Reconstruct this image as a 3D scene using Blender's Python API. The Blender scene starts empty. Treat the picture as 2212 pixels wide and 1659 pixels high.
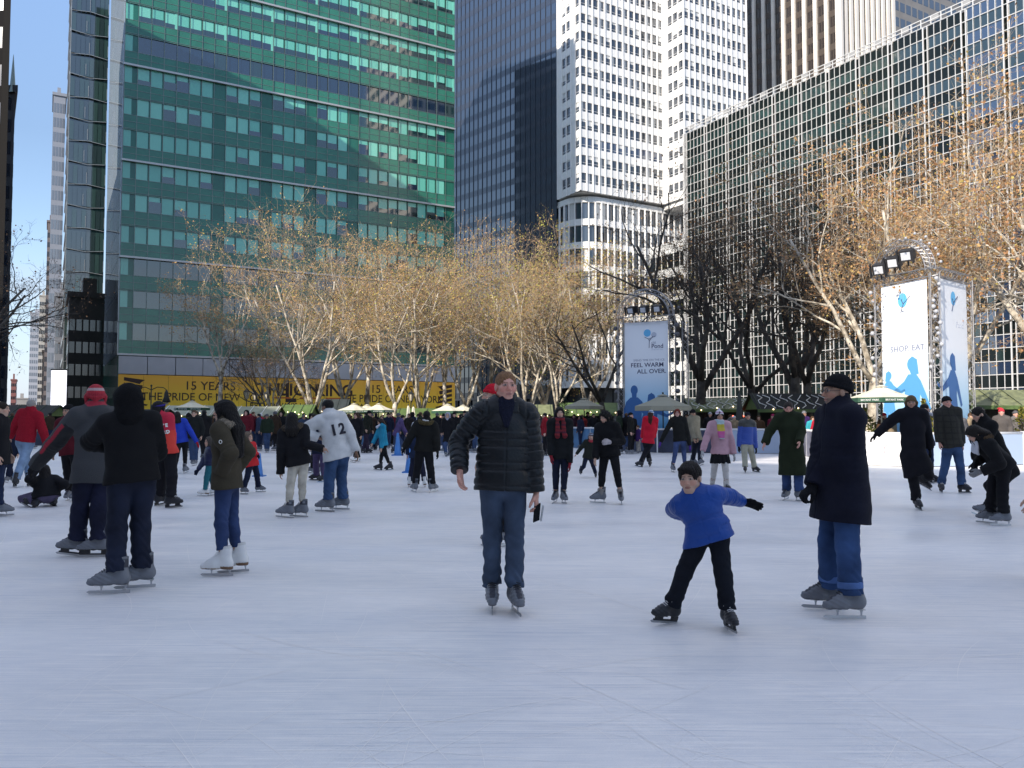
import bpy, math, random
import numpy as np
from mathutils import Vector, Matrix
R = math.radians
scene = bpy.context.scene
COL = scene.collection
rng = random.Random(7)

# ------------------------------------------------------------------ camera
FPX, HZ, CAMZ = 1740.0, 905.0, 1.53
PITCH = math.atan((HZ - 829.5) / FPX)
CAM = Vector((0, 0, CAMZ))
cd = bpy.data.cameras.new("camera")
cam = bpy.data.objects.new("camera", cd); COL.objects.link(cam)
cd.sensor_width = 36.0; cd.lens = 36.0 * FPX / 2212.0
cd.clip_start = 0.1; cd.clip_end = 4000
cam.location = CAM; cam.rotation_euler = (R(90) + PITCH, 0, 0)
scene.camera = cam

def ray(px, py):
    xn, yn = (px - 1106) / FPX, (829.5 - py) / FPX
    c, s = math.cos(PITCH), math.sin(PITCH)
    return Vector((xn, c - yn * s, s + yn * c))
def at(px, py, Y):
    d = ray(px, py); return CAM + d * (Y / d.y)
def gnd(px, py, z=0.0):
    d = ray(px, py); return CAM + d * ((z - CAMZ) / d.z)
def V(*a): return Vector(a)

# ------------------------------------------------------------------ materials
MATS = {}
def nodes_of(m):
    m.use_nodes = True
    return m.node_tree, m.node_tree.nodes, m.node_tree.links
def mat(name, col, rough=.6, metal=0., spec=.5, var=None, bump=None, emit=None, coat=0., vcol=False, sheen=0.):
    """procedural material: base colour, optional noise variation (scale, amount) and noise bump (scale, strength)"""
    if name in MATS: return MATS[name]
    m = bpy.data.materials.new(name); nt, N, L = nodes_of(m)
    b = N["Principled BSDF"]
    b.inputs["Base Color"].default_value = (*col, 1)
    b.inputs["Roughness"].default_value = rough
    b.inputs["Metallic"].default_value = metal
    b.inputs["Specular IOR Level"].default_value = spec
    b.inputs["Coat Weight"].default_value = coat
    b.inputs["Sheen Weight"].default_value = sheen
    tc = N.new("ShaderNodeTexCoord")
    src = None
    if vcol:
        a = N.new("ShaderNodeAttribute"); a.attribute_name = "Col"; src = a.outputs["Color"]
        L.new(src, b.inputs["Base Color"])
    if var:
        n = N.new("ShaderNodeTexNoise"); n.inputs["Scale"].default_value = var[0]; n.inputs["Detail"].default_value = 6
        L.new(tc.outputs["Object"], n.inputs["Vector"])
        r = N.new("ShaderNodeMapRange"); r.inputs["From Min"].default_value = .3; r.inputs["From Max"].default_value = .7
        r.inputs["To Min"].default_value = 1 - var[1]; r.inputs["To Max"].default_value = 1 + var[1]
        L.new(n.outputs["Fac"], r.inputs["Value"])
        mx = N.new("ShaderNodeVectorMath"); mx.operation = 'SCALE'
        if src: L.new(src, mx.inputs[0])
        else: mx.inputs[0].default_value = col
        L.new(r.outputs["Result"], mx.inputs["Scale"]); L.new(mx.outputs["Vector"], b.inputs["Base Color"])
    if bump:
        n2 = N.new("ShaderNodeTexNoise"); n2.inputs["Scale"].default_value = bump[0]; n2.inputs["Detail"].default_value = 4
        L.new(tc.outputs["Object"], n2.inputs["Vector"])
        bp = N.new("ShaderNodeBump"); bp.inputs["Strength"].default_value = bump[1]; bp.inputs["Distance"].default_value = .02
        L.new(n2.outputs["Fac"], bp.inputs["Height"]); L.new(bp.outputs["Normal"], b.inputs["Normal"])
    if emit:
        b.inputs["Emission Color"].default_value = (*emit[0], 1); b.inputs["Emission Strength"].default_value = emit[1]
    MATS[name] = m
    return m

# ------------------------------------------------------------------ objects
def tag(o, label=None, cat=None, group=None, kind=None):
    if label: o["label"] = label
    if cat: o["category"] = cat
    if group: o["group"] = group
    if kind: o["kind"] = kind
    return o
def empty(name, loc, label=None, cat=None, group=None):
    o = bpy.data.objects.new(name, None); COL.objects.link(o)
    o.location = loc; o.empty_display_size = .3
    return tag(o, label, cat, group)
def adopt(o, parent):
    """parent o while its mesh keeps its world coordinates"""
    if parent is None: return o
    o.parent = parent
    if parent.parent is None and parent.type == 'EMPTY':
        o.matrix_parent_inverse = Matrix.Translation(parent.location).inverted()
    return o
def link(name, me, parent=None):
    o = bpy.data.objects.new(name, me); COL.objects.link(o)
    return adopt(o, parent)
def copy_tree(o, parent=None):
    c = o.copy(); COL.objects.link(c)
    if parent: c.parent = parent
    for ch in o.children: copy_tree(ch, c)
    return c

class MB:
    """collects boxes, bars, tubes and polygons, and links them as one mesh object"""
    def __init__(s): s.v = []; s.f = []; s.m = []; s.mats = []
    def mi(s, m):
        if m not in s.mats: s.mats.append(m)
        return s.mats.index(m)
    def poly(s, pts, m):
        i = len(s.v); s.v += [tuple(p) for p in pts]; s.f.append(list(range(i, i + len(pts)))); s.m.append(s.mi(m))
    def box(s, O, a, b, c, m):
        """parallelepiped from corner O with edge vectors a b c"""
        O = Vector(O); i = len(s.v)
        for p in (O, O + a, O + a + b, O + b, O + c, O + a + c, O + a + b + c, O + b + c): s.v.append(tuple(p))
        k = s.mi(m)
        fl = ((0, 3, 2, 1), (4, 5, 6, 7), (0, 1, 5, 4), (1, 2, 6, 5), (2, 3, 7, 6), (3, 0, 4, 7))
        if a.cross(b).dot(c) < 0: fl = [q[::-1] for q in fl]
        for q in fl: s.f.append([i + j for j in q]); s.m.append(k)
    def abox(s, lo, hi, m):
        s.box(lo, V(hi[0] - lo[0], 0, 0), V(0, hi[1] - lo[1], 0), V(0, 0, hi[2] - lo[2]), m)
    def tube(s, pts, rad, m, n=6, cap=True):
        pts = [Vector(p) for p in pts]
        if not hasattr(rad, '__len__'): rad = [rad] * len(pts)
        k = s.mi(m); base = len(s.v); u = None
        for j, p in enumerate(pts):
            t = (pts[min(j + 1, len(pts) - 1)] - pts[max(j - 1, 0)])
            if t.length < 1e-9: t = V(0, 0, 1)
            t.normalize()
            if u is None: u = t.orthogonal().normalized()
            else:
                u = u - t * u.dot(t)
                u = u.normalized() if u.length > 1e-6 else t.orthogonal().normalized()
            w = t.cross(u)
            for q in range(n):
                an = 2 * math.pi * q / n
                s.v.append(tuple(p + (u * math.cos(an) + w * math.sin(an)) * rad[j]))
        for j in range(len(pts) - 1):
            for q in range(n):
                a = base + j * n + q; b = base + j * n + (q + 1) % n
                s.f.append([a, b, b + n, a + n]); s.m.append(k)
        if cap:
            s.f.append([base + q for q in range(n)][::-1]); s.m.append(k)
            e = base + (len(pts) - 1) * n
            s.f.append([e + q for q in range(n)]); s.m.append(k)
    def ball(s, c, r, m, n=8, k=5, sc=(1, 1, 1)):
        c = Vector(c); i0 = len(s.v); mi = s.mi(m)
        for a in range(1, k):
            th = math.pi * a / k
            for b in range(n):
                ph = 2 * math.pi * b / n
                s.v.append((c.x + r * sc[0] * math.sin(th) * math.cos(ph), c.y + r * sc[1] * math.sin(th) * math.sin(ph), c.z + r * sc[2] * math.cos(th)))
        t = len(s.v); s.v.append((c.x, c.y, c.z + r * sc[2])); s.v.append((c.x, c.y, c.z - r * sc[2]))
        for a in range(k - 2):
            for b in range(n):
                p, q = i0 + a * n + b, i0 + a * n + (b + 1) % n
                s.f.append([p, p + n, q + n, q]); s.m.append(mi)
        for b in range(n):
            s.f.append([t, i0 + b, i0 + (b + 1) % n]); s.m.append(mi)
            e = i0 + (k - 2) * n
            s.f.append([t + 1, e + (b + 1) % n, e + b]); s.m.append(mi)
    def mesh(s, name, smooth=False):
        me = bpy.data.meshes.new(name)
        me.from_pydata(s.v, [], s.f)
        for m in s.mats: me.materials.append(m)
        me.polygons.foreach_set("material_index", s.m)
        if smooth: me.polygons.foreach_set("use_smooth", [True] * len(s.f))
        me.update()
        return me
    def build(s, name, parent=None, smooth=False):
        if not s.f: return None
        return link(name, s.mesh(name, smooth), parent)

FONT = None
def text(name, body, size, O, a, up, m, parent, align='LEFT', thick=.004, sx=1.0, bold=0.0, sub=None):
    """flat raised lettering: baseline start O, reading direction a, up vector; faces a x up"""
    cu = bpy.data.curves.new(name, 'FONT'); cu.body = body; cu.size = size; cu.align_x = align
    cu.extrude = thick / 2; cu.offset = bold; cu.resolution_u = 3
    to = bpy.data.objects.new("tmp_text", cu); COL.objects.link(to)
    bpy.context.view_layer.update()
    me = bpy.data.meshes.new_from_object(to.evaluated_get(bpy.context.evaluated_depsgraph_get()))
    bpy.data.objects.remove(to); bpy.data.curves.remove(cu)
    a = Vector(a).normalized(); up = Vector(up).normalized(); n = a.cross(up)
    M = Matrix((a * sx, up, n)).transposed().to_4x4(); M.translation = Vector(O)
    me.transform(M); me.materials.clear(); me.materials.append(m); me.name = name
    for p in me.polygons: p.material_index = 0
    return link(name, me, parent)

# ------------------------------------------------------------------ light
SUNH = Vector((.60, .80, 0)).normalized()      # horizontal travel of the sunlight
SUNEL = R(26)
ND = Vector((-SUNH.y, SUNH.x, 0))              # across the sunlight
w = bpy.data.worlds.new("World"); scene.world = w; w.use_nodes = True
nt = w.node_tree; N = nt.nodes; L = nt.links
sky = N.new("ShaderNodeTexSky"); sky.sky_type = 'NISHITA'; sky.sun_disc = False
sky.sun_elevation = SUNEL; sky.altitude = 20; sky.air_density = 1.0; sky.dust_density = .15; sky.ozone_density = 1.5
to_sun = -SUNH
sky.sun_rotation = math.atan2(to_sun.x, to_sun.y)
# low clouds in the sky itself
tc = N.new("ShaderNodeTexCoord"); mp = N.new("ShaderNodeMapping"); mp.inputs["Scale"].default_value = (2.2, 2.2, 9)
mp.inputs["Location"].default_value = (.35, .2, .1)
L.new(tc.outputs["Generated"], mp.inputs["Vector"])
nz = N.new("ShaderNodeTexNoise"); nz.inputs["Scale"].default_value = 1.6; nz.inputs["Detail"].default_value = 7; nz.inputs["Roughness"].default_value = .55
L.new(mp.outputs["Vector"], nz.inputs["Vector"])
cr = N.new("ShaderNodeValToRGB"); cr.color_ramp.elements[0].position = .52; cr.color_ramp.elements[1].position = .72
L.new(nz.outputs["Fac"], cr.inputs["Fac"])
sp = N.new("ShaderNodeSeparateXYZ"); L.new(tc.outputs["Generated"], sp.inputs[0])
low = N.new("ShaderNodeMapRange"); low.inputs["From Min"].default_value = .1; low.inputs["From Max"].default_value = .2
low.inputs["To Min"].default_value = 1; low.inputs["To Max"].default_value = .0; L.new(sp.outputs["Z"], low.inputs["Value"])
ml = N.new("ShaderNodeMath"); ml.operation = 'MULTIPLY'; L.new(cr.outputs["Color"], ml.inputs[0]); L.new(low.outputs["Result"], ml.inputs[1])
mixc = N.new("ShaderNodeMix"); mixc.data_type = 'RGBA'
up = N.new("ShaderNodeMapRange"); up.inputs["From Min"].default_value = .3; up.inputs["From Max"].default_value = .85
up.inputs["To Min"].default_value = .72; up.inputs["To Max"].default_value = 1.7; L.new(sp.outputs["Z"], up.inputs["Value"])
sc = N.new("ShaderNodeVectorMath"); sc.operation = 'SCALE'; L.new(sky.outputs["Color"], sc.inputs[0]); L.new(up.outputs["Result"], sc.inputs["Scale"])
L.new(ml.outputs[0], mixc.inputs["Factor"]); L.new(sc.outputs["Vector"], mixc.inputs["A"]); mixc.inputs["B"].default_value = (2.6, 2.75, 3.0, 1)
hz_ = N.new("ShaderNodeMapRange"); hz_.inputs["From Min"].default_value = .0; hz_.inputs["From Max"].default_value = .2; hz_.inputs["To Min"].default_value = .85; hz_.inputs["To Max"].default_value = 0
L.new(sp.outputs["Z"], hz_.inputs["Value"])
# unseen clouds high overhead, added to whiten the light on the ice
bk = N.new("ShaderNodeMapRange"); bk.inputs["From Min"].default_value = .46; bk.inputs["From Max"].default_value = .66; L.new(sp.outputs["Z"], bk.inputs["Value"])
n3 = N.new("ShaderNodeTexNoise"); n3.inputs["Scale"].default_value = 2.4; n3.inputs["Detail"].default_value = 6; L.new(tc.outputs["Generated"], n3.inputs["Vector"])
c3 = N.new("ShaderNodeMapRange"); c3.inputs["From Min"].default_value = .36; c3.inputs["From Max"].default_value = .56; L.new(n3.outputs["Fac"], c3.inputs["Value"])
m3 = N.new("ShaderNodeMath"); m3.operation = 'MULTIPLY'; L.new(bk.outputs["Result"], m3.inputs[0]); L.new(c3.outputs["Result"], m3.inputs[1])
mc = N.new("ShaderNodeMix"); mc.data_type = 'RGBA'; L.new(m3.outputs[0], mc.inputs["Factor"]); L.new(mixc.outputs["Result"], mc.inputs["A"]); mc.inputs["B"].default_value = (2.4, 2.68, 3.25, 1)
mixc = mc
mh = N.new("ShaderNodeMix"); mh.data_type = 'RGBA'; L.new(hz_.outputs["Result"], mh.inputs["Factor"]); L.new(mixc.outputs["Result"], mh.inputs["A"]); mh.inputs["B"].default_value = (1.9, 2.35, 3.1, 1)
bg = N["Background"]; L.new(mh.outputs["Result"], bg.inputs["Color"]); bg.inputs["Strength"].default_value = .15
sl = bpy.data.lights.new("sun", 'SUN'); sl.energy = 3.3; sl.angle = R(.5); sl.color = (1, .93, .80)
so = bpy.data.objects.new("sun", sl); COL.objects.link(so)
sdir = Vector((SUNH.x * math.cos(SUNEL), SUNH.y * math.cos(SUNEL), -math.sin(SUNEL)))
so.rotation_euler = sdir.to_track_quat('-Z', 'Y').to_euler(); so.location = (-60, -60, 60)
scene.view_settings.view_transform = 'Standard'; scene.view_settings.look = 'None'
scene.view_settings.use_white_balance = True; scene.view_settings.white_balance_temperature = 6500; scene.view_settings.white_balance_tint = 14
scene.view_settings.exposure = 1.0; scene.view_settings.gamma = 1
scene.render.engine = 'CYCLES'; scene.cycles.use_denoising = True
scene.cycles.max_bounces = 6; scene.cycles.diffuse_bounces = 3; scene.cycles.glossy_bounces = 3
scene.cycles.sample_clamp_indirect = 6.0
# ------------------------------------------------------------------ ground and ice
def ice_material():
    m = bpy.data.materials.new("scratched_ice"); nt, N, L = nodes_of(m); b = N["Principled BSDF"]
    tc = N.new("ShaderNodeTexCoord")
    def noise(scale, rot, stretch, detail=3, rough=.6):
        mp = N.new("ShaderNodeMapping"); mp.inputs["Rotation"].default_value = (0, 0, rot); mp.inputs["Scale"].default_value = (stretch, 1, 1)
        L.new(tc.outputs["Object"], mp.inputs["Vector"])
        n = N.new("ShaderNodeTexNoise"); n.inputs["Scale"].default_value = scale; n.inputs["Detail"].default_value = detail
        n.inputs["Roughness"].default_value = rough; L.new(mp.outputs["Vector"], n.inputs["Vector"]); return n
    def ramp(n, a, c):
        r = N.new("ShaderNodeMapRange"); r.inputs["From Min"].default_value = a; r.inputs["From Max"].default_value = c
        L.new(n.outputs["Fac"], r.inputs["Value"]); return r
    def math2(op, a, c):
        x = N.new("ShaderNodeMath"); x.operation = op
        for k, q in enumerate((a, c)):
            if isinstance(q, (int, float)): x.inputs[k].default_value = q
            else: L.new(q, x.inputs[k])
        return x.outputs[0]
    s = None                                   # skate scratches, long thin lines in many directions
    for k, (rot, sc) in enumerate(((.1, 55), (.75, 50), (1.5, 60), (2.3, 52), (2.9, 58))):
        q = ramp(noise(sc, rot, .018, 2, .5), .57, .63).outputs[0]
        pz = ramp(noise(.9, rot + k, 1, 2), .45, .6).outputs[0]
        q = math2('MULTIPLY', q, pz)
        s = q if s is None else math2('MAXIMUM', s, q)
    dk = None                                  # older, darker cuts
    for k, (rot, sc) in enumerate(((.45, 38), (1.9, 44), (2.6, 34))):
        q = ramp(noise(sc, rot + .3, .02, 2, .5), .585, .64).outputs[0]
        q = math2('MULTIPLY', q, ramp(noise(.7, rot + 2 * k, 1, 2), .48, .6).outputs[0]); dk = q if dk is None else math2('MAXIMUM', dk, q)
    fine = ramp(noise(120, 0, 1, 4, .75), .3, .72).outputs[0]       # snow dust grain
    mid = ramp(noise(9, .2, .5, 5, .7), .3, .7).outputs[0]
    blot = ramp(noise(.42, .4, .45, 6, .62), .3, .7).outputs[0]     # wide drifts of snow dust and wet ice
    sweep = ramp(noise(1.1, .5, .35, 5, .6), .35, .68).outputs[0]
    v = math2('ADD', math2('MULTIPLY', blot, .26), math2('MULTIPLY', sweep, .15))
    v = math2('ADD', v, math2('MULTIPLY', fine, .22)); v = math2('ADD', v, math2('MULTIPLY', mid, .16))
    v = math2('ADD', v, math2('MULTIPLY', s, .22)); v = math2('SUBTRACT', v, math2('MULTIPLY', dk, .24))
    cr = N.new("ShaderNodeValToRGB"); e = cr.color_ramp.elements
    e[0].position = .08; e[0].color = (.60, .615, .645, 1); e[1].position = .78; e[1].color = (.94, .895, .845, 1)
    L.new(v, cr.inputs["Fac"]); L.new(cr.outputs["Color"], b.inputs["Base Color"])
    rr = N.new("ShaderNodeMapRange"); rr.inputs["To Min"].default_value = .28; rr.inputs["To Max"].default_value = .6
    L.new(blot, rr.inputs["Value"]); L.new(rr.outputs[0], b.inputs["Roughness"])
    b.inputs["Specular IOR Level"].default_value = .4
    h = math2('SUBTRACT', math2('MULTIPLY', fine, .5), math2('MULTIPLY', math2('MAXIMUM', s, dk), .6))
    bp = N.new("ShaderNodeBump"); bp.inputs["Strength"].default_value = .25; bp.inputs["Distance"].default_value = .006
    L.new(h, bp.inputs["Height"]); L.new(bp.outputs["Normal"], b.inputs["Normal"])
    return m
M_paving = mat("stone_paving", (.19, .18, .165), .85, var=(.8, .25), bump=(30, .3))
M_asph = mat("asphalt", (.05, .05, .052), .9, var=(2, .2), bump=(80, .3))
GZ = -.75
g = MB(); g.poly([(-1500, -1500, GZ), (1500, -1500, GZ), (1500, 2500, GZ), (-1500, 2500, GZ)], M_paving)
tag(g.build("ground"), kind="structure")
U = Vector((-.5, .866, 0)); W = Vector((.866, .5, 0)); Z = Vector((0, 0, 1))   # street grid: U away along the street, W along the avenue
def uv(u, v, z=0): return U * u + W * v + Z * z
a = MB(); a.box(uv(84, -60, GZ + .004), U * 24, W * 200, Z * .004, M_asph); tag(a.build("road"), kind="structure")
a = MB(); a.box(uv(84, -60, GZ + .01), U * 600, W * 28, Z * .004, M_asph); tag(a.build("side_street"), kind="structure")
# rink outline (barrier foot), traced on the ground
edge_px = [(-700, 972), (-300, 966), (200, 962), (700, 961.5), (1180, 963.5), (1330, 973), (1420, 978), (1560, 979), (1700, 981), (1790, 992), (1870, 1005), (1960, 1009), (2080, 1008), (2212, 1004), (2500, 1000)]
EDGE = [gnd(*p) for p in edge_px]
dk = MB(); ro = [p + Vector((p.x, p.y, 0)).normalized() * 4.2 for p in EDGE]
M_deck = mat("wood_deck", (.16, .13, .10), .8, var=(1.5, .2), bump=(20, .2))
for i in range(len(EDGE) - 1):
    for z0, z1 in ((GZ, -.012),):
        a0, a1, b1, b0 = EDGE[i], EDGE[i + 1], ro[i + 1], ro[i]
        dk.poly([(a0.x, a0.y, z1), (a1.x, a1.y, z1), (b1.x, b1.y, z1), (b0.x, b0.y, z1)], M_deck)
        dk.poly([(b0.x, b0.y, z1), (b1.x, b1.y, z1), (b1.x, b1.y, z0), (b0.x, b0.y, z0)], M_deck)
o = dk.build("deck"); tag(o, kind="structure")
ice = MB(); far = [Vector((p.x, p.y, 0)) + (Vector((p.x, p.y, 0)).normalized() * .05) for p in EDGE]
ice.poly([(60, -25, .0), *[tuple(p) for p in reversed(far)], (-70, -25, .0)][::-1], ice_material())
M_cut = mat("fresh_skate_cut", (.93, .895, .85), .8); M_cutd = mat("old_skate_cut", (.84, .815, .785), .8)
_r = random.Random(31)
for i in range(620):                      # cuts left by blades: thin curved ribbons on the ice
    Yc = 2.2 + 26 * _r.random() ** 1.6; c = Vector((_r.uniform(-.7, .7) * (Yc + 1), Yc, .002)); an = _r.choice((_r.gauss(.2, .5), _r.gauss(2.2, .5), _r.uniform(0, 3.14))); L_ = _r.uniform(.3, 2.6) * (1 + Yc * .06); k = _r.uniform(-.35, .35); w_ = _r.uniform(.0007, .0018) * (1 + Yc * .06)
    n = 7; pts = []
    for j in range(n + 1):
        a_ = an + k * (j / n - .5) * L_; pts.append((c.x, c.y, a_)); c = c + Vector((math.cos(a_), math.sin(a_), 0)) * (L_ / n)
    m_ = M_cut if _r.random() < .8 else M_cutd
    for j in range(n):
        wa, wb = w_ * math.sin(math.pi * (j + .15) / (n + .3)), w_ * math.sin(math.pi * (j + 1.15) / (n + .3)); (xa, ya, a0), (xb, yb, a1) = pts[j], pts[j + 1]
        ice.poly([(xa - wa * math.sin(a0), ya + wa * math.cos(a0), .0012 + i * 5e-6), (xa + wa * math.sin(a0), ya - wa * math.cos(a0), .0012 + i * 5e-6), (xb + wb * math.sin(a1), yb - wb * math.cos(a1), .0012 + i * 5e-6), (xb - wb * math.sin(a1), yb + wb * math.cos(a1), .0012 + i * 5e-6)], m_)
o = ice.build("ice"); tag(o, kind="structure")
if o.data.polygons[0].normal.z < 0: o.data.flip_normals()

# ------------------------------------------------------------------ facade tools
class Face:
    """a vertical facade plane: origin O on the ground, direction a along it, n outward"""
    def __init__(s, O, a, n): s.O = Vector(O); s.O.z = 0; s.a = Vector(a).normalized(); s.n = Vector(n).normalized()
    def box(s, mb, t0, t1, z0, z1, d0, d1, m):
        mb.box(s.O + s.a * t0 + Z * z0 + s.n * d0, s.a * (t1 - t0), Z * (z1 - z0), s.n * (d1 - d0), m)
    def quad(s, mb, t0, t1, z0, z1, d, m):
        P = lambda t, z: s.O + s.a * t + Z * z + s.n * d
        q = [P(t0, z0), P(t1, z0), P(t1, z1), P(t0, z1)]
        if s.a.cross(Z).dot(s.n) < 0: q = q[::-1]
        mb.poly(q, m)
def glass(name, col, rough=.04, spec=.6, var=None):
    m = mat(name, col, rough, 0, spec, var=var); m.node_tree.nodes["Principled BSDF"].inputs["IOR"].default_value = 1.85
    return m
class Windows:
    """keeps each window a part; past 100 the smaller (farther) ones become one part of kind stuff"""
    def __init__(s, parent, name="window"): s.p = parent; s.n = name; s.w = []
    def add(s, mb, key): s.w.append((key, mb))
    def flush(s, limit=100):
        s.w.sort(key=lambda q: q[0])
        for k, mb in s.w[:limit]: mb.build(s.n, s.p)
        rest = MB()
        for k, mb in s.w[limit:]:
            off = len(rest.v); rest.v += mb.v
            for f, mi in zip(mb.f, mb.m): rest.f.append([i + off for i in f]); rest.m.append(rest.mi(mb.mats[mi]))
        if rest.f: tag(rest.build(s.n, s.p), kind="stuff")
def azi(px, O, d, py=450):
    """how far along the plan line O + d*t the sight line through pixel column px meets it"""
    r = ray(px, py); r = Vector((r.x, r.y)); o = Vector((O[0], O[1])); dd = Vector((d[0], d[1]))
    # o + dd t = r s
    det = dd.x * -r.y + r.x * dd.y
    return (-o.x * -r.y - r.x * o.y) / det

# ------------------------------------------------------------------ green glass tower
G_sp = glass("green_spandrel", (.028, .165, .112), .14, .3, var=(.35, .18))
G_sp2 = glass("green_spandrel_dark", (.015, .125, .085), .10, .3, var=(.3, .15))
G_bl = glass("teal_blind_glass", (.11, .44, .34), .10, .5)
G_bl2 = glass("pale_teal_blind_glass", (.16, .53, .41), .10, .5)
G_dk = glass("dark_green_glass", (.006, .026, .026), .03, .8)
G_nv = glass("deep_navy_glass", (.006, .018, .04), .03, .8)
M_mul = mat("mullion_grey", (.18, .22, .20), .4, .6)
M_band = mat("pale_steel_band", (.45, .44, .43), .35, .5)
M_fas = mat("grey_stone_fascia", (.42, .42, .43), .5, var=(.5, .08))
def green_tower():
    A = at(262, 450, 100); A.z = 0
    p = empty("office_tower", A, "tall green glass office tower with yellow banner along its foot", "tower")
    F = Face(A, W, -U); wid = azi(980, A, W)
    z0, fh, top = 9.6, 4.08, 92
    nf = int((top - z0) / fh)
    core = MB(); core.box(A + Z * 0 + U * .5, W * wid, U * 29, Z * top, G_sp2)
    core.build("core_wall", p)
    side = MB(); S = Face(A, U, -W)
    M_side = glass("sky_pale_side_glass", (.36, .42, .47), .05, 1.0)  # pale tone puts the reflected sky into the side glass colour
    for k in range(nf):
        S.box(side, .05, 28.5, z0 + k * fh, z0 + k * fh + fh - .07, .0, .12, M_side)
    side.build("side_glass", p)
    pw = wid / 30
    spn = MB(); mul = MB(); band = MB(); win = Windows(p); rg = random.Random(5)
    for k in range(nf):
        z = z0 + k * fh
        F.box(spn, 0, wid, z, z + 1.75, .0, .2, G_sp)
        F.box(spn, 0, wid, z + 3.95, z + fh - .02, .0, .2, G_sp)
        for zz in (.02, .9, 1.76, 3.93): F.box(mul, 0, wid, z + zz, z + zz + .05, .2, .23, M_mul)
        ribbon = k >= 9; mech = k == 9
        t = 0; bay = 0
        while t < 30:
            n = 4 if bay < 7 else 2
            n = min(n, 30 - t)
            mb = MB(); Fz0, Fz1 = z + 1.8, z + 3.93
            low = k < 3
            for i in range(n):
                a0, a1 = (t + i) * pw + .05, (t + i + 1) * pw - .02
                solid = (not ribbon) and (bay > 0) and i == n - 1 and bay not in (5, 6)
                if bay == 0 and i == 0: F.quad(mb, a0, a0 + pw * .55, Fz0, Fz1, .1, G_bl); F.quad(mb, a0 + pw * .55, a1, Fz0, Fz1, .1, G_sp2); continue
                if solid: F.quad(mb, a0, a1, Fz0, Fz1, .12, G_sp2); continue
                bc = G_bl2 if rg.random() < .55 else G_bl
                if mech: F.quad(mb, a0, a1, Fz0, Fz1, .08, G_nv if rg.random() < .8 else G_dk); continue
                if low: F.quad(mb, a0, a1, Fz0, Fz1, .08, G_dk); continue
                drop = rg.choice((.3, .5, .6, .7, 1, 1, 1, 1)) if not ribbon else rg.choice((.5, .55, .6, .6, .65, .7))
                e = pw * .11                                  # dark strip down one side of each blind
                zs = Fz1 - (Fz1 - Fz0) * drop
                if drop > 0: F.quad(mb, a0, a1 - e, zs, Fz1, .1, bc); F.quad(mb, a1 - e, a1, zs, Fz1, .1, G_sp2)
                if drop < 1: F.quad(mb, a0, a1, Fz0, zs, .1, G_nv if (k * 7 + bay) % 3 == 0 else G_dk)
            if ribbon and not mech: F.box(mb, (t + n) * pw - .34, (t + n) * pw - .04, Fz0, Fz1, .11, .16, G_bl2)
            win.add(mb, (k * 7 + bay) if k < 15 else 999 + k); t += n; bay += 1
        if k % 3 == 0: F.box(band, -.1, wid, z - .14, z + .1, .2, .55, M_band)
    for i in range(31): F.box(mul, i * pw - .03, i * pw + .03, z0, z0 + nf * fh, .232, .3 if i % 4 == 0 else .26, M_mul)
    spn.build("spandrel", p); mul.build("mullion_grid", p); band.build("floor_band", p); win.flush()
    base = MB(); nb = 14
    for i in range(nb): F.box(base, i * wid / nb + .04, (i + 1) * wid / nb - .04, 7.15, 9.35, .1, .6, M_fas)
    F.box(base, 0, wid, 0, 7.1, .02, .3, mat("dark_base_stone", (.05, .05, .05), .5))
    base.build("stone_fascia", p)
    return A, F, wid
GA, GF, GW = green_tower()

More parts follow.
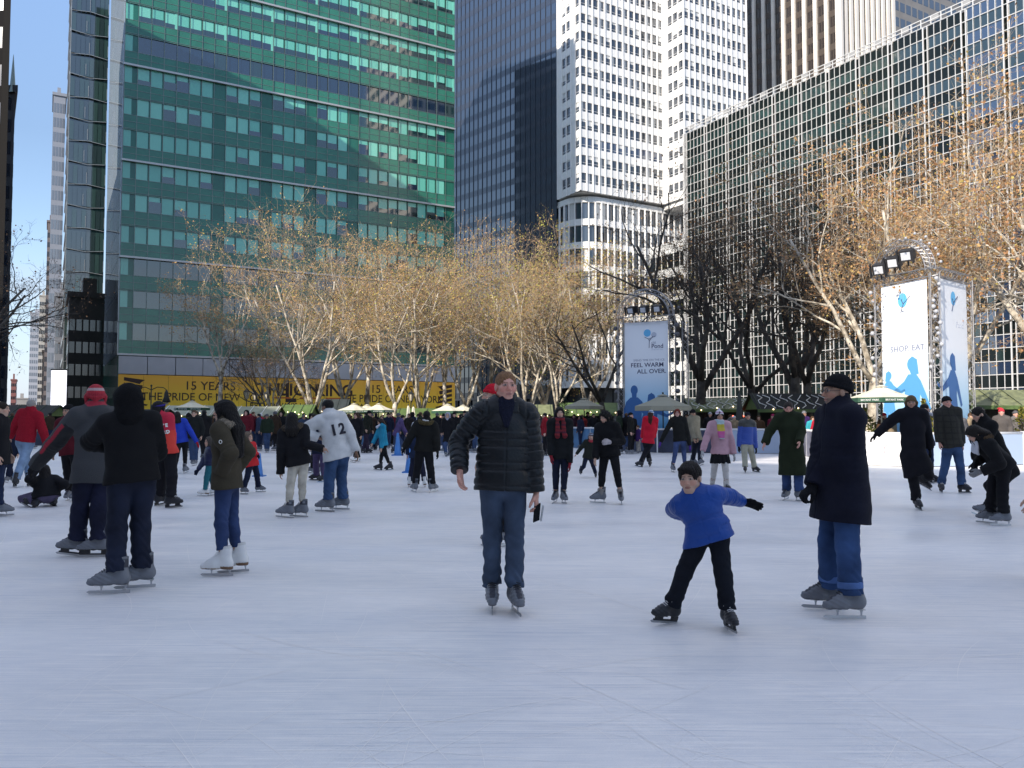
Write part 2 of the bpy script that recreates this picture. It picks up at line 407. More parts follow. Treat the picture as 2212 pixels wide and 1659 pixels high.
# yellow theatre banner on its foot
def theatre_banner():
    p = empty("theatre_banner", GF.O + GF.a * 20, "long yellow and orange theatre banner with brown lettering", "banner")
    my = bpy.data.materials.new("banner_yellow"); nt, N, L = nodes_of(my); b = N["Principled BSDF"]
    tcn = N.new("ShaderNodeTexCoord"); spx = N.new("ShaderNodeSeparateXYZ"); L.new(tcn.outputs["Object"], spx.inputs[0])
    mr = N.new("ShaderNodeMapRange"); mr.inputs["From Min"].default_value = 3; mr.inputs["From Max"].default_value = 7.1; L.new(spx.outputs["Z"], mr.inputs["Value"])
    cr = N.new("ShaderNodeValToRGB"); cr.color_ramp.elements[0].color = (.90, .60, .03, 1); cr.color_ramp.elements[1].color = (.88, .42, .035, 1)
    L.new(mr.outputs[0], cr.inputs["Fac"]); L.new(cr.outputs["Color"], b.inputs["Base Color"]); b.inputs["Roughness"].default_value = .5
    mbr = mat("banner_brown", (.035, .012, .006), .6); mor = mat("banner_orange", (.5, .12, .01), .6)
    s = MB(); F = GF; zb, zt = 2.6, 7.05
    n = 16
    for i in range(n): F.box(s, i * GW / n + .015, (i + 1) * GW / n - .015, zb, zt, .62, .7, my)
    s.build("banner_panel", p)
    def tx(body, px, zbase, size, sx=1., al='CENTER', bold=.01, m=mbr):
        t = azi(px, GF.O, GF.a, 860)
        text("lettering", body, size, F.O + F.a * t + Z * zbase + F.n * .702, F.a, Z, m, p, al, .02, sx, bold)
    tx("15 YEARS", 452, 5.3, 1.55); tx("THE PRIDE OF NEW YORK", 448, 3.9, 1.4, .96)
    tx("THE", 587, 4.75, 2.3, 1.0, bold=.05); tx("L", 624, 3.9, 4.1, .8, bold=.09); tx("ION", 656, 4.75, 2.3, 1.05, bold=.05); tx("KING", 718, 4.75, 2.3, 1.0, bold=.05)
    tx("BROADWAY'S LANDMARK MUSICAL", 668, 3.0, 1.0, 1.0)
    tx("15 YEARS", 843, 5.3, 1.62); tx("THE PRIDE OF NEW YORK", 845, 3.95, 1.5, .9)
    st = MB()
    for px0, px1 in ((585, 625), (645, 690), (700, 748)):
        F.box(st, azi(px0, F.O, F.a, 860), azi(px1, F.O, F.a, 860), 4.3, 4.5, .702, .716, mor)
    st.build("rule", p)
    # plain abstract brown bands at the two ends
    for c, sg in ((azi(266, F.O, F.a, 850), 1), (azi(972, F.O, F.a, 850), -1)):
        ab = MB()
        for k in range(6):
            h = 2.9 + k * .68
            pts = [(0, h), (0, h + .42), (1.0 + .28 * k, h + .12), (1.9 + .22 * (5 - k), h - .25), (1.8 + .2 * (5 - k), h - .42), (.9, h - .2)]
            P = [F.O + F.a * (c + sg * q[0]) + Z * min(max(q[1], zb + .02), zt - .02) + F.n * .706 for q in pts]
            if sg < 0: P = P[::-1]
            ab.poly(P, mbr)
        ab.build("band_pattern", p)
theatre_banner()

# ------------------------------------------------------------------ white tower
Wh = mat("white_spandrel", (.80, .79, .76), .45, var=(.25, .05))
Wh_fr = mat("white_fin", (.82, .81, .79), .4)
W_gl = glass("office_glass", (.035, .045, .06), .05, .6)
W_gb = glass("office_glass_blue", (.05, .07, .12), .05, .7)
W_bl = mat("white_blind", (.62, .62, .60), .6)
def white_tower():
    C = at(1254, 405, 150); C.z = 0
    p = empty("office_tower", C, "tall white banded office tower with stepped corners, standing past the trees", "tower")
    P1 = C + U * azi(1205, C, U); P2 = C + W * azi(1434, C, W); P3 = P2 - U * azi(1480, P2, -U); P4 = P3 + W * azi(1617, P3, W)
    zb, fh, nf = 44.6, 3.42, 24
    top = zb + nf * fh
    core = MB()
    core.box(C + U * .6 + W * .6 + Z * zb, W * ((P2 - C).length - .6), U * 40, Z * (top - zb), Wh)
    core.box(P3 + U * .6 + W * .6 + Z * (zb - 1), W * ((P4 - P3).length - 1.2), U * 45, Z * (top - zb + 1), Wh)
    core.build("core_wall", p)
    faces = [(Face(C, U, -W), (C - P1).length, 5), (Face(C, W, -U), (P2 - C).length, 14), (Face(P2, -U, -W), (P3 - P2).length, 4), (Face(P3, W, -U), (P4 - P3).length, 12)]
    sp = MB(); fin = MB(); win = Windows(p); rg = random.Random(3)
    for fi, (F, wd, n) in enumerate(faces):
        pw = wd / n
        for k in range(nf):
            z = zb + k * fh
            F.box(sp, 0, wd, z, z + 1.5, -.3, .02 + .004 * fi, Wh)
            mb = MB()
            for i in range(n):
                big = fi in (0, 2)
                if big and i in (1, n - 1) and n > 4 or (big and n == 4 and i == 0): F.quad(mb, i * pw, (i + 1) * pw, z + 1.5, z + fh, -.02, Wh); continue
                gl = W_gb if (k in (2, 17, 21) and fi == 1) else W_gl
                F.quad(mb, i * pw + .03, (i + 1) * pw - .03, z + 1.5, z + fh, -.12, gl)
                if fi in (1, 3) and (i % 4 == 3 or rg.random() < .16): F.quad(mb, i * pw + .05, i * pw + pw * .5, z + 1.5, z + fh - .02, -.09, W_bl)
                elif rg.random() < .3: F.quad(mb, i * pw + .05, (i + 1) * pw - .05, z + fh - rg.uniform(.3, 1.2), z + fh, -.09, W_bl)
                F.box(mb, i * pw + .05, (i + 1) * pw - .05, z + 1.98, z + 2.03, -.1, -.05, Wh_fr)
            win.add(mb, k * 4 + fi)
        for i in range(n + 1):
            wfn = .09 if i % 4 else .12
            F.box(fin, i * pw - wfn, i * pw + wfn, zb + .02, top, -.1, .16 + .004 * fi, Wh_fr)
    sp.build("spandrel", p); fin.build("fin", p); win.flush()
    # podium with rounded corner below the overhang
    C2 = C + U * 1.0 + W * .4
    pts = []
    r = 5
    Q = C2 + U * 0
    pts.append(Q + U * 26)
    for k in range(7):
        an = k / 6 * math.pi / 2
        pts.append(Q + U * (r - r * math.sin(an)) + W * (r - r * math.cos(an)))
    pts.append(Q + W * 34)
    lv = [7.5 + k * 4.45 for k in range(9)]
    wall = MB(); foot = MB(); bands = MB(); fins = MB(); wp = Windows(p, "podium_window")
    dk = mat("podium_dark", (.05, .055, .06), .4)
    for j in range(len(pts) - 1):
        a = pts[j + 1] - pts[j]; ln = a.length; nrm = a.cross(Z).normalized()
        if nrm.dot(-U - W) < 0: nrm = -nrm
        F = Face(pts[j], a, nrm)
        for li, z in enumerate(lv):
            F.box(bands, 0, ln, z, z + (1.25 if li < 8 else 1.1), -.4, .12, Wh)
            mb = MB(); n = max(1, int(ln / 1.35))
            if li < 8:
                for i in range(n): F.quad(mb, i * ln / n, (i + 1) * ln / n, z + 1.25, z + 4.45, -.3, W_gl if rg.random() < .75 else W_bl)
                wp.add(mb, li + j)
        n = max(1, int(ln / 1.5))
        for i in range(n): F.box(fins, i * ln / n, i * ln / n + .17, lv[0], lv[-1], -.05, .34, Wh_fr)
        F.box(wall, 0, ln, lv[-1] + .9, zb + .1, -1.3, -1.2, dk)
        F.box(foot, 0, ln, 0, lv[0], -3.2, -3, dk)
    bands.build("podium_band", p); fins.build("podium_fin", p); wp.flush(60); wall.build("podium_wall", p); foot.build("lobby_wall", p)
    F = Face(pts[-2], pts[-1] - pts[-2], -U)
    text("lettering", "BANK OF AMERICA", 1.5, pts[1] - W * 13 - U * .35 + Z * 7.9, W, Z, mat("steel_letter", (.55, .55, .54), .4, .3), p, 'LEFT', .1, 1, .01)
    for t in range(0, 30, 5):
        pl = MB(); pl.box(pts[6] + W * t - U * -.8, W * .6, U * .6, Z * 7.4, dk); pl.build("pillar", p)
    return P1, C
WP1, WC = white_tower()

# ------------------------------------------------------------------ dark blue glass tower
def blue_tower():
    O = Vector((WP1.x, WP1.y, 0)) + U * .4; D = Vector((-math.sin(R(43)), math.cos(R(43)), 0))
    n = Vector((-D.y, D.x, 0)); n = n if n.dot(-O) > 0 else -n
    p = empty("office_tower", O, "tall dark blue glass tower between the green tower and the white tower", "tower")
    wd = azi(980, O, D) + 8; F = Face(O, D, n)
    gA = glass("blue_black_glass", (.010, .014, .024), .03, 1.0); gB = glass("blue_black_spandrel", (.026, .03, .042), .15, .5)
    mm = mat("blue_mullion", (.06, .07, .09), .4, .5)
    fh, nf = 3.42, 34
    core = MB(); core.box(O - n * .5, D * wd, -n * 28, Z * (fh * nf + 6), gB); core.build("core_wall", p)
    sp = MB(); mu = MB(); win = Windows(p)
    for k in range(nf):
        z = 6 + k * fh; F.box(sp, 0, wd, z, z + 1.25, -.5, .0, gB)
        for h in range(3):
            mb = MB(); nn = 9; s0 = h * wd / 3; s1 = (h + 1) * wd / 3
            for i in range(nn): F.quad(mb, s0 + (s1 - s0) * i / nn + .02, s0 + (s1 - s0) * (i + 1) / nn - .02, z + 1.25, z + fh, -.03, gA)
            win.add(mb, k)
    for i in range(28): F.box(mu, i * wd / 27 - .03, i * wd / 27 + .03, 6, 6 + nf * fh, .0, .1, mm)
    sp.build("spandrel", p); mu.build("mullion", p); win.flush()
    lb = MB()
    for i in range(10): F.box(lb, i * wd / 9 - .2, i * wd / 9 + .2, 0, 6, -.3, .0, mm)
    F.box(lb, 0, wd, 5.6, 6.0, -.4, .3, gB); lb.build("lobby_frame", p)
blue_tower()

# ------------------------------------------------------------------ white grid building on the right
def grid_building():
    C = at(1479, 290, 125); zr = C.z; C.z = 0
    p = empty("office_building", C, "broad dark glass office block behind the right trees, covered by a white metal grid", "building")
    F = Face(C, -U, -W); bay = 4.43; nb = 16; wd = bay * nb
    fr = mat("grid_white_metal", (.58, .575, .56), .35, .1); g1 = glass("block_glass", (.008, .012, .013), .05, .3); g1.node_tree.nodes["Principled BSDF"].inputs["IOR"].default_value = 1.42; g2 = glass("block_spandrel_green", (.014, .028, .028), .06, .6)
    g3 = glass("block_glass_sky", (.02, .035, .07), .03, .9)  # for the right bays: blue sky reflection put into the glass colour
    row = 1.385; nr = int((zr - 1.2) / row)
    z0 = zr - nr * row
    core = MB(); core.box(C + W * .3 + U * 0, -U * wd, W * 30, Z * (zr - .1), g1); core.build("core_wall", p)
    fg = MB(); rg = random.Random(9); win = Windows(p)
    for b in range(nb):
        s = b * bay
        for o_, wb in ((0, .07), (.5, .045)): F.box(fg, s + o_ - wb, s + o_ + wb, z0, zr, .0, .13, fr)
        for i in range(1, 5):
            x = s + .5 + (bay - .5) * i / 5; F.box(fg, x - .03, x + .03, z0, zr, .0, .07, fr)
        for r in range(0, nr, 2):
            mb = MB()
            for i in range(5):
                x0 = s + .5 + (bay - .5) * i / 5 + .06; x1 = x0 + (bay - .5) / 5 - .12
                F.quad(mb, x0, x1, z0 + r * row + .07, z0 + (r + 1) * row - .07, -.02, g2 if (nr - r) < 9 or rg.random() < .15 else g1)
                F.quad(mb, x0, x1, z0 + (r + 1) * row + .07, z0 + (r + 2) * row - .07, -.02, g3 if b > 9 else g1)
            win.add(mb, -b * 10 - r)
    for r in range(nr + 1): F.box(fg, -.1, wd, z0 + r * row - .042, z0 + r * row + .042, .0, .09, fr)
    F.box(fg, -.2, .15, 0, zr, -.5, .3, fr)
    fg.build("white_grid", p); win.flush()
    rail = MB()
    for i in range(60):
        t = i * wd / 59; F.box(rail, t - .05, t + .05, zr, zr + .95, .0, .1, fr)
        if i % 3 == 1: F.box(rail, t, t + .9, zr + .3, zr + .9, -.02, .05, mat("rail_grey", (.3, .3, .3), .5))
    for z in (.45, .9): F.box(rail, 0, wd, zr + z, zr + z + .1, -.05, .08, fr)
    rail.build("roof_rail", p)
    sd = MB(); S = Face(C, W, U)
    for r in range(0, nr, 2): S.box(sd, 0, 30, z0 + r * row, z0 + r * row + .3, .0, .15, fr)
    sd.build("side_band", p)
    w2 = MB(); # narrow low wing left of the corner
    F2 = Face(C, U, -W)
    lw = MB(); lw.box(C + U * .2 + W * .4, U * 9, W * 9, Z * 30, mat("pale_wing", (.6, .6, .58), .5)); lw.build("low_wing", p)
    for k in range(7):
        mb = MB(); S2 = Face(C + U * .2 + W * .4, W, -U); S3 = Face(C + U * .2 + W * .4, U, -W)
        for i in range(6): S3.box(mb, .3 + i * 1.45, 1.5 + i * 1.45, 3 + k * 3.8, 5.3 + k * 3.8, .01, .04, g1)
        mb.build("wing_window", p)
    return C
grid_building()

# ------------------------------------------------------------------ striped pale tower with the curved dark flank
def striped_tower():
    C = at(1815, 200, 166); C.z = 0
    p = empty("office_tower", C, "travertine striped tower with brown windows rising behind the grid block", "tower")
    tr = mat("travertine", (.72, .67, .60), .6, var=(.3, .06)); gl = glass("brown_glass", (.03, .022, .018), .08, .5)
    top = 110
    wl = azi(1617, C, U) + 6; wr = azi(1936, C, W)
    core = MB(); core.box(C + U * .5 + W * .5, U * wl, W * (wr - .5), Z * top, gl); core.build("core_wall", p)
    st = MB(); sp = mat("brown_spandrel", (.07, .055, .045), .5); win = Windows(p)
    for F, wd, n in ((Face(C, U, -W), wl, 11), (Face(C, W, -U), wr, 10)):
        pw = wd / n
        for i in range(n + 1):
            F.box(st, i * pw - .42 - (.5 if i == 0 else 0), i * pw + .42, 0, top, -.2, .5, tr)
        for i in range(n):
            for g in range(5):
                mb = MB(); zz = 40 + g * 14.4
                for k in range(4):
                    z = zz + k * 3.6
                    F.quad(mb, i * pw + .42, (i + 1) * pw - .42, z + 1.4, z + 3.6, .02, gl); F.box(mb, i * pw + .42, (i + 1) * pw - .42, z, z + 1.4, -.2, .06, sp)
                    F.box(mb, i * pw + pw / 2 - .05, i * pw + pw / 2 + .05, z + 1.4, z + 3.6, .0, .08, sp)
                win.add(mb, g * 20 + i)
    st.build("travertine_pier", p); win.flush()
striped_tower()

def plain_tower(name, label, O, a, wd, b, dp, top, wall_m, glass_m, fh=3.6, wh=1.9, npane=8, z0=4, fins=None, cat="building", limit=60, roof=True, group=None):
    """rectangular tower: two visible faces (along a, and along b), window ribbons with piers"""
    O = Vector((O[0], O[1], 0)); a = Vector(a).normalized(); b = Vector(b).normalized()
    p = empty(name, O, label, cat, group)
    core = MB(); core.box(O, a * wd, b * dp, Z * top, wall_m)
    core.build("wall", p)
    win = Windows(p); pier = MB()
    for F, ln in ((Face(O, a, -b), wd), (Face(O, b, -a), dp), (Face(O + a * wd, b, a), dp)):
        n = max(2, int(round(npane * ln / wd))); pw = ln / n
        k = 0
        while z0 + k * fh + fh < top:
            z = z0 + k * fh; mb = MB()
            for i in range(n):
                F.box(mb, i * pw + pw * .12, (i + 1) * pw - pw * .12, z + (fh - wh) / 2, z + (fh + wh) / 2, .01, .03, glass_m)
            win.add(mb, k); k += 1
        if fins:
            for i in range(n + 1): F.box(pier, i * pw - pw * .1, i * pw + pw * .1, z0, top, .005, .3, fins)
    win.flush(limit)
    if fins: pier.build("pier", p)
    if roof:
        rf = MB(); rf.box(O - a * .3 - b * .3 + Z * top, a * (wd + .6), b * (dp + .6), Z * .8, wall_m); rf.box(O + a * wd * .3 + b * dp * .3 + Z * (top + .8), a * wd * .3, b * dp * .3, Z * 3, wall_m)
        rf.build("roof", p)
    return p
st_gr = mat("grey_concrete_wall", (.20, .19, .18), .7, var=(.4, .1)); gl_gr = glass("grey_blue_glass", (.06, .075, .095), .05, .6)
O = at(1930, 40, 200)
plain_tower("office_tower", "grey concrete tower with blue window strips peeking over the grid roof at top right", O, W, 60, U, 30, 121, st_gr, gl_gr, 4.2, 2.4, 24, 8)

# ------------------------------------------------------------------ left side of the street
def zigzag_tower():
    O = at(230, 300, 150); O.z = 0
    wd = -azi(145, O, W)
    p = empty("office_tower", O - W * wd, "grey glass tower with slanting white ledges left of the green tower", "tower")
    O = O - W * wd
    F = Face(O, W, -U); fh = 4.1; nf = 27; top = nf * fh + 4
    gz = glass("smoky_glass", (.022, .032, .034), .03, .8); gz2 = glass("smoky_green_glass", (.03, .055, .05), .05, .7); lg = mat("pale_ledge", (.30, .32, .33), .35, .3)
    core = MB(); core.box(O + U * .4, W * wd, U * 25, Z * top, gz); core.build("core_wall", p)
    win = Windows(p); led = MB(); rg = random.Random(2)
    for k in range(nf):
        z = 4 + k * fh; led = MB()
        for h in range(2):
            mb = MB()
            for i in range(4):
                x0 = h * wd / 2 + i * wd / 8
                F.quad(mb, x0 + .04, x0 + wd / 8 - .04, z + .12, z + fh - .5, .05, gz2 if rg.random() < .4 else gz)
            win.add(mb, k)
            s = 1 if (h + k) % 2 else -1
            x0, x1 = h * wd / 2, (h + 1) * wd / 2
            led.box(O + W * x0 + Z * (z + .18 * s), W * (x1 - x0) + Z * (-.36 * s), -U * .14, Z * .09, lg)
            F.box(led, x0 + wd / 2 - .12 - (0 if h else .5 * (k % 2)), x0 + wd / 2 - .04 - (0 if h else .5 * (k % 2)), z + fh * .1, z + fh * .6, .05, .14, lg)
        led.build("ledge", p)
    win.flush()
    sd = MB(); S = Face(O, U, -W)
    for k in range(nf): S.box(sd, 0, 25, 4 + k * fh, 4 + k * fh + .6, .0, .2, lg)
    S.box(sd, -.02, .12, 0, top, .0, .12, lg); sd.build("side_ledge", p)
zigzag_tower()
M_dstone = mat("soot_dark_stone", (.045, .038, .034), .8, var=(.3, .2)); M_pstone = mat("pale_street_stone", (.30, .28, .26), .8, var=(.2, .1)); G_st = glass("street_window", (.02, .02, .025), .1, .5)
def street_block(px0, px1, py_top, Y, label, wm, gm=G_st, npane=6, fh=3.6, wh=1.8, dp=14, fins=None, dirn=None, cat="building", limit=40):
    a = W if dirn is None else dirn
    O = at(px0, py_top, Y); top = O.z; O.z = 0
    wd = azi(px1, O, a, py_top)
    return plain_tower("street_building", label, O, a, wd, U, dp, top, wm, gm, fh, wh, npane, 4, fins, cat, limit)
street_block(150, 252, 640, 128, "old dark stone building below the grey glass tower", M_dstone, npane=7)
street_block(116, 142, 205, 215, "slim pale tower seen edge on beyond the slanted ledges", mat("pale_blue_panel", (.26, .28, .32), .6), glass("pale_glass", (.15, .17, .2), .05), 4, 4, 2.6)
street_block(121, 152, 640, 172, "narrow grey building beside the old dark stone one", mat("mid_grey_panel", (.22, .23, .25), .5), glass("grey_glass2", (.1, .11, .13), .05), 4, 3.6, 2.2)
street_block(103, 117, 480, 300, "brown balcony tower rising over the far street", mat("brown_panel", (.16, .13, .12), .7), G_st, 4, 3.6, 1.9)
street_block(66, 97, 677, 560, "far hazy apartment tower at the end of the street", mat("hazy_grey_tower", (.36, .37, .40), .8), glass("hazy_window", (.16, .18, .21), .2), 7, 4.4, 2.4)
street_block(86, 104, 640, 470, "cream stone tower halfway down the street", mat("cream_stone", (.42, .39, .34), .8), G_st, 5, 4.2, 2.2)
street_block(92, 112, 760, 330, "low dark shop building with fire escape near the lit sign", M_dstone, G_st, 3)
street_block(24, 35, 822, 420, "small red brick building at the far left street end", mat("red_brick_far", (.22, .09, .08), .9), G_st, 3, 3.4, 1.6)
street_block(36, 60, 862, 520, "long low pale building closing the far street", M_pstone, G_st, 6, 4, 1.8)
O = at(30, 300, 92)
p = plain_tower("office_tower", "dark slatted tower at the left edge with a thin pinnacle", V(O.x - 20, O.y, 0), V(1, 0, 0), 20, V(-.55, .835, 0), 25, at(30, 200, 92).z, mat("slate_panel", (.05, .055, .065), .5), glass("slate_glass", (.03, .04, .06), .05, .8), 2.6, 1.5, 6, 3, None, "tower", 80)
pn = MB(); b0 = at(27, 200, 92); pn.tube([b0, b0 + Z * 4.5], [.35, .02], M_mul, 6); pn.build("pinnacle", p)
O = at(8, 300, 70)
plain_tower("office_tower", "near dark tower cut by the left edge of the view", V(O.x - 18, O.y, 0), V(1, 0, 0), 18, V(-.55, .835, 0), 14, 62, mat("black_panel", (.018, .017, .017), .9, spec=.05), G_st, 3.4, 1.9, 6, 3, mat("black_pier", (.02, .019, .018), .9, spec=.05), "tower", 40)

# ------------------------------------------------------------------ buildings behind the camera that shade the rink
M_lime = mat("limestone", (.36, .33, .29), .8, var=(.2, .1)); M_bro = mat("brown_brick", (.17, .11, .08), .9, var=(.5, .15))
def shade_block(q0, q1, h, dp, label, wm, npane=8, s=-45):
    O = SUNH * s + ND * q0
    return plain_tower("park_side_building", label, O, ND, q1 - q0, -SUNH, dp, h, wm, G_st, 3.8, 2.1, npane, 4, None, "building", 30)
SHQ = [(-95, -40, 36, M_lime, "limestone block across the park behind the photographer"), (-39.9, -14, 34.9, M_bro, "brown brick block behind the photographer"), (-13.9, 10.9, 34.4, M_lime, "pale stone block whose roof shades the near ice"),
       (11, 26.9, 56.5, M_bro, "tall brown brick tower shading the trees by the banner"), (27, 46.9, 39.3, M_lime, "pale stone block shading the far ice"), (47, 94.9, 47.3, M_bro, "brown block shading the left trees"),
       (95, 136, 66, M_lime, "tall pale block shading the foot of the green tower")]
for q0, q1, h, wm, lb in SHQ: shade_block(q0, q1, h, 18, lb, wm)
# towers east of the park, seen mirrored in the glass fronts
plain_tower("mirrored_tower", "pale banded tower north of the park, out of view to the right", V(84, 44, 0), -U, 40, W, 26, 150, mat("pale_band_wall", (.75, .70, .62), .6), G_st, 4.4, 2.3, 9, 4, None, "tower", 40)
plain_tower("mirrored_tower", "dark slab tower far behind the photographer", V(18, -130, 0), V(-1, .1, 0), 40, V(.1, 1, 0), 26, 70, mat("dark_slab", (.05, .06, .08), .4), G_st, 3.8, 2.2, 9, 4, None, "tower", 40)
# ------------------------------------------------------------------ plane trees
def bark_material(name, c0, c1, c2):
    m = bpy.data.materials.new(name); nt, N, L = nodes_of(m); b = N["Principled BSDF"]
    tc = N.new("ShaderNodeTexCoord")
    n = N.new("ShaderNodeTexNoise"); n.inputs["Scale"].default_value = 2.6; n.inputs["Detail"].default_value = 5; L.new(tc.outputs["Object"], n.inputs["Vector"])
    cr = N.new("ShaderNodeValToRGB"); e = cr.color_ramp.elements; e[0].position = .36; e[0].color = (*c0, 1); e[1].position = .62; e[1].color = (*c2, 1)
    x = e.new(.5); x.color = (*c1, 1)
    L.new(n.outputs["Fac"], cr.inputs["Fac"]); L.new(cr.outputs["Color"], b.inputs["Base Color"]); b.inputs["Roughness"].default_value = .85
    n2 = N.new("ShaderNodeTexNoise"); n2.inputs["Scale"].default_value = 14; L.new(tc.outputs["Object"], n2.inputs["Vector"])
    bp = N.new("ShaderNodeBump"); bp.inputs["Strength"].default_value = .5; bp.inputs["Distance"].default_value = .04; L.new(n2.outputs["Fac"], bp.inputs["Height"]); L.new(bp.outputs["Normal"], b.inputs["Normal"])
    return m
M_bark = bark_material("plane_tree_bark", (.17, .14, .10), (.42, .37, .29), (.62, .56, .45))
M_bark2 = bark_material("shaded_tree_bark", (.03, .026, .022), (.05, .043, .036), (.085, .075, .06))  # dark copy of the plane bark, building shade put into its colour
M_twig = mat("twig_brown", (.38, .275, .17), .9); M_twig2 = mat("twig_dark", (.035, .026, .021), .9)  # the dark twig colour carries the same shade on those trees
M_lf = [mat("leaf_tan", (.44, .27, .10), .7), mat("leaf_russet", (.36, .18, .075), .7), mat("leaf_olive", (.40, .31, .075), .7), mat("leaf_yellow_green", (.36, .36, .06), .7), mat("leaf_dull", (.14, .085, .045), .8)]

def grow_tree(seed, H, fork, nl, spread, lean=(0, 0), leaves=1.0, mix=(5, 3, 2, 0, 0), bark=None, twig=None, r0=.24, up=.5, dense=1.0):
    rg = random.Random(seed); bark = bark or M_bark; twig = twig or M_twig
    tr = MB(); cw = MB(); pool = [i for i, k in enumerate(mix) for _ in range(k)]
    def rnd(s): return Vector((rg.uniform(-s, s), rg.uniform(-s, s), rg.uniform(-s, s)))
    def leaf(p):
        s = rg.uniform(.022, .05); a = rnd(1).normalized() * s; b = a.cross(rnd(1)).normalized() * s * .8
        cw.poly([p - a - b, p + a - b, p + a + b, p - a + b], M_lf[pool[rg.randrange(len(pool))]])
    def branch(p, d, ln, r, lvl):
        n = (6, 6, 5, 4, 3, 2)[lvl]; pts = [p.copy()]; rad = [r]; d = d.normalized()
        wob = (.10, .22, .30, .34, .4, .5)[lvl]
        for i in range(n):
            d = (d + rnd(wob) + Vector((0, 0, up * (.16 if lvl else .1)))).normalized()
            p = p + d * (ln / n); pts.append(p.copy())
            rad.append(r * (1 - (.32 if lvl == 0 else .62 if lvl < 4 else .7) * (i + 1) / n))
        mb = tr if lvl < 3 else cw
        mb.tube(pts, rad, bark if lvl < 4 else twig, (9, 7, 6, 4, 3, 3)[lvl], cap=lvl < 2)
        if lvl == 5:
            for q in pts[1:]:
                if rg.random() < .62 * leaves: leaf(q + rnd(.1))
            return
        if lvl == 4:
            for _ in range(2):
                if rg.random() < .5 * leaves: leaf(pts[-1] + rnd(.12))
        cnt = (nl, 6, 5, 5, 4)[lvl]
        if lvl >= 3: cnt = max(2, int(round(cnt * dense)))
        for j in range(cnt):
            if lvl == 0: q = pts[-1] - (pts[-1] - pts[-2]) * rg.uniform(0, .6) if j < nl - 1 or nl < 4 else pts[-2]
            else: f = .28 + .72 * (j + rg.random()) / cnt; fi = min(f * n, n - 1e-3); q = pts[int(fi)].lerp(pts[int(fi) + 1], fi - int(fi))
            k = min(len(pts) - 2, int(n * (.3 + .7 * j / max(1, cnt)))); t = (pts[k + 1] - pts[k]).normalized()
            az = 2 * math.pi * (j / cnt + rg.uniform(-.12, .12)) + seed
            if lvl == 0:
                nd = Vector((math.cos(az) * spread, math.sin(az) * spread, 1)).normalized(); l2 = (H - fork) * rg.uniform(.62, .84)
                r2 = rad[-1] * rg.uniform(.62, .8)
            else:
                o = t.orthogonal().normalized(); o = Matrix.Rotation(az, 3, t) @ o
                nd = (t * rg.uniform(.55, .9) + o * rg.uniform(.55, .95)).normalized(); l2 = ln * rg.uniform(.42, .62); r2 = max(.006, rad[min(len(rad) - 1, k + 1)] * rg.uniform(.5, .7))
            branch(q, nd, max(l2, .35), r2, lvl + 1)
    branch(Vector((0, 0, 0)), Vector((lean[0], lean[1], 1)), fork, r0, 0)
    return tr.mesh("trunk", True), cw.mesh("crown")

TREE_KINDS = {}
def tree(kind, loc, rot, sc, label, group, name="plane_tree"):
    root = bpy.data.objects.new(name, None); COL.objects.link(root)
    root.location = loc; root.rotation_euler.z = rot; root.scale = (sc, sc, sc)
    tag(root, label, "tree", group)
    for nm, me in zip(("trunk", "crown"), TREE_KINDS[kind]):
        o = bpy.data.objects.new(nm, me); COL.objects.link(o); o.parent = root
    return root
TREE_KINDS['a'] = grow_tree(11, 14.5, 3.6, 4, .36, (.05, 0), .95, (5, 1, 4, 1, 0), dense=1.1)
TREE_KINDS['b'] = grow_tree(23, 14.0, 2.6, 5, .42, (-.08, 0), .95, (5, 2, 4, 1, 0), dense=1.1)
TREE_KINDS['c'] = grow_tree(37, 13.0, 5.2, 3, .30, (.1, .05), .9, (5, 4, 1, 0, 0), r0=.2)
TREE_KINDS['d'] = grow_tree(41, 14.0, 3.2, 4, .4, (0, .06), 1.3, (2, 1, 4, 5, 0), dense=1.1)
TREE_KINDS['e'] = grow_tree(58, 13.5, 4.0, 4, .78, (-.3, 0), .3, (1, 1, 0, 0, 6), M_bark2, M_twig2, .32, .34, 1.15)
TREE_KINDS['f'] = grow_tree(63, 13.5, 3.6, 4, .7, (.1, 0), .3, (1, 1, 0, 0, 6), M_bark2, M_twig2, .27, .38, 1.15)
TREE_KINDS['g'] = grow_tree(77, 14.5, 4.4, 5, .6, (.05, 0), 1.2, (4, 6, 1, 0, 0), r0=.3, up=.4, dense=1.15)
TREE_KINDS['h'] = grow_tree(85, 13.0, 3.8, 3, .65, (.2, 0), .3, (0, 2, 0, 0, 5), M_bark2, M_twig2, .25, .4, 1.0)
GA_ = "sunlit plane trees across the rink"; GB_ = "dark plane trees in the building shadow"; GC_ = "sunlit plane trees by the grid building"
def tr_at(kind, px, Y, top_py, label, group, rot=0):
    p = at(px, 890, Y); h = at(px, top_py, Y).z - GZ
    nat = {'a': 14.5, 'b': 14.0, 'c': 13.0, 'd': 14.0, 'e': 13.5, 'f': 13.5, 'g': 14.5, 'h': 13}[kind]
    tree(kind, (p.x, p.y, GZ), rot, h / (nat * 1.03), label, group)
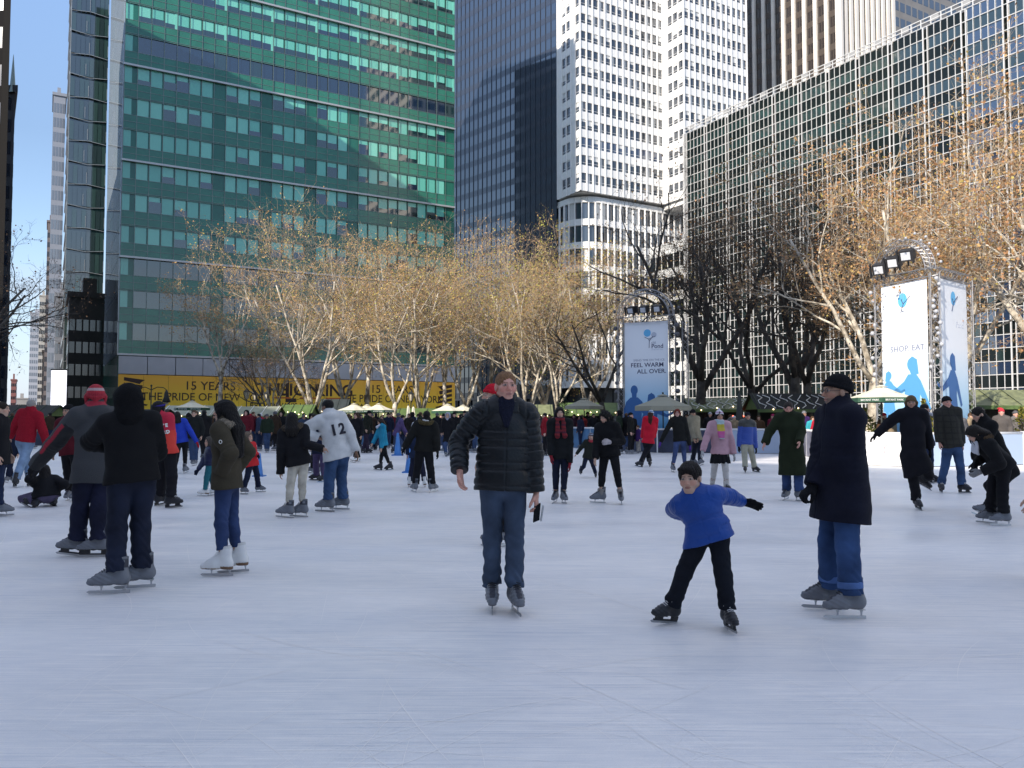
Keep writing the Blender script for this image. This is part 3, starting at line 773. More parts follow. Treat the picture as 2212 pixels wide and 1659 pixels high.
for a_ in (
    ('c', 457, 58, 591, "thin pale plane tree left of the banner's first 15 YEARS", GA_, .3),
    ('f', 578, 56, 706, "short plane tree with a dark V shaped trunk before THE on the yellow banner", GA_, 1.9),
    ('a', 590, 62, 658, "slim plane tree close behind the V shaped dark trunk", GA_, 4.1),
    ('b', 683, 57, 521, "big white trunked plane tree in front of the K of KING", GA_, .8),
    ('a', 742, 64, 536, "plane tree of two bare pale stems right of the big white trunk", GA_, 2.4),
    ('c', 790, 66, 566, "slender plane tree just left of the second 15 YEARS", GA_, 5.0),
    ('a', 852, 56, 531, "plane tree forking low before the second 15 YEARS", GA_, 3.4),
    ('b', 907, 58, 546, "plane tree with a fan of thin pale limbs at the banner's right part", GA_, 2.2),
    ('c', 955, 60, 596, "straight plane tree at the right end of the yellow banner", GA_, 1.2),
    ('a', 1008, 60, 571, "plane tree just right of the green tower's corner", GA_, 5.6),
    ('d', 1062, 64, 566, "yellowish plane tree rising behind the man in the black puffer jacket", GA_, 3.0),
    ('b', 1135, 58, 556, "leaning plane tree right of the puffer jacket man's shoulder", GA_, 4.6),
    ('d', 1178, 66, 544, "tall plane tree with yellow green top before the dark tower", GA_, 1.1),
    ('a', 1205, 55, 566, "wide plane tree forking left of the white tower's podium", GA_, 1.0),
    ('d', 1262, 62, 546, "plane tree with greenish crown before the white podium corner", GA_, 5.2),
    ('c', 1300, 64, 586, "thin plane tree before the rounded white podium", GA_, 2.6),
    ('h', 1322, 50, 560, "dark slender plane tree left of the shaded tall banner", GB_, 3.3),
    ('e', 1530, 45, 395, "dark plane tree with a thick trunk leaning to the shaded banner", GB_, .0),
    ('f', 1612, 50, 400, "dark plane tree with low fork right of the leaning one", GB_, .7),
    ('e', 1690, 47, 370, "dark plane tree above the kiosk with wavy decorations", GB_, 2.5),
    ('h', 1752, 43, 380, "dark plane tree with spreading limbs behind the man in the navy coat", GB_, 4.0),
    ('g', 1862, 35, 330, "sunlit plane tree just left of the sunlit tall banner", GC_, .5),
    ('g', 2108, 35, 300, "thick trunked sunlit plane tree just right of the sunlit tall banner", GC_, 2.3),
    ('g', 2290, 32, 150, "tall russet plane tree reaching in over the upper right edge", GC_, 4.2),
    ('g', 2010, 45, 400, "sunlit plane tree standing behind the sunlit tall banner", GC_, 3.5),
    ('h', -170, 44, 400, "bare dark tree reaching in from the left edge", "bare trees at the left", .2),
    ): tr_at(*a_)

# ------------------------------------------------------------------ rink barrier
M_bpan = [mat("barrier_navy", (.03, .04, .075), .4, var=(1.2, .5)), mat("barrier_pale_blue", (.36, .45, .58), .4), mat("barrier_white", (.8, .8, .8), .4), mat("barrier_blue", (.06, .16, .30), .4, var=(.9, .4)), mat("barrier_grey", (.12, .12, .15), .4, var=(2, .4))]
M_rail = mat("white_rail", (.7, .7, .7), .4)
def barrier():
    c = EDGE[8]; p = empty("rink_barrier", (c.x, c.y, 0), "low rink barrier of advert panels with a white top rail", "barrier")
    rail = MB(); rg = random.Random(4)
    for i in range(0, len(EDGE) - 1):
        a, b = EDGE[i].copy(), EDGE[i + 1].copy(); a.z = b.z = 0
        ln = (b - a).length; n = max(1, round(ln / 2.4)); d = (b - a) / ln; out = Vector((d.y, -d.x, 0)); out = out if out.dot(a) > 0 else -out
        for k in range(n):
            s = a + d * (ln * k / n); e = a + d * (ln * (k + 1) / n); px = 1106 + FPX * s.x / s.y
            if px < 1300: m = M_bpan[rg.choice((0, 0, 3, 4))]
            elif px < 1450: m = M_bpan[rg.choice((0, 3, 4))]
            elif px < 1490 or 1545 < px < 1590: m = M_bpan[1]
            elif px < 1770: m = M_bpan[rg.choice((0, 4))]
            elif px < 1955: m = M_bpan[2]
            elif px < 2130: m = M_bpan[1]
            else: m = M_bpan[3]
            mb = MB(); mb.box(s + d * .03 + out * .0 + Z * .02, (e - s) - d * .06, out * .07, Z * 1.0, m)
            mb.build("panel", p)
            po = MB(); po.box(s - d * .03 + out * .01 + Z * 0, d * .06, out * .09, Z * 1.12, M_rail); po.build("post", p)
            if 1860 < px < 1935:     # red curl of lettering on the white panel
                cu = MB(); q = s + (e - s) * .55 + Z * .52 - out * .012; pts = [q + d * (.12 * math.cos(t)) + Z * (.17 * math.sin(t)) for t in [x * .35 + .9 for x in range(14)]]
                cu.tube(pts, [.006 + .012 * math.sin(x / 13 * math.pi) for x in range(14)], mat("red_script", (.75, .32, .34), .5), 5); cu.build("red_curl", p)
        rail.tube([a + out * .035 + Z * 1.06, b + out * .035 + Z * 1.06], .045, M_rail, 8)
    rail.build("top_rail", p, True)
barrier()

# ------------------------------------------------------------------ blue skating cones
M_cone = mat("cone_blue", (.05, .20, .52), .4, var=(3, .1))
def cone(px, py, h, label):
    g = gnd(px, py); p = empty("skating_cone", g, label, "cone", "blue cones standing on the ice")
    a = MB(); a.abox((g.x - h * .24, g.y - h * .24, 0), (g.x + h * .24, g.y + h * .24, h * .05), M_cone); a.build("base", p)
    b = MB(); n = 14; R_ = [(.17, .05), (.155, .09), (.05, .97), (.03, 1.0)]
    b.tube([g + Z * h * z for _, z in R_], [h * r for r, _ in R_], M_cone, n); b.build("cone_body", p, True)
cone(560, 1029, .62, "blue cone behind the small child in the red coat"); cone(859, 984, .95, "blue cone in front of the stooping person in purple")
cone(884, 1021, .78, "blue cone beside the person in the fur trimmed black jacket"); cone(987, 994, .82, "blue cone at the fingertips of the puffer jacket man's sleeve")
cone(953, 951, 1.0, "blue cone far back beside the person in a pale hood")

# ------------------------------------------------------------------ umbrellas
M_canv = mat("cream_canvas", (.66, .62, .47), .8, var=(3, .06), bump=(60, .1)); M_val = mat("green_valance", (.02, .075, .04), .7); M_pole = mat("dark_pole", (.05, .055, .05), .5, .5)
M_canv2 = mat("shaded_canvas", (.30, .29, .22), .85); M_wlet = mat("white_letter", (.8, .8, .75), .6)  # second canvas is the cream one with building shade put into its colour
GU = "park umbrellas around the rink"
def umbrella(px, py_apex, Y, wid, label, m=M_canv, val=True, word=False, rot=.2):
    ap = at(px, py_apex, Y); r = wid / 2; zt = ap.z; ze = zt - wid * .20
    p = empty("park_umbrella", (ap.x, ap.y, GZ), label, "umbrella", GU)
    c = MB(); v = MB(); ring = []
    for k in range(8):
        t = rot + k * math.pi / 4; ring.append(Vector((ap.x + r * math.cos(t), ap.y + r * math.sin(t), ze)))
    vent = [ap + (q - ap) * .22 + Z * .02 for q in ring]
    for k in range(8):
        a, b = ring[k], ring[(k + 1) % 8]; a1 = ap.lerp(a, .5) - Z * wid * .012; b1 = ap.lerp(b, .5) - Z * wid * .012; md = (a + b) / 2 - ((a + b) / 2 - Vector((ap.x, ap.y, ze))) * .05; m1 = (a1 + b1) / 2 - Z * .01
        t0 = ap.lerp(a, .16); t1 = ap.lerp(b, .16)
        c.poly([t0, a1, m1, b1, t1], m); c.poly([a1, a, md, m1], m); c.poly([m1, md, b, b1], m)
        c.poly([ap + Z * .03, vent[k] + Z * .03, vent[(k + 1) % 8] + Z * .03], m)
        dz = Z * -wid * .075
        v.poly([a, a + dz, md + dz, md], M_val if val else m); v.poly([md, md + dz, b + dz, b], M_val if val else m)
    cn = c.build("canopy", p); v.build("valance", p)
    po = MB(); po.tube([Vector((ap.x, ap.y, GZ)), ap - Z * .02], .03, M_pole, 8); po.ball(ap + Z * .06, .05, M_pole); po.build("pole", p)
    for k in range(8):
        rb = MB(); rb.tube([ap - Z * .12, ring[k] - Z * .03], .012, M_pole, 4); rb.build("rib", p)
    if word:
        for k in range(8):
            a, b = ring[k], ring[(k + 1) % 8]; md = (a + b) / 2
            nrm = Vector((md.x - ap.x, md.y - ap.y, 0)).normalized()
            if nrm.y < -.35:
                d = (b - a).normalized(); d = d if d.x > 0 else -d
                mdp = md - (md - Vector((ap.x, ap.y, ze))) * .025
                text("lettering", "BRYANT PARK", wid * .044, mdp + nrm * .03 - Z * wid * .055, d, Z, M_wlet, p, 'CENTER', .004, 1.0)
def closed_umbrella(px, py_top, Y, h, label, m=M_canv):
    t = at(px, py_top, Y); p = empty("folded_umbrella", (t.x, t.y, GZ), label, "umbrella", "folded umbrellas")
    c = MB(); n = 12; k0 = len(c.v)
    prof = [(0.02, 0), (.06, .06), (.13, .5), (.19, .92), (.14, 1.0)]
    for r, f in prof:
        for q in range(n): c.v.append((t.x + r * (1 + .3 * (q % 2)) * math.cos(2 * math.pi * q / n), t.y + r * (1 + .3 * (q % 2)) * math.sin(2 * math.pi * q / n), t.z - h * f))
    for j in range(len(prof) - 1):
        for q in range(n): c.f.append([k0 + j * n + q, k0 + (j + 1) * n + q, k0 + (j + 1) * n + (q + 1) % n, k0 + j * n + (q + 1) % n]); c.m.append(c.mi(m))
    c.build("folded_canopy", p)
    po = MB(); po.tube([Vector((t.x, t.y, GZ)), t + Z * .1], .03, M_pole, 8); po.build("pole", p)
umbrella(415, 866, 52, 2.2, "open cream umbrella left of the girl with long black hair", word=True)
umbrella(765, 872, 52, 2.2, "open cream umbrella above the man in the white jacket's hood", word=True)
umbrella(793, 874, 57, 2.1, "cream umbrella half hidden between two larger cream ones")
umbrella(818, 872, 50, 2.0, "open cream umbrella with a pale panel right of centre left pair", rot=.5, word=True)
umbrella(967, 873, 50, 2.1, "open cream umbrella below the right end of the yellow banner", rot=.4)
umbrella(1000, 875, 53, 2.0, "cream umbrella overlapped by the one under the banner's end")
umbrella(1118, 868, 44, 2.0, "cream umbrella by the puffer jacket man's shoulder", rot=.6)
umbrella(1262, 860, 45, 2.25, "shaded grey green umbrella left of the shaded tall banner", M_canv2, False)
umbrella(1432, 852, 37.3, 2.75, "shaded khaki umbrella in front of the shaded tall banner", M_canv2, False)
umbrella(1903, 833, 26.9, 2.05, "sunlit cream umbrella lettered on its green edge before the sunlit tall banner", word=True, rot=.39)
closed_umbrella(882, 876, 47, 1.75, "folded pale umbrella left of the fur trimmed jacket")
closed_umbrella(893, 878, 48, 1.6, "thin folded pale umbrella close beside another folded one")
closed_umbrella(1037, 876, 46, 1.6, "folded pale umbrella below the curved white street lamp")
closed_umbrella(1056, 880, 47, 1.4, "folded pale umbrella half hidden by the red cap")
closed_umbrella(1597, 848, 38, 2.2, "dark folded umbrella left of the boy in the blue puffer jacket", mat("dark_canvas", (.05, .055, .05), .8))

# ------------------------------------------------------------------ market kiosks
M_kg = mat("kiosk_green", (.10, .16, .05), .6, var=(2, .2)); M_kroof = mat("kiosk_roof_olive", (.20, .22, .11), .5, var=(3, .25)); M_kslat = mat("kiosk_slat_roof", (.34, .35, .26), .3, var=(2, .2)); M_kdark = mat("kiosk_dark", (.02, .022, .02), .7)
M_kfr = mat("kiosk_frame", (.06, .08, .05), .6); M_bulb = mat("warm_bulb", (.9, .8, .6), .5, emit=((1, .75, .4), 3.0)); M_rbulb = mat("red_bulb", (.9, .1, .05), .5, emit=((1, .12, .05), 4.0))
M_goods = [mat("goods_%s" % n, c, .7) for n, c in (("cream", (.55, .5, .4)), ("red", (.4, .05, .05)), ("tan", (.35, .25, .15)), ("white", (.7, .7, .68)), ("blue", (.08, .12, .3)))]
def kiosk(px0, px1, py_ridge, py_eave, Y, label, roof=M_kroof, bulbs=0, red=0, wavy=False, slat=False, seed=1):
    a, b = at(px0, py_eave, Y), at(px1, py_eave, Y); wd = (b - a).length; d = (b - a).normalized(); back = Vector((-d.y, d.x, 0)); back = back if back.y > 0 else -back
    ez = a.z; rz = at(px0, py_ridge, Y + 1.2).z; a.z = 0; rg = random.Random(seed)
    p = empty("market_kiosk", (a + d * wd / 2) + Z * GZ, label, "kiosk", "market kiosks around the rink")
    P = lambda t, y, z: a + d * t + back * y + Z * z
    r = MB()
    for y0, z0, y1, z1 in ((-.25, ez, 1.2, rz), (2.65, ez, 1.2, rz)):
        r.poly([P(-.15, y0, z0), P(wd + .15, y0, z0), P(wd + .15, y1, z1), P(-.15, y1, z1)], roof); r.poly([P(-.15, y0, z0 - .05), P(wd + .15, y0, z0 - .05), P(wd + .15, y1, z1 - .05), P(-.15, y1, z1 - .05)][::-1], M_kfr)
    r.poly([P(-.15, -.25, ez), P(-.15, -.25, ez - .16), P(wd + .15, -.25, ez - .16), P(wd + .15, -.25, ez)], M_kg)
    r.build("roof", p)
    nb = max(3, int(wd / .8)); bt = MB()
    for i in range(nb + 1):
        t = i * wd / nb; bt.tube([P(t, -.27, ez + .02), P(t, 1.2, rz + .03)], .025 if slat else .018, M_wlet if slat else M_kfr, 4)
    bt.build("roof_batten", p)
    w = MB(); w.box(P(0, 2.3, GZ), d * wd, back * .06, Z * (ez - GZ), M_kdark); w.build("back_wall", p)
    c = MB(); c.box(P(.1, .1, GZ), d * (wd - .2), back * .6, Z * .95, M_kg); c.build("counter", p)
    for t in (0, wd):
        po = MB(); po.box(P(t - .05, 0, GZ), d * .1, back * .1, Z * (ez - GZ), M_kfr); po.build("post", p)
        for ge in (0,):
            gb = MB(); gb.poly([P(t, -.2, ez), P(t, 2.6, ez), P(t, 1.2, rz - .02)], M_kg); gb.build("gable", p)
    gd = MB()
    for i in range(int(wd * 4)):
        t = rg.uniform(.2, wd - .3); h = rg.uniform(.1, .35); z0 = rg.choice((GZ + .95, GZ + 1.45, GZ + 1.8)); y = .3 if z0 < GZ + 1 else 2.1
        gd.box(P(t, y, z0), d * rg.uniform(.1, .25), back * .12, Z * h, rg.choice(M_goods))
    gd.build("goods_display", p)
    if bulbs:
        for i in range(bulbs):
            bm = MB(); bm.ball(P((i + .5) * wd / bulbs, -.3, ez - .02 + rg.uniform(-.08, .3)), .035, M_bulb, 6, 4); bm.build("bulb", p)
    for i in range(red):
        bm = MB(); bm.ball(P(wd * .62 + i * .55, -.3, ez - .38), .05, M_rbulb, 6, 4); bm.build("red_bulb", p)
    if wavy:
        wv = MB()
        for i in range(9):
            t = (i + .5) * wd / 9; pts = [P(t + .18 * math.sin(k * 1.9 + i), -.2 + 1.4 * k / 6 + .0, ez + (rz - ez) * k / 6 + .05) for k in range(6)]
            wv.tube(pts, .022, M_wlet, 4)
        wv.build("wavy_decoration", p)
kiosk(-60, 104, 875, 899, 52, "dark roofed market kiosk at the far left edge", M_kdark, 5, seed=2)
kiosk(255, 345, 884, 898, 50, "market kiosk hidden behind the black hoodie", M_kdark, 0, seed=3)
kiosk(350, 455, 876, 898, 56, "market kiosk behind the left cream umbrella", M_kslat, 8, slat=True, seed=4)
kiosk(480, 592, 878, 899, 52, "market kiosk with a pale slatted roof", M_kslat, 6, slat=True, seed=5)
kiosk(604, 668, 874, 898, 54, "green gabled market kiosk with light bulbs beside the slatted roof", M_kg, 8, seed=6)
kiosk(690, 745, 862, 892, 62, "market kiosk with a pale flat looking roof below KING", M_kslat, 4, seed=7)
kiosk(752, 855, 884, 900, 56, "olive roofed market kiosk behind the pair of cream umbrellas", M_kroof, 6, seed=8)
kiosk(860, 950, 882, 900, 55, "green market kiosk behind the folded umbrellas", M_kg, 6, seed=9)
kiosk(985, 1075, 880, 899, 56, "olive market kiosk near the curved street lamp", M_kroof, 4, seed=10)
kiosk(1105, 1190, 874, 896, 50, "olive market kiosk left of the woman in the red scarf", M_kroof, 6, seed=11)
kiosk(1215, 1335, 870, 893, 52, "market kiosk behind the grey green umbrella", M_kg, 9, seed=12)
kiosk(1495, 1632, 860, 884, 44, "dark market kiosk with a row of red bulbs", M_kroof, 4, 3, True, seed=13)
kiosk(1640, 1800, 850, 884, 41, "dark market kiosk with white wavy decorations on its roof", M_kdark, 3, 0, True, seed=14)
kiosk(2098, 2300, 842, 876, 34, "grey green roofed market kiosk at the right edge", M_kroof, 0, seed=15)

# ------------------------------------------------------------------ street lamps and the lit sign
M_iron = mat("black_iron", (.018, .02, .018), .5, .3); M_lglass = mat("lamp_glass", (.55, .5, .38), .3)
def lamp_twin(px, py_top, Y, label):
    t = at(px, py_top, Y); b = Vector((t.x, t.y, GZ)); p = empty("street_lamp", b, label, "street lamp")
    m = MB(); m.tube([b, b + Z * .5, b + Z * .55, t], [.14, .11, .06, .045], M_iron, 10); m.ball(t, .09, M_iron); m.build("post", p, True)
    for s in (-1, 1):
        ar = MB(); ar.tube([t - Z * .35, t + V(s * .5, 0, -.12), t + V(s * 1.0, 0, -.16), t + V(s * 1.25, 0, -.35)], .035, M_iron, 6); ar.build("arm", p, True)
        sh = MB(); c = t + V(s * 1.25, 0, -.35); sh.tube([c, c - Z * .25, c - Z * .6, c - Z * .95, c - Z * 1.02], [.05, .16, .2, .33, .3], M_iron, 12); l = sh.build("lamp_shade", p, True)
        gl = MB(); gl.ball(c - Z * 1.02, .2, M_lglass); gl.build("bulb", l)
def lamp_lantern(px, py_top, Y, label, offs=(0,)):
    t = at(px, py_top, Y); b = Vector((t.x, t.y, GZ)); p = empty("lantern_post", b, label, "street lamp")
    m = MB(); m.tube([b, b + Z * .5, t - Z * 1.0], [.13, .06, .045], M_iron, 8)
    if len(offs) > 1: m.tube([t + V(offs[0], 0, -1.0), t + V(0, 0, -1.3), t + V(offs[-1], 0, -1.0)], .04, M_iron, 6)
    m.build("post", p, True)
    for o_ in offs:
        c = t + V(o_, 0, -1.0); l = MB(); l.tube([c, c + Z * .08, c + Z * .62], [.12, .16, .3], M_lglass, 6); q = l.build("lantern_glass", p)
        h = MB(); h.tube([c + Z * .62, c + Z * .8, c + Z * .9, c + Z * 1.0], [.36, .18, .05, .02], M_iron, 6)
        for k in range(6): h.tube([c + V(.13 * math.cos(k * 1.047), .13 * math.sin(k * 1.047), 0), c + V(.31 * math.cos(k * 1.047), .31 * math.sin(k * 1.047), .62)], .02, M_iron, 4)
        h.build("lantern_frame", p)
lamp_twin(327, 833, 66, "twin armed black street lamp with bell shades before the yellow banner's left end")
lamp_lantern(533, 838, 72, "single black lantern post after the word YORK")
lamp_lantern(564, 843, 78, "double black lantern post left of the letters THE", (-.55, .55))
lamp_lantern(888, 843, 76, "black lantern post below the second NEW YORK line")
def lamp_curved():
    t = at(1033, 856, 60); b = Vector((t.x, t.y, GZ)); p = empty("street_lamp", b, "white modern street lamp with a curved arm left of the red cap", "street lamp")
    wm = mat("pale_lamp_metal", (.6, .6, .58), .4, .3); m = MB(); m.tube([b, t], [.09, .06], wm, 8); m.build("post", p, True)
    a = MB(); a.tube([t - Z * .1, t + V(.25, 0, .1), t + V(.6, 0, .32), t + V(.9, 0, .34)], .035, wm, 6); a.build("arm", p, True)
    h = MB(); h.ball(t + V(1.05, 0, .32), .2, wm, 8, 5, (1.2, .7, .5)); h.build("lamp_head", p, True)
lamp_curved()
def lit_sign():
    a, b = at(109, 882, 74), at(141, 800, 74); p = empty("lit_sign", ((a.x + b.x) / 2, 74, GZ), "tall glowing white sign at the end of the side street", "sign")
    m = MB(); m.abox((a.x, 74, a.z), (b.x, 74.25, b.z), mat("sign_white_lit", (.9, .9, .9), .5, emit=((.95, .95, 1), .9))); m.build("lit_panel", p)
    f = MB(); f.abox((a.x - .1, 74.03, a.z - .35), (b.x + .1, 74.3, a.z - .01), M_iron); f.abox((a.x - .1, 74.03, b.z + .01), (b.x + .1, 74.3, b.z + .12), M_iron); f.build("frame", p)
    q = MB(); q.abox((a.x + .3, 74.05, GZ), (b.x - .3, 74.2, a.z - .35), M_iron); q.build("post", p)
    k = MB(); cx = (a.x + b.x) / 2; gm = mat("sign_grey_mark", (.35, .35, .38), .6, emit=((.6, .6, .65), .4))
    for i in range(7): k.tube([V(cx - .35 + .11 * i, 73.985, a.z + .55 + .12 * math.sin(i * 2.1)), V(cx - .28 + .1 * i, 73.985, a.z + .5 + .14 * math.cos(i * 1.7))], .025, gm, 4)
    k.tube([V(cx - .25, 73.985, a.z + 1.35), V(cx, 73.985, a.z + 1.28), V(cx + .25, 73.985, a.z + 1.36)], .03, mat("sign_pink_mark", (.8, .5, .5), .6, emit=((.9, .6, .6), .5)), 4)
    k.build("sign_marks", p)
lit_sign()

# ------------------------------------------------------------------ tall banners on truss frames
M_truss = mat("aluminium_truss", (.36, .36, .37), .4, .7); M_dkt = mat("dark_fixture", (.02, .02, .022), .5); M_lens = mat("spot_lens", (.6, .62, .65), .2)
M_navy = mat("banner_ink", (.05, .06, .12), .6); M_grey = mat("banner_grey_ink", (.22, .25, .33), .6); M_fade = mat("banner_pale_ink", (.50, .54, .62), .6); M_sil = mat("silhouette_blue", (.09, .32, .62), .6); M_sild = mat("silhouette_deep_blue", (.035, .13, .34), .6); M_cy = mat("logo_cyan", (.12, .45, .75), .6)
def banner_cloth(name, z0, z1):
    m = bpy.data.materials.new(name); nt, N, L = nodes_of(m); b = N["Principled BSDF"]; tc = N.new("ShaderNodeTexCoord"); sx = N.new("ShaderNodeSeparateXYZ"); L.new(tc.outputs["Object"], sx.inputs[0])
    mr = N.new("ShaderNodeMapRange"); mr.inputs["From Min"].default_value = z0; mr.inputs["From Max"].default_value = z1; L.new(sx.outputs["Z"], mr.inputs["Value"])
    cr = N.new("ShaderNodeValToRGB"); e = cr.color_ramp.elements; e[0].position = 0; e[0].color = (.07, .36, .68, 1); e[1].position = .62; e[1].color = (.80, .83, .86, 1); x = e.new(.3); x.color = (.42, .66, .84, 1)
    L.new(mr.outputs[0], cr.inputs["Fac"]); L.new(cr.outputs["Color"], b.inputs["Base Color"]); b.inputs["Roughness"].default_value = .55; return m
def truss(mb, a, b, w=.28, n=None):
    a, b = Vector(a), Vector(b); t = (b - a).normalized(); u = t.cross(Vector((.3, .9, .1))).normalized(); v = t.cross(u); c = [(u * i + v * j) * (w / 2) for i, j in ((-1, -1), (1, -1), (1, 1), (-1, 1))]
    for q in c: mb.tube([a + q, b + q], .017, M_truss, 5)
    n = n or max(2, int((b - a).length / .3))
    for i in range(n):
        p0, p1 = a.lerp(b, i / n), a.lerp(b, (i + 1) / n)
        for k in range(4):
            q0, q1 = (c[k], c[(k + 1) % 4]) if (i + k) % 2 else (c[(k + 1) % 4], c[k])
            mb.tube([p0 + q0, p1 + q1], .011, M_truss, 4, False)
def sil(F, parts, d, m, p, name="silhouette"):
    mb = MB()
    for pl in parts:
        q = [F.O + F.a * x + Z * z + F.n * d for x, z in pl]
        if F.a.cross(Z).dot(F.n) < 0: q = q[::-1]
        mb.poly(q, m); d += .0015
    mb.build(name, p)
def disc(cx, cz, rx, rz, n=14): return [(cx + rx * math.cos(2 * math.pi * k / n), cz + rz * math.sin(2 * math.pi * k / n)) for k in range(n)]
def man_sil(x, z, s, flip=1):
    T = lambda pts: [(x + flip * a * s, z + b * s) for a, b in pts]
    return [T(disc(0, 1.72, .1, .13)), T([(-.06, 1.5), (.06, 1.5), (.07, 1.66), (-.07, 1.66)]), T([(-.17, .75), (.17, .75), (.2, 1.0), (.22, 1.42), (.1, 1.53), (-.1, 1.53), (-.22, 1.42), (-.2, 1.0)]), T([(-.22, 1.42), (-.2, 1.2), (-.26, .85), (-.33, .86), (-.3, 1.2)]), T([(.22, 1.42), (.3, 1.2), (.44, .95), (.40, .9), (.2, 1.15)]), T([(-.15, .0), (-.02, 0), (-.0, .76), (-.17, .76)]), T([(.02, 0), (.14, 0), (.17, .76), (.0, .76)])]
def woman_sil(x, z, s, flip=1):
    T = lambda pts: [(x + flip * a * s, z + b * s) for a, b in pts]
    return [T(disc(0, 1.58, .1, .12)), T([(-.13, 1.42), (.02, 1.4), (.1, 1.6), (.0, 1.72), (-.1, 1.66)]), T([(-.22, .55), (.22, .55), (.15, 1.0), (.17, 1.3), (.08, 1.42), (-.08, 1.42), (-.17, 1.3), (-.14, 1.0)]), T([(-.17, 1.3), (-.14, 1.1), (-.3, .8), (-.36, .84), (-.26, 1.1)]), T([(.17, 1.3), (.15, 1.15), (.42, 1.05), (.62, 1.16), (.62, 1.22), (.42, 1.13)]), T([(-.12, 0), (-.03, 0), (-.01, .56), (-.14, .56)]), T([(.03, 0), (.11, 0), (.14, .56), (.0, .56)])]
def face_from(a, b):
    d = (b - a); d.z = 0; ln = d.length; d.normalize(); n = Vector((d.y, -d.x, 0)); n = n if n.y < 0 else -n
    return Face(a, d, n), ln
def arch_truss(p, A, B, z, r_extra=.0):
    mb = MB(); c = (A + B) / 2; h = (B - A) / 2; r = h.length
    prev = None
    for ro in (0, .22):
        for off in (0, .24):
            n = h.cross(Z).normalized() * off
            pts = [c + h.normalized() * (-(r - .0 + ro - .15) * math.cos(t)) + Z * (z + (r + ro - .15) * .98 * math.sin(t)) + n for t in [k * math.pi / 20 for k in range(21)]]
            mb.tube(pts, .016, M_truss, 5)
            if prev:
                for k in range(20): mb.tube([prev[k], pts[k + 1]], .011, M_truss, 4, False); mb.tube([prev[k + 1], pts[k]], .011, M_truss, 4, False)
            prev = pts
    mb.build("arch_truss", p)
    return c, r
M_ball = mat("frosted_ball_light", (.42, .43, .45), .3)
def balls(p, base, z0, z1, n, rg, sp=.25, r=.085, m=None):
    for i in range(n):
        q = base + V(rg.uniform(-sp, sp), rg.uniform(-sp, sp), z0 + (z1 - z0) * (i + .5) / n)
        mb = MB(); mb.ball(q, r * rg.uniform(.8, 1.15), m or M_ball, 8, 6); mb.build("ball_light", p, True)
def spot(p, pos, aim, s=.34):
    mb = MB(); t = Vector(aim).normalized(); u = t.cross(Z).normalized(); v = u.cross(t)
    mb.box(pos - u * s / 2 - v * s * .42 - t * s * .5, u * s, v * s * .84, t * s, M_dkt)
    mb.box(pos - u * s * .62 - v * s * .55 + t * s * .5, u * s * .1, v * s * 1.1, t * s * .35, M_dkt); mb.box(pos + u * s * .52 - v * s * .55 + t * s * .5, u * s * .1, v * s * 1.1, t * s * .35, M_dkt)
    mb.tube([pos - v * s * .4, pos - v * s * .9], .03, M_dkt, 5)
    o = mb.build("spotlight", p)
    l = MB(); l.box(pos - u * s * .34 - v * s * .3 + t * s * .503, u * s * .68, v * s * .6, t * .012, M_lens); l.build("lens", o)
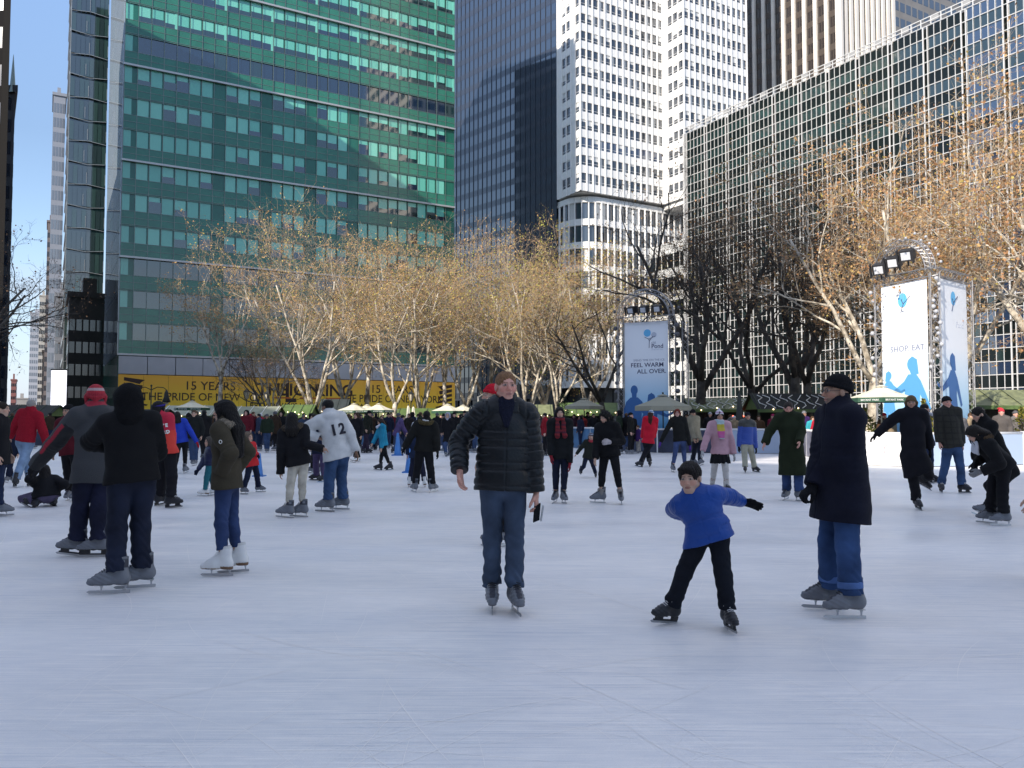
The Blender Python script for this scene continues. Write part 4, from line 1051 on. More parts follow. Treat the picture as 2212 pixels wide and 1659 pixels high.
def tall_banner_left():
    A, B = at(1349, 700, 40.6), at(1443, 693, 39.5); zt = B.z; A.z = B.z = 0
    p = empty("tall_banner", (A + B) / 2 + Z * GZ, "tall shaded banner reading FEEL WARM ALL OVER on a truss frame", "banner")
    F, w = face_from(A, B); zb = GZ + .3; cl = banner_cloth("banner_cloth_shaded", zb + 1.4, zt)
    m = MB(); F.box(m, .0, w, zb, zt, .0, .012, cl); m.build("banner_panel", p)
    back = -F.n * 2.1
    for q in (A - F.a * .2, B + F.a * .22, A - F.a * .2 + back, B + F.a * .22 + back):
        c = MB(); truss(c, q + Z * GZ, q + Z * (zt + .2)); c.build("truss_column", p)
    c = MB(); truss(c, A - F.a * .2 + Z * (zt + .15), B + F.a * .22 + Z * (zt + .15)); c.build("truss_beam", p)
    c, r = arch_truss(p, A - F.a * .25, B + F.a * .27, zt + .2)
    rg = random.Random(6)
    for k, f in enumerate((.22, .5, .8)): spot(p, A + F.a * w * f + F.n * .25 + Z * (zt + .62), F.n * 1 - Z * .35 + F.a * (f - .5) * .5, .4)
    for q in (A - F.a * .42, B + F.a * .44): balls(p, q, 2.2, zt, 9, rg, .08, .11, mat("dark_ball", (.10, .10, .11), .4))
    for k in range(9):
        t = math.pi * (k + .5) / 9; q = c - F.a * (r + .3) * math.cos(t) + Z * (zt + .3 + (r + .3) * 1.1 * math.sin(t)); mb = MB(); mb.ball(q, .08, mat("dark_ball", (.1, .1, .11), .4), 8, 6); mb.build("ball_light", p, True)
    tx = lambda s, t, z, size, m, al='RIGHT', b=.0, sx=1.: text("lettering", s, size, F.O + F.a * (w * t) + Z * z + F.n * .014, F.a, Z, m, p, al, .004, sx, b)
    tx("citi", .62, zt - 1.1, .2, M_grey, 'LEFT'); tx("Pond", .62, zt - 1.32, .3, M_navy, 'LEFT', .004); tx("AT BRYANT PARK", .62, zt - 1.42, .075, M_fade, 'LEFT')
    tx("SPEND TIME ON THE ICE.", .93, zt - 1.95, .145, M_grey); tx("FEEL WARM", .90, zt - 2.24, .30, M_navy, 'RIGHT', .004, 1.08); tx("ALL OVER.", .955, zt - 2.56, .30, M_navy, 'RIGHT', .004, 1.08)
    sil(F, [disc(w * .53, zt - .55, .19, .19)], .016, M_cy, p, "logo_disc"); sil(F, [disc(w * .68, zt - .65, .14, .13)], .018, M_fade, p, "logo_disc")
    lg = MB()
    for pts in ([(.57, -1.3), (.575, -.95), (.56, -.85), (.47, -.75)], [(.575, -.95), (.66, -.72)], [(.565, -.85), (.72, -.72)]):
        lg.tube([F.O + F.a * w * x + Z * (zt + z) + F.n * .02 for x, z in pts], .014, M_navy, 4)
    lg.build("logo_tree", p)
    sil(F, man_sil(w * .22, zb + .15, 1.9), .016, M_sild, p); sil(F, woman_sil(w * .62, zb + .15, 1.82), .016, M_sild, p)
tall_banner_left()
def tall_banner_right():
    C = at(2018, 598, 27); zt = C.z; L_ = at(1898, 622, 29.2); Rr = at(2089, 616, 28.7)
    for q in (C, L_, Rr): q.z = 0
    p = empty("tall_banner", C + Z * GZ, "tall sunlit two sided banner reading SHOP EAT on a truss frame", "banner")
    zb = GZ + .3; cl = banner_cloth("banner_cloth_sunlit", zb + .7, zt)
    F1, w1 = face_from(L_, C); F2, w2 = face_from(C, Rr); F1.O = F1.O + F1.a * .12; w1 -= .42; F2.O = F2.O + F2.a * .3; w2 -= .42
    for F, w in ((F1, w1), (F2, w2)):
        m = MB(); F.box(m, 0, w, zb, zt, 0, .012, cl); m.build("banner_panel", p)
    D = L_ + Rr - C
    for q in (C, L_, Rr, D):
        c = MB(); truss(c, q + Z * GZ, q + Z * (zt + .15)); c.build("truss_column", p)
    for a, b in ((L_, C), (C, Rr)):
        c = MB(); truss(c, a + Z * (zt + .2), b + Z * (zt + .2)); c.build("truss_beam", p)
    rg = random.Random(8)
    for A, B in ((L_, C),):
        c, r = arch_truss(p, A, B, zt + .25); a = (B - A).normalized()
        if A is L_:
            for k in range(16):
                t = math.pi * (k + .5) / 16; q = c - a * (r + .22) * math.cos(t) + Z * (zt + .3 + (r + .12) * .98 * math.sin(t)) + V(rg.uniform(-.12, .12), -.1, rg.uniform(-.12, .12)); mb = MB(); mb.ball(q, .05, M_ball, 8, 6); mb.build("ball_light", p, True)
    balls(p, C + F1.n * .15 + F2.n * .15, 3.0, zt, 18, rg, .16, .075); balls(p, L_ - F1.a * .25, 3.0, zt, 11, rg, .09, .085)
    for k, f in enumerate((.16, .42, .66)): spot(p, L_ + (C - L_) * f + F1.n * .3 + Z * (zt + .6 + .14 * k), F1.n - Z * .45 + F1.a * .5, .44)
    tx = lambda F, w, s, t, z, size, m, al='RIGHT', b=.0, sx=1.: text("lettering", s, size, F.O + F.a * (w * t) + Z * z + F.n * .014, F.a, Z, m, p, al, .004, sx, b)
    tx(F1, w1, "Pond", .90, zt - 1.45, .26, M_fade); tx(F1, w1, "SKATE. LAUGH.", .92, zt - 2.0, .2, M_fade); tx(F1, w1, "SHOP. EAT.", .97, zt - 2.42, .29, M_grey, 'RIGHT', .006, 1.05); tx(F1, w1, "IN NO PARTICULAR", .92, zt - 2.76, .16, M_fade); tx(F1, w1, "ORDER", .42, zt - 3.0, .16, M_fade)
    tx(F2, w2, "Pond", .86, zt - 1.6, .3, M_fade)
    sil(F1, [disc(w1 * .48, zt - .62, .2, .26)], .016, M_cy, p, "logo_disc"); sil(F2, [disc(w2 * .5, zt - .6, .2, .25)], .016, M_cy, p, "logo_disc")
    for F, w in ((F1, w1), (F2, w2)):
        lg = MB()
        for pts in ([(.44, -1.05), (.5, -.75), (.46, -.6)], [(.5, -.75), (.66, -.5)]): lg.tube([F.O + F.a * w * x + Z * (zt + z) + F.n * .02 for x, z in pts], .013, M_navy, 4)
        lg.build("logo_tree", p)
    sil(F1, woman_sil(w1 * .66, zb + .55, 2.1, -1), .016, M_sil, p); sil(F1, woman_sil(w1 * .14, zb + 1.55, 1.25), .016, M_sil, p); sil(F2, woman_sil(w2 * .42, zb + .75, 2.05, -1), .016, M_sild, p)
tall_banner_right()

# ------------------------------------------------------------------ shrubs
def shrub(px, py_top, Y, wd, label, cols, n=900, spiky=False, seed=1, base=-.012):
    t = at(px, py_top, Y); rg = random.Random(seed); p = empty("shrub", (t.x, t.y, base), label, "shrub")
    h = t.z - base; f = MB()
    for i in range(n):
        z = rg.random(); r = wd / 2 * (math.sin(min(1, z * 1.05 + .12) * math.pi) ** .7 if not spiky else (1.02 - z) ** .8) * rg.uniform(.5, 1.08); an = rg.uniform(0, 6.283)
        c = Vector((t.x + r * math.cos(an), t.y + r * math.sin(an), base + .35 + (h - .35) * z)); d = Vector((math.cos(an), math.sin(an), rg.uniform(-.2, 1))).normalized(); s = rg.uniform(.05, .12); u = d.cross(Vector((rg.random(), rg.random(), rg.random()))).normalized() * s * (.15 if spiky else .45)
        f.poly([c - u, c + d * s * (1.8 if spiky else 1), c + u, c - d * s * .3], rg.choice(cols))
    f.build("foliage", p)
    st = MB(); st.tube([Vector((t.x, t.y, base)), Vector((t.x, t.y, base + h * .8))], [.04, .015], M_twig2, 5)
    for k in range(7): st.tube([Vector((t.x, t.y, base + h * (.2 + .08 * k))), Vector((t.x + .3 * wd * math.cos(k * 2), t.y + .3 * wd * math.sin(k * 2), base + h * (.4 + .08 * k)))], .012, M_twig2, 4)
    st.build("stem", p)
    pt = MB(); pt.tube([Vector((t.x, t.y, base)), Vector((t.x, t.y, base + .4))], [.22, .28], M_kfr, 10); pt.build("planter", p)
EVG = [mat("evergreen_dark", (.015, .03, .018), .7), mat("evergreen", (.03, .055, .025), .7)]; YEL = [mat("shrub_gold", (.26, .22, .04), .7), mat("shrub_green", (.10, .13, .03), .7)]
shrub(1215, 852, 48, 1.5, "dark spiky evergreen shrub behind the woman in black", EVG, 1500, True, 1)
shrub(1462, 868, 38.2, .8, "dark evergreen shrub right of the shaded tall banner", EVG, 700, True, 2)
shrub(1994, 862, 27.2, .95, "golden green round shrub before the sunlit tall banner", YEL, 900, False, 3)
shrub(1868, 882, 28.2, 1.0, "green shrub below the sunlit lettered umbrella", YEL, 900, False, 4)
shrub(2206, 880, 28.2, .9, "green shrub at the right edge behind the barrier", YEL, 700, False, 5)
# ------------------------------------------------------------------ signed distance fields -> smooth continuous meshes
class SDF:
    def __init__(s, lo, hi, h):
        s.h = h; s.o = np.array(lo, np.float32); n = np.maximum(4, np.ceil((np.array(hi) - np.array(lo)) / h).astype(int) + 1)
        s.n = n; s.F = np.full(n, .3, np.float32); s.W = np.zeros(n, np.float32)
        s.ax = [(s.o[i] + h * np.arange(n[i])).astype(np.float32) for i in range(3)]
    def sub(s, lo, hi):
        sl = []
        for i in range(3):
            a = int(max(0, math.floor((lo[i] - s.o[i]) / s.h))); b = int(min(s.n[i], math.ceil((hi[i] - s.o[i]) / s.h) + 1))
            if b <= a: return None, None
            sl.append(slice(a, b))
        X = s.ax[0][sl[0]][:, None, None]; Y = s.ax[1][sl[1]][None, :, None]; Zz = s.ax[2][sl[2]][None, None, :]
        return tuple(sl), (X, Y, Zz)
    def merge(s, sl, d, k, w=None, op='u'):
        F = s.F[sl]
        if op == 'u':
            if w is not None: s.W[sl] = np.where(d < F, w, s.W[sl])
            if k > 0:
                hh = np.maximum(k - np.abs(F - d), 0) / k; s.F[sl] = np.minimum(F, d) - hh * hh * k * .25
            else: s.F[sl] = np.minimum(F, d)
        else:
            d = -d
            if k > 0:
                hh = np.maximum(k - np.abs(F - d), 0) / k; s.F[sl] = np.maximum(F, d) + hh * hh * k * .25
            else: s.F[sl] = np.maximum(F, d)
    def cone(s, a, b, ra, rb, k=.02, f=None, sq=1., op='u', w0=0.):
        a = np.array(a, np.float32); b = np.array(b, np.float32); m = max(ra, rb) + k + 2.5 * s.h
        sl, P = s.sub(np.minimum(a, b) - m, np.maximum(a, b) + m)
        if sl is None: return
        ba = b - a; L2 = float(ba @ ba) + 1e-12
        q = [P[i] - a[i] for i in range(3)]
        t = np.clip((q[0] * ba[0] + q[1] * ba[1] + q[2] * ba[2]) / L2, 0, 1)
        q = [q[i] - t * ba[i] for i in range(3)]
        d2 = q[0] ** 2 + q[1] ** 2 + q[2] ** 2
        if f is not None:
            c = q[0] * f[0] + q[1] * f[1] + q[2] * f[2]; d2 = d2 + c * c * (1 / sq ** 2 - 1)
        s.merge(sl, np.sqrt(d2) - (ra + t * (rb - ra)), k, w0 + t * math.sqrt(L2) if op == 'u' else None, op)
    def chain(s, pts, rs, k=.004):
        for i in range(len(pts) - 1): s.cone(pts[i], pts[i + 1], rs[i], rs[i + 1], k)
    def ell(s, c, M, r, k=.02, op='u'):
        """ellipsoid: centre, axes (columns of M), radii"""
        c = np.array(c, np.float32); m = max(r) + k + 2.5 * s.h; sl, P = s.sub(c - m, c + m)
        if sl is None: return
        q = [P[i] - c[i] for i in range(3)]
        l = [(q[0] * M[0][j] + q[1] * M[1][j] + q[2] * M[2][j]) for j in range(3)]
        k0 = np.sqrt(sum((l[j] / r[j]) ** 2 for j in range(3))); k1 = np.sqrt(sum((l[j] / r[j] ** 2) ** 2 for j in range(3))) + 1e-6
        s.merge(sl, k0 * (k0 - 1) / k1, k, None, op)
    def plane(s, c, n):
        """keep the side the normal points away from"""
        X, Y, Zz = s.ax[0][:, None, None], s.ax[1][None, :, None], s.ax[2][None, None, :]
        s.F = np.maximum(s.F, (X - c[0]) * n[0] + (Y - c[1]) * n[1] + (Zz - c[2]) * n[2]).astype(np.float32)
    def trim(s, c, n, R_):
        """cut flat at c: remove what lies beyond along n, within radius R_"""
        c = np.array(c); sl, P = s.sub(c - R_, c + R_)
        if sl is None: return
        q = [P[i] - c[i] for i in range(3)]
        d = np.maximum(-(q[0] * n[0] + q[1] * n[1] + q[2] * n[2]), np.sqrt(q[0] ** 2 + q[1] ** 2 + q[2] ** 2) - R_)
        s.merge(sl, d, 0, None, 'd')
    def disp(s, fn):
        I = np.nonzero(np.abs(s.F) < 3 * s.h + .01)
        p = [s.ax[i][I[i]] for i in range(3)]
        s.F[I] += fn(p[0], p[1], p[2], s.W[I]).astype(np.float32)
    def surface(s):
        S = s.F < 0; S[0] = S[-1] = False; S[:, 0] = S[:, -1] = False; S[:, :, 0] = S[:, :, -1] = False
        n = s.n; c = np.zeros(n - 1, np.int8)
        for i in (0, 1):
            for j in (0, 1):
                for k in (0, 1): c += S[i:n[0] - 1 + i, j:n[1] - 1 + j, k:n[2] - 1 + k]
        A = (c > 0) & (c < 8); I = np.array(np.nonzero(A)); idx = np.full(c.shape, -1, np.int32); N_ = I.shape[1]
        if N_ == 0: return None, None
        idx[A] = np.arange(N_); P = np.zeros((3, N_), np.float64); cnt = np.zeros(N_)
        cor = [(i, j, k) for i in (0, 1) for j in (0, 1) for k in (0, 1)]
        val = {q: (s.F[I[0] + q[0], I[1] + q[1], I[2] + q[2]], S[I[0] + q[0], I[1] + q[1], I[2] + q[2]]) for q in cor}
        for q in cor:
            for ax in range(3):
                if q[ax]: continue
                r = list(q); r[ax] = 1; r = tuple(r); f0, s0 = val[q]; f1, s1 = val[r]; m = s0 != s1
                t = np.where(m, np.clip(f0 / np.where(np.abs(f0 - f1) < 1e-9, 1, f0 - f1), 0, 1), 0)
                for b in range(3): P[b] += np.where(m, q[b] + (t if b == ax else 0), 0)
                cnt += m
        P = (P / cnt + I) * s.h + s.o[:, None].astype(np.float64)
        quads = []
        for ax in range(3):
            b, cc = (ax + 1) % 3, (ax + 2) % 3
            lo = [slice(1, n[i] - 1) for i in range(3)]; hi = list(lo)
            lo[ax] = slice(0, n[ax] - 1); hi[ax] = slice(1, n[ax])
            s0 = S[tuple(lo)]; s1 = S[tuple(hi)]; E = np.array(np.nonzero(s0 != s1)); fl = s0[tuple(E)]
            off = np.array([1, 1, 1]); off[ax] = 0; E = E + off[:, None]
            def cell(db, dc):
                q = E.copy(); q[b] -= db; q[cc] -= dc; return idx[tuple(q)]
            Q = np.stack([cell(1, 1), cell(0, 1), cell(0, 0), cell(1, 0)], 1)
            Q[~fl] = Q[~fl][:, ::-1]; quads.append(Q)
        Q = np.concatenate(quads); return P.T, Q[(Q >= 0).all(1)]
def mesh_np(name, Vv, Q, m, col=None):
    me = bpy.data.meshes.new(name); me.vertices.add(len(Vv)); me.vertices.foreach_set("co", np.ascontiguousarray(Vv, np.float32).ravel())
    me.loops.add(Q.size); me.loops.foreach_set("vertex_index", np.ascontiguousarray(Q, np.int32).ravel())
    me.polygons.add(len(Q)); me.polygons.foreach_set("loop_start", np.arange(0, Q.size, 4, dtype=np.int32))
    me.polygons.foreach_set("use_smooth", np.ones(len(Q), bool)); me.update(calc_edges=True)
    if col is not None:
        a = me.color_attributes.new("Col", 'FLOAT_COLOR', 'POINT'); c4 = np.ones((len(Vv), 4), np.float32); c4[:, :3] = col; a.data.foreach_set("color", c4.ravel())
    me.materials.append(m); return me
def finish(sd, name, m, parent, colfn=None):
    Vv, Q = sd.surface()
    if Vv is None: return None
    return link(name, mesh_np(name, Vv, Q, m, colfn(Vv) if colfn else None), parent)

def cloth(kind, col):
    key = "%s_%02x%02x%02x" % (kind, *[int(255 * c ** .45) for c in col])
    if kind == 'denim': return mat(key, col, .85, var=(4.5, .38), bump=(260, .25), spec=.2)
    if kind == 'puffer': return mat(key, col, .40, spec=.28, var=(3, .12), bump=(45, .25))
    if kind == 'knit': return mat(key, col, .95, var=(40, .2), bump=(110, .6), spec=.15)
    if kind == 'fur': return mat(key, col, .95, var=(45, .5), bump=(90, 1.0), spec=.15)
    if kind == 'hair': return mat(key, col, .55, spec=.2, var=(60, .25), bump=(140, .7))
    if kind == 'vcol': return mat("patterned_cloth", (1, 1, 1), .9, bump=(110, .4), vcol=True)
    return mat(key, col, .85, spec=.18, var=(6, .16), bump=(70, .22))
M_skin = mat("skin", (1, 1, 1), .5, spec=.35, var=(30, .05), vcol=True); M_skin.node_tree.nodes["Principled BSDF"].inputs["Subsurface Weight"].default_value = 0
SK = {'pale': (.56, .33, .26), 'ruddy': (.62, .32, .245), 'light': (.52, .33, .24), 'tan': (.42, .25, .17), 'brown': (.25, .14, .09)}

# ------------------------------------------------------------------ skates (shared meshes)
M_blade = mat("skate_steel", (.45, .46, .48), .3, .9); M_hold = mat("blade_holder_black", (.02, .02, .022), .5)
SKATES = {}
def make_skates():
    def boot(sh, body, dark, sole, key, white=False):
        sd = SDF((-.09, -.19, .05), (.09, .24, .36), .0075)
        fx = (1, 0, 0)
        sd.cone((0, -.085, .128), (0, .05, .118), .05, .048, .02, fx, .86); sd.cone((0, .05, .112), (0, .155, .100), .05, .034, .02)
        sd.cone((0, -.075, .13), (0, -.055, .245), .056, .056, .03, fx, .8); sd.cone((0, -.055, .245), (0, -.058, .31), .056, .058, .02, fx, .82)
        sd.cone((0, -.02, .20), (0, .10, .135), .038, .036, .03)
        if white: sd.cone((0, -.10, .085), (0, -.06, .085), .036, .034, .01)
        sd.plane((0, 0, .305), (0, 0, 1)); sd.plane((0, 0, .072), (0, 0, -1))
        def dz(x, y, z, w):
            return -.0028 * np.cos((z - .5 * y) * 190) * (y > -.03) * (z < .2) if not white else .0
        sd.disp(lambda x, y, z, w: dz(x, y, z, w) + 0 * x)
        def col(P):
            c = np.tile(np.array(body, np.float32), (len(P), 1)); y, z, x = P[:, 1], P[:, 2], P[:, 0]
            c[(z > .215) & (y < .02)] = dark; c[(np.abs(x) < .02) & (y > -.03) & (z > .13)] = dark
            c[(z < .084)] = sole; c[(z > .285)] = np.array(body) * .8
            if not white: c[(z > .235) & (z < .275) & (np.abs(y + .07) < .022)] = np.array(body) * 1.1
            if white: c[(z < .105) & (y < -.02)] = (.16, .09, .05)
            return c
        Vv, Q = sd.surface(); bo = mesh_np("skate", Vv, Q, mat("skate_boot_" + key, (1, 1, 1), .45, spec=.4, vcol=True), col(Vv))
        return bo
    def blade(kind):
        b = MB(); hm = M_hold if kind == 'black' else M_blade
        b.abox((-.0025, -.14, .006), (.0025, .165, .03), M_blade)
        b.poly([(-.0025, .165, .006), (-.0025, .185, .02), (-.0025, .165, .03)], M_blade); b.poly([(.0025, .165, .006), (.0025, .165, .03), (.0025, .185, .02)], M_blade)
        if kind == 'black':
            b.abox((-.008, -.13, .028), (.008, .15, .042), hm)
            for y0, y1 in ((-.13, -.06), (.05, .13)): b.box(V(-.012, y0, .04), V(.024, 0, 0), V(0, y1 - y0, 0), V(0, .0, .036), hm)
        else:
            for y in (-.105, .075):
                b.tube([(0, y, .028), (0, y, .05), (0, y + .0, .076)], [.006, .007, .016], hm, 7)
            b.abox((-.025, -.125, .07), (.025, -.07, .075), hm); b.abox((-.028, .03, .07), (.028, .125, .075), hm)
        return b.mesh("blade")
    def laces(c):
        b = MB()
        for i in range(7):
            y = -.0 + .014 * i; z = .232 - .0125 * i + .008
            b.tube([(-.03, y, z), (0, y + .012, z + .012), (.03, y, z)], .0035, c, 4)
        for s in (-1, 1): b.tube([(0, -.0, .25), (s * .035, .015, .262), (s * .05, .03, .225), (s * .02, .02, .235)], .003, c, 4)
        return b.mesh("lace")
    bl = mat("black_lace", (.015, .015, .015), .8); wl = mat("white_lace", (.7, .7, .7), .8)
    SKATES['grey'] = (boot(0, (.15, .16, .18), (.035, .037, .05), (.10, .105, .12), "grey"), blade('post'), laces(bl))
    SKATES['greyblack'] = (boot(0, (.15, .16, .18), (.035, .037, .05), (.02, .02, .02), "grey_black"), blade('black'), laces(bl))
    SKATES['black'] = (boot(0, (.02, .02, .024), (.035, .035, .04), (.02, .02, .02), "black"), blade('black'), laces(wl))
    SKATES['white'] = (boot(0, (.72, .72, .70), (.70, .70, .69), (.30, .22, .15), "white", True), blade('post'), laces(wl))
make_skates()
def put_skate(kind, pos, fwd, up, sc, parent, detail=True):
    bo, bl, la = SKATES[kind]; up = up.normalized(); f = (fwd - up * fwd.dot(up)).normalized(); r = f.cross(up)
    M = Matrix((r, f, up)).transposed().to_4x4() @ Matrix.Scale(sc, 4); M.translation = pos
    o = bpy.data.objects.new("skate", bo); COL.objects.link(o); o.parent = parent; o.matrix_parent_inverse = Matrix.Translation(parent.location).inverted(); o.matrix_basis = M
    b = bpy.data.objects.new("blade", bl); COL.objects.link(b); b.parent = o
    if detail: l = bpy.data.objects.new("lace", la); COL.objects.link(l); l.parent = o

# ------------------------------------------------------------------ people
def ik(a, c, l1, l2, hint):
    d = c - a; D = max(d.length, 1e-4)
    if D > (l1 + l2) * .999: sc = D / ((l1 + l2) * .999); l1 *= sc; l2 *= sc
    if D < abs(l1 - l2) + .02: D = abs(l1 - l2) + .02
    x = (l1 * l1 - l2 * l2 + D * D) / (2 * D); h = math.sqrt(max(l1 * l1 - x * x, 0)); u = d.normalized()
    p = hint - u * hint.dot(u); p = p.normalized() if p.length > 1e-4 else u.orthogonal().normalized()
    return a + u * x + p * h
def hand(sd, wr, d, pn, side, s, curl=.35, spread=.12, fat=0., k=.006):
    """five fingered hand: wrist, finger direction, palm normal (the way the palm faces), thumb side vector"""
    d = d.normalized(); pn = (pn - d * pn.dot(d)).normalized(); t = side - d * side.dot(d) - pn * side.dot(pn); t = t.normalized()
    P = lambda x, y, z: wr + (t * x + d * y + pn * z) * s
    sd.cone(P(0, -.03, 0), P(0, .02, 0), (.027 + fat) * s, (.03 + fat) * s, k, pn, .7)
    sd.cone(P(0, .015, 0), P(.004, .075, 0), (.033 + fat) * s, (.040 + fat) * s, .012 * s, pn, .42)
    for x0, L_, r in ((.028, .072, .0088), (.0095, .080, .0092), (-.0095, .075, .0088), (-.027, .060, .0078)):
        a = P(x0, .082, .0); dirs = d + t * (x0 * spread * 18); c = curl * (1.15 if x0 < 0 else 1.0); pts = [a]; ang = c * .5
        for seg in (.44, .31, .25):
            v = (dirs.normalized() * math.cos(ang) + pn * math.sin(ang)); pts.append(pts[-1] + v * L_ * seg * s); ang += c
        sd.chain(pts, [(r + fat) * s, (r * .97 + fat) * s, (r * .9 + fat) * s, (r * .78 + fat) * s], .004 * s)
    b = P(.026, .02, .006); m = P(.05, .048, .016); e = P(.056, .078, .022 + .02 * curl); g = P(.052, .102, .028 + .03 * curl)
    sd.chain([b, m, e, g], [(.017 + fat) * s, (.0125 + fat) * s, (.0108 + fat) * s, (.0085 + fat) * s], .008 * s)

def noise_fold(seed, amp, k=42):
    rg = np.random.RandomState(seed); D = rg.normal(size=(4, 3)); D /= np.linalg.norm(D, axis=1)[:, None]; ph = rg.uniform(0, 6, 4); fr = k * np.array([.6, 1, 1.4, .35])
    def fn(x, y, z, w):
        a = [np.sin((x * D[i, 0] + y * D[i, 1] + z * D[i, 2] * 1.3) * fr[i] + ph[i]) for i in range(4)]
        return amp * (a[0] * a[3] + .6 * a[1] * a[0] + .4 * a[2] * a[3])
    return fn

PCOUNT = [0]
def person(label, f, H, yaw, hd=None, pv=None, ha=(None, None), hyaw=None, hpitch=0., top='jacket', tc=(.02, .02, .02), hem=.10, pad=.022,
           bot='jeans', bc=(.02, .03, .07), baggy=.016, skin='light', hair='short', hc=(.02, .015, .012), hat=None, hatc=(.02, .02, .02), skate='grey', gloves=None,
           elb=(None, None), fyaw=None, dz=0., kid=False, collar=True, hood=None, fur=None, scarf=None, group=None, shirt=None, legdy=(0, 0), Y=None, tcv=None, cut=.0, fat=0., lift=(0, 0), handpose=None,
           bend=.999, hatstripe=None, cuff=False, socks=None, mouth=True, extra=None, ground=0.0):
    PCOUNT[0] += 1; seed = PCOUNT[0]; s = H / 1.75; hs = s if not kid else s * 1.22
    feet = [gnd(q[0], q[1]) if lift[i] == 0 else None for i, q in enumerate(f)]
    Ys = [q.y for q in feet if q is not None]; Y0 = Y if Y else sum(Ys) / len(Ys)
    feet = [q if q is not None else at(f[i][0], f[i][1], Y0 + lift[i]) for i, q in enumerate(feet)]
    if ground: feet = [Vector((q.x, q.y, ground)) for q in feet]
    base = (feet[0] + feet[1]) / 2; base.z = ground
    p = empty("person", base, label, "person", group)
    yr = R(yaw); fw = Vector((math.sin(yr), -math.cos(yr), 0)); sk = .075 * s
    pel = at(pv[0], pv[1], Y0 + (pv[2] if len(pv) > 2 else 0)) if pv else base + Z * (.515 * H + sk)
    if bend:
        zz = []
        for i in (0, 1):
            if lift[i] == 0:
                hx, hy = pel.x - feet[i].x, pel.y - feet[i].y; o_ = .085 * s * (1 if i else -1); hx += math.cos(R(yaw)) * -o_; hy += math.sin(R(yaw)) * -o_
                zz.append(feet[i].z + .155 * s + math.sqrt(max(.05, (.463 * H * bend) ** 2 - hx * hx - hy * hy)) + .02 * s)
        pel.z = min(zz)
    ht = at(hd[0], hd[1], Y0 + (hd[2] if len(hd) > 2 else 0)) if hd else base + Z * (H + sk) + fw * .03
    sp0 = (ht - pel).normalized()
    hy = R(hyaw if hyaw is not None else yaw); hp = R(hpitch)
    hf = Vector((math.sin(hy) * math.cos(hp), -math.cos(hy) * math.cos(hp), -math.sin(hp)))
    hup = (Z * .75 + sp0 * .25); hup = (hup - hf * hup.dot(hf)).normalized(); hr = hf.cross(hup)
    hc_ = ht - hup * .118 * hs
    nb = hc_ - hup * (.125 * hs) - hf * .025 * hs; nb = nb.lerp(pel + sp0 * ((nb - pel).length), .35)
    spn = (nb - pel).normalized(); rt = (fw.cross(spn)); rt = rt.normalized(); fwt = spn.cross(rt).normalized()
    T = (nb - pel).length; sc_ = nb - spn * .07 * s
    chest = pel + spn * T * .64; waist = pel + spn * T * .28
    sh = [sc_ - rt * (.165 * s + pad * .4), sc_ + rt * (.165 * s + pad * .4)]; hips = [pel - rt * .085 * s - spn * .02, pel + rt * .085 * s - spn * .02]
    wr = []; el = []
    for i in (0, 1):
        o = -rt if i == 0 else rt
        if ha[i] is None: w_ = sh[i] - Z * (.305 * H) + o * .07 * s + fw * .05 * s
        else: w_ = at(ha[i][0], ha[i][1], Y0 + ha[i][2])
        hint = -fw * .7 + o * .45 - Z * .4 if elb[i] is None else Vector(elb[i])
        e_ = ik(sh[i], w_, .168 * H, .152 * H, hint); wr.append(w_); el.append(e_)
    fy = [R(q) for q in (fyaw if fyaw else (yaw - 10, yaw + 10))]; fd = [Vector((math.sin(q), -math.cos(q), 0)) for q in fy]
    ank = []; ups = []
    for i in (0, 1):
        sd_ = (hips[i] - feet[i]).normalized(); u = (Z * .35 + sd_ * .65).normalized(); ups.append(u); ank.append(feet[i] + u * (.075 + .10) * s - fd[i] * .03 * s)
    kn = []
    for i in (0, 1):
        D_ = (hips[i] - ank[i]).length; l_ = .463 * H
        if bend and bend > .99 and lift[i] == 0: l_ = min(max(D_ / .9985, .42 * H), .50 * H)
        kn.append(ik(hips[i], ank[i], l_ * .535, l_ * .465, fd[i] * .6 + fw * .4))
    hb = min(.015, max(.0046, .00075 * Y0)); hcl = min(.02, max(.0062, .00095 * Y0)); near = Y0 < 20
    allp = [*sh, *wr, *el, *kn, *ank, nb, pel, ht]
    lo = [min(q[i] for q in allp) - .24 * s for i in range(3)]; hi = [max(q[i] for q in allp) + .24 * s for i in range(3)]
    HM = Matrix((hr, hf, hup)).transposed()
    hl = lambda x, y, z: hc_ + (hr * x + hf * y + hup * z) * hs
    # ---- body: one continuous surface
    hlo = [lo[0], lo[1], lo[2]]
    b = SDF(hlo, hi, hb)
    b.cone(hips[0], hips[1], .08 * s, .08 * s, .03); b.cone(pel, chest, .095 * s, .11 * s, .05, fwt, .75); b.cone(sh[0].lerp(sc_, .3), sh[1].lerp(sc_, .3), .055 * s, .055 * s, .05)
    b.cone(chest, nb, .1 * s, .06 * s, .05, fwt, .75)
    for i in (0, 1):
        b.cone(sh[i], el[i], .042 * s, .036 * s, .03); b.cone(el[i], wr[i], .036 * s, .026 * s, .02)
        b.cone(hips[i], kn[i], .068 * s, .046 * s, .04); b.cone(kn[i], ank[i], .046 * s, .034 * s, .02)
    b.cone(nb - spn * .03, hl(0, -.025, -.05), .058 * s, .054 * s, .03)
    E = lambda c, r, k=.015, op='u': b.ell(hl(*c), HM, [q * hs for q in r], k * hs, op)
    Cn = lambda a, c, ra, rb, k=.012, op='u': b.cone(hl(*a), hl(*c), ra * hs, rb * hs, k * hs, None, 1, op)
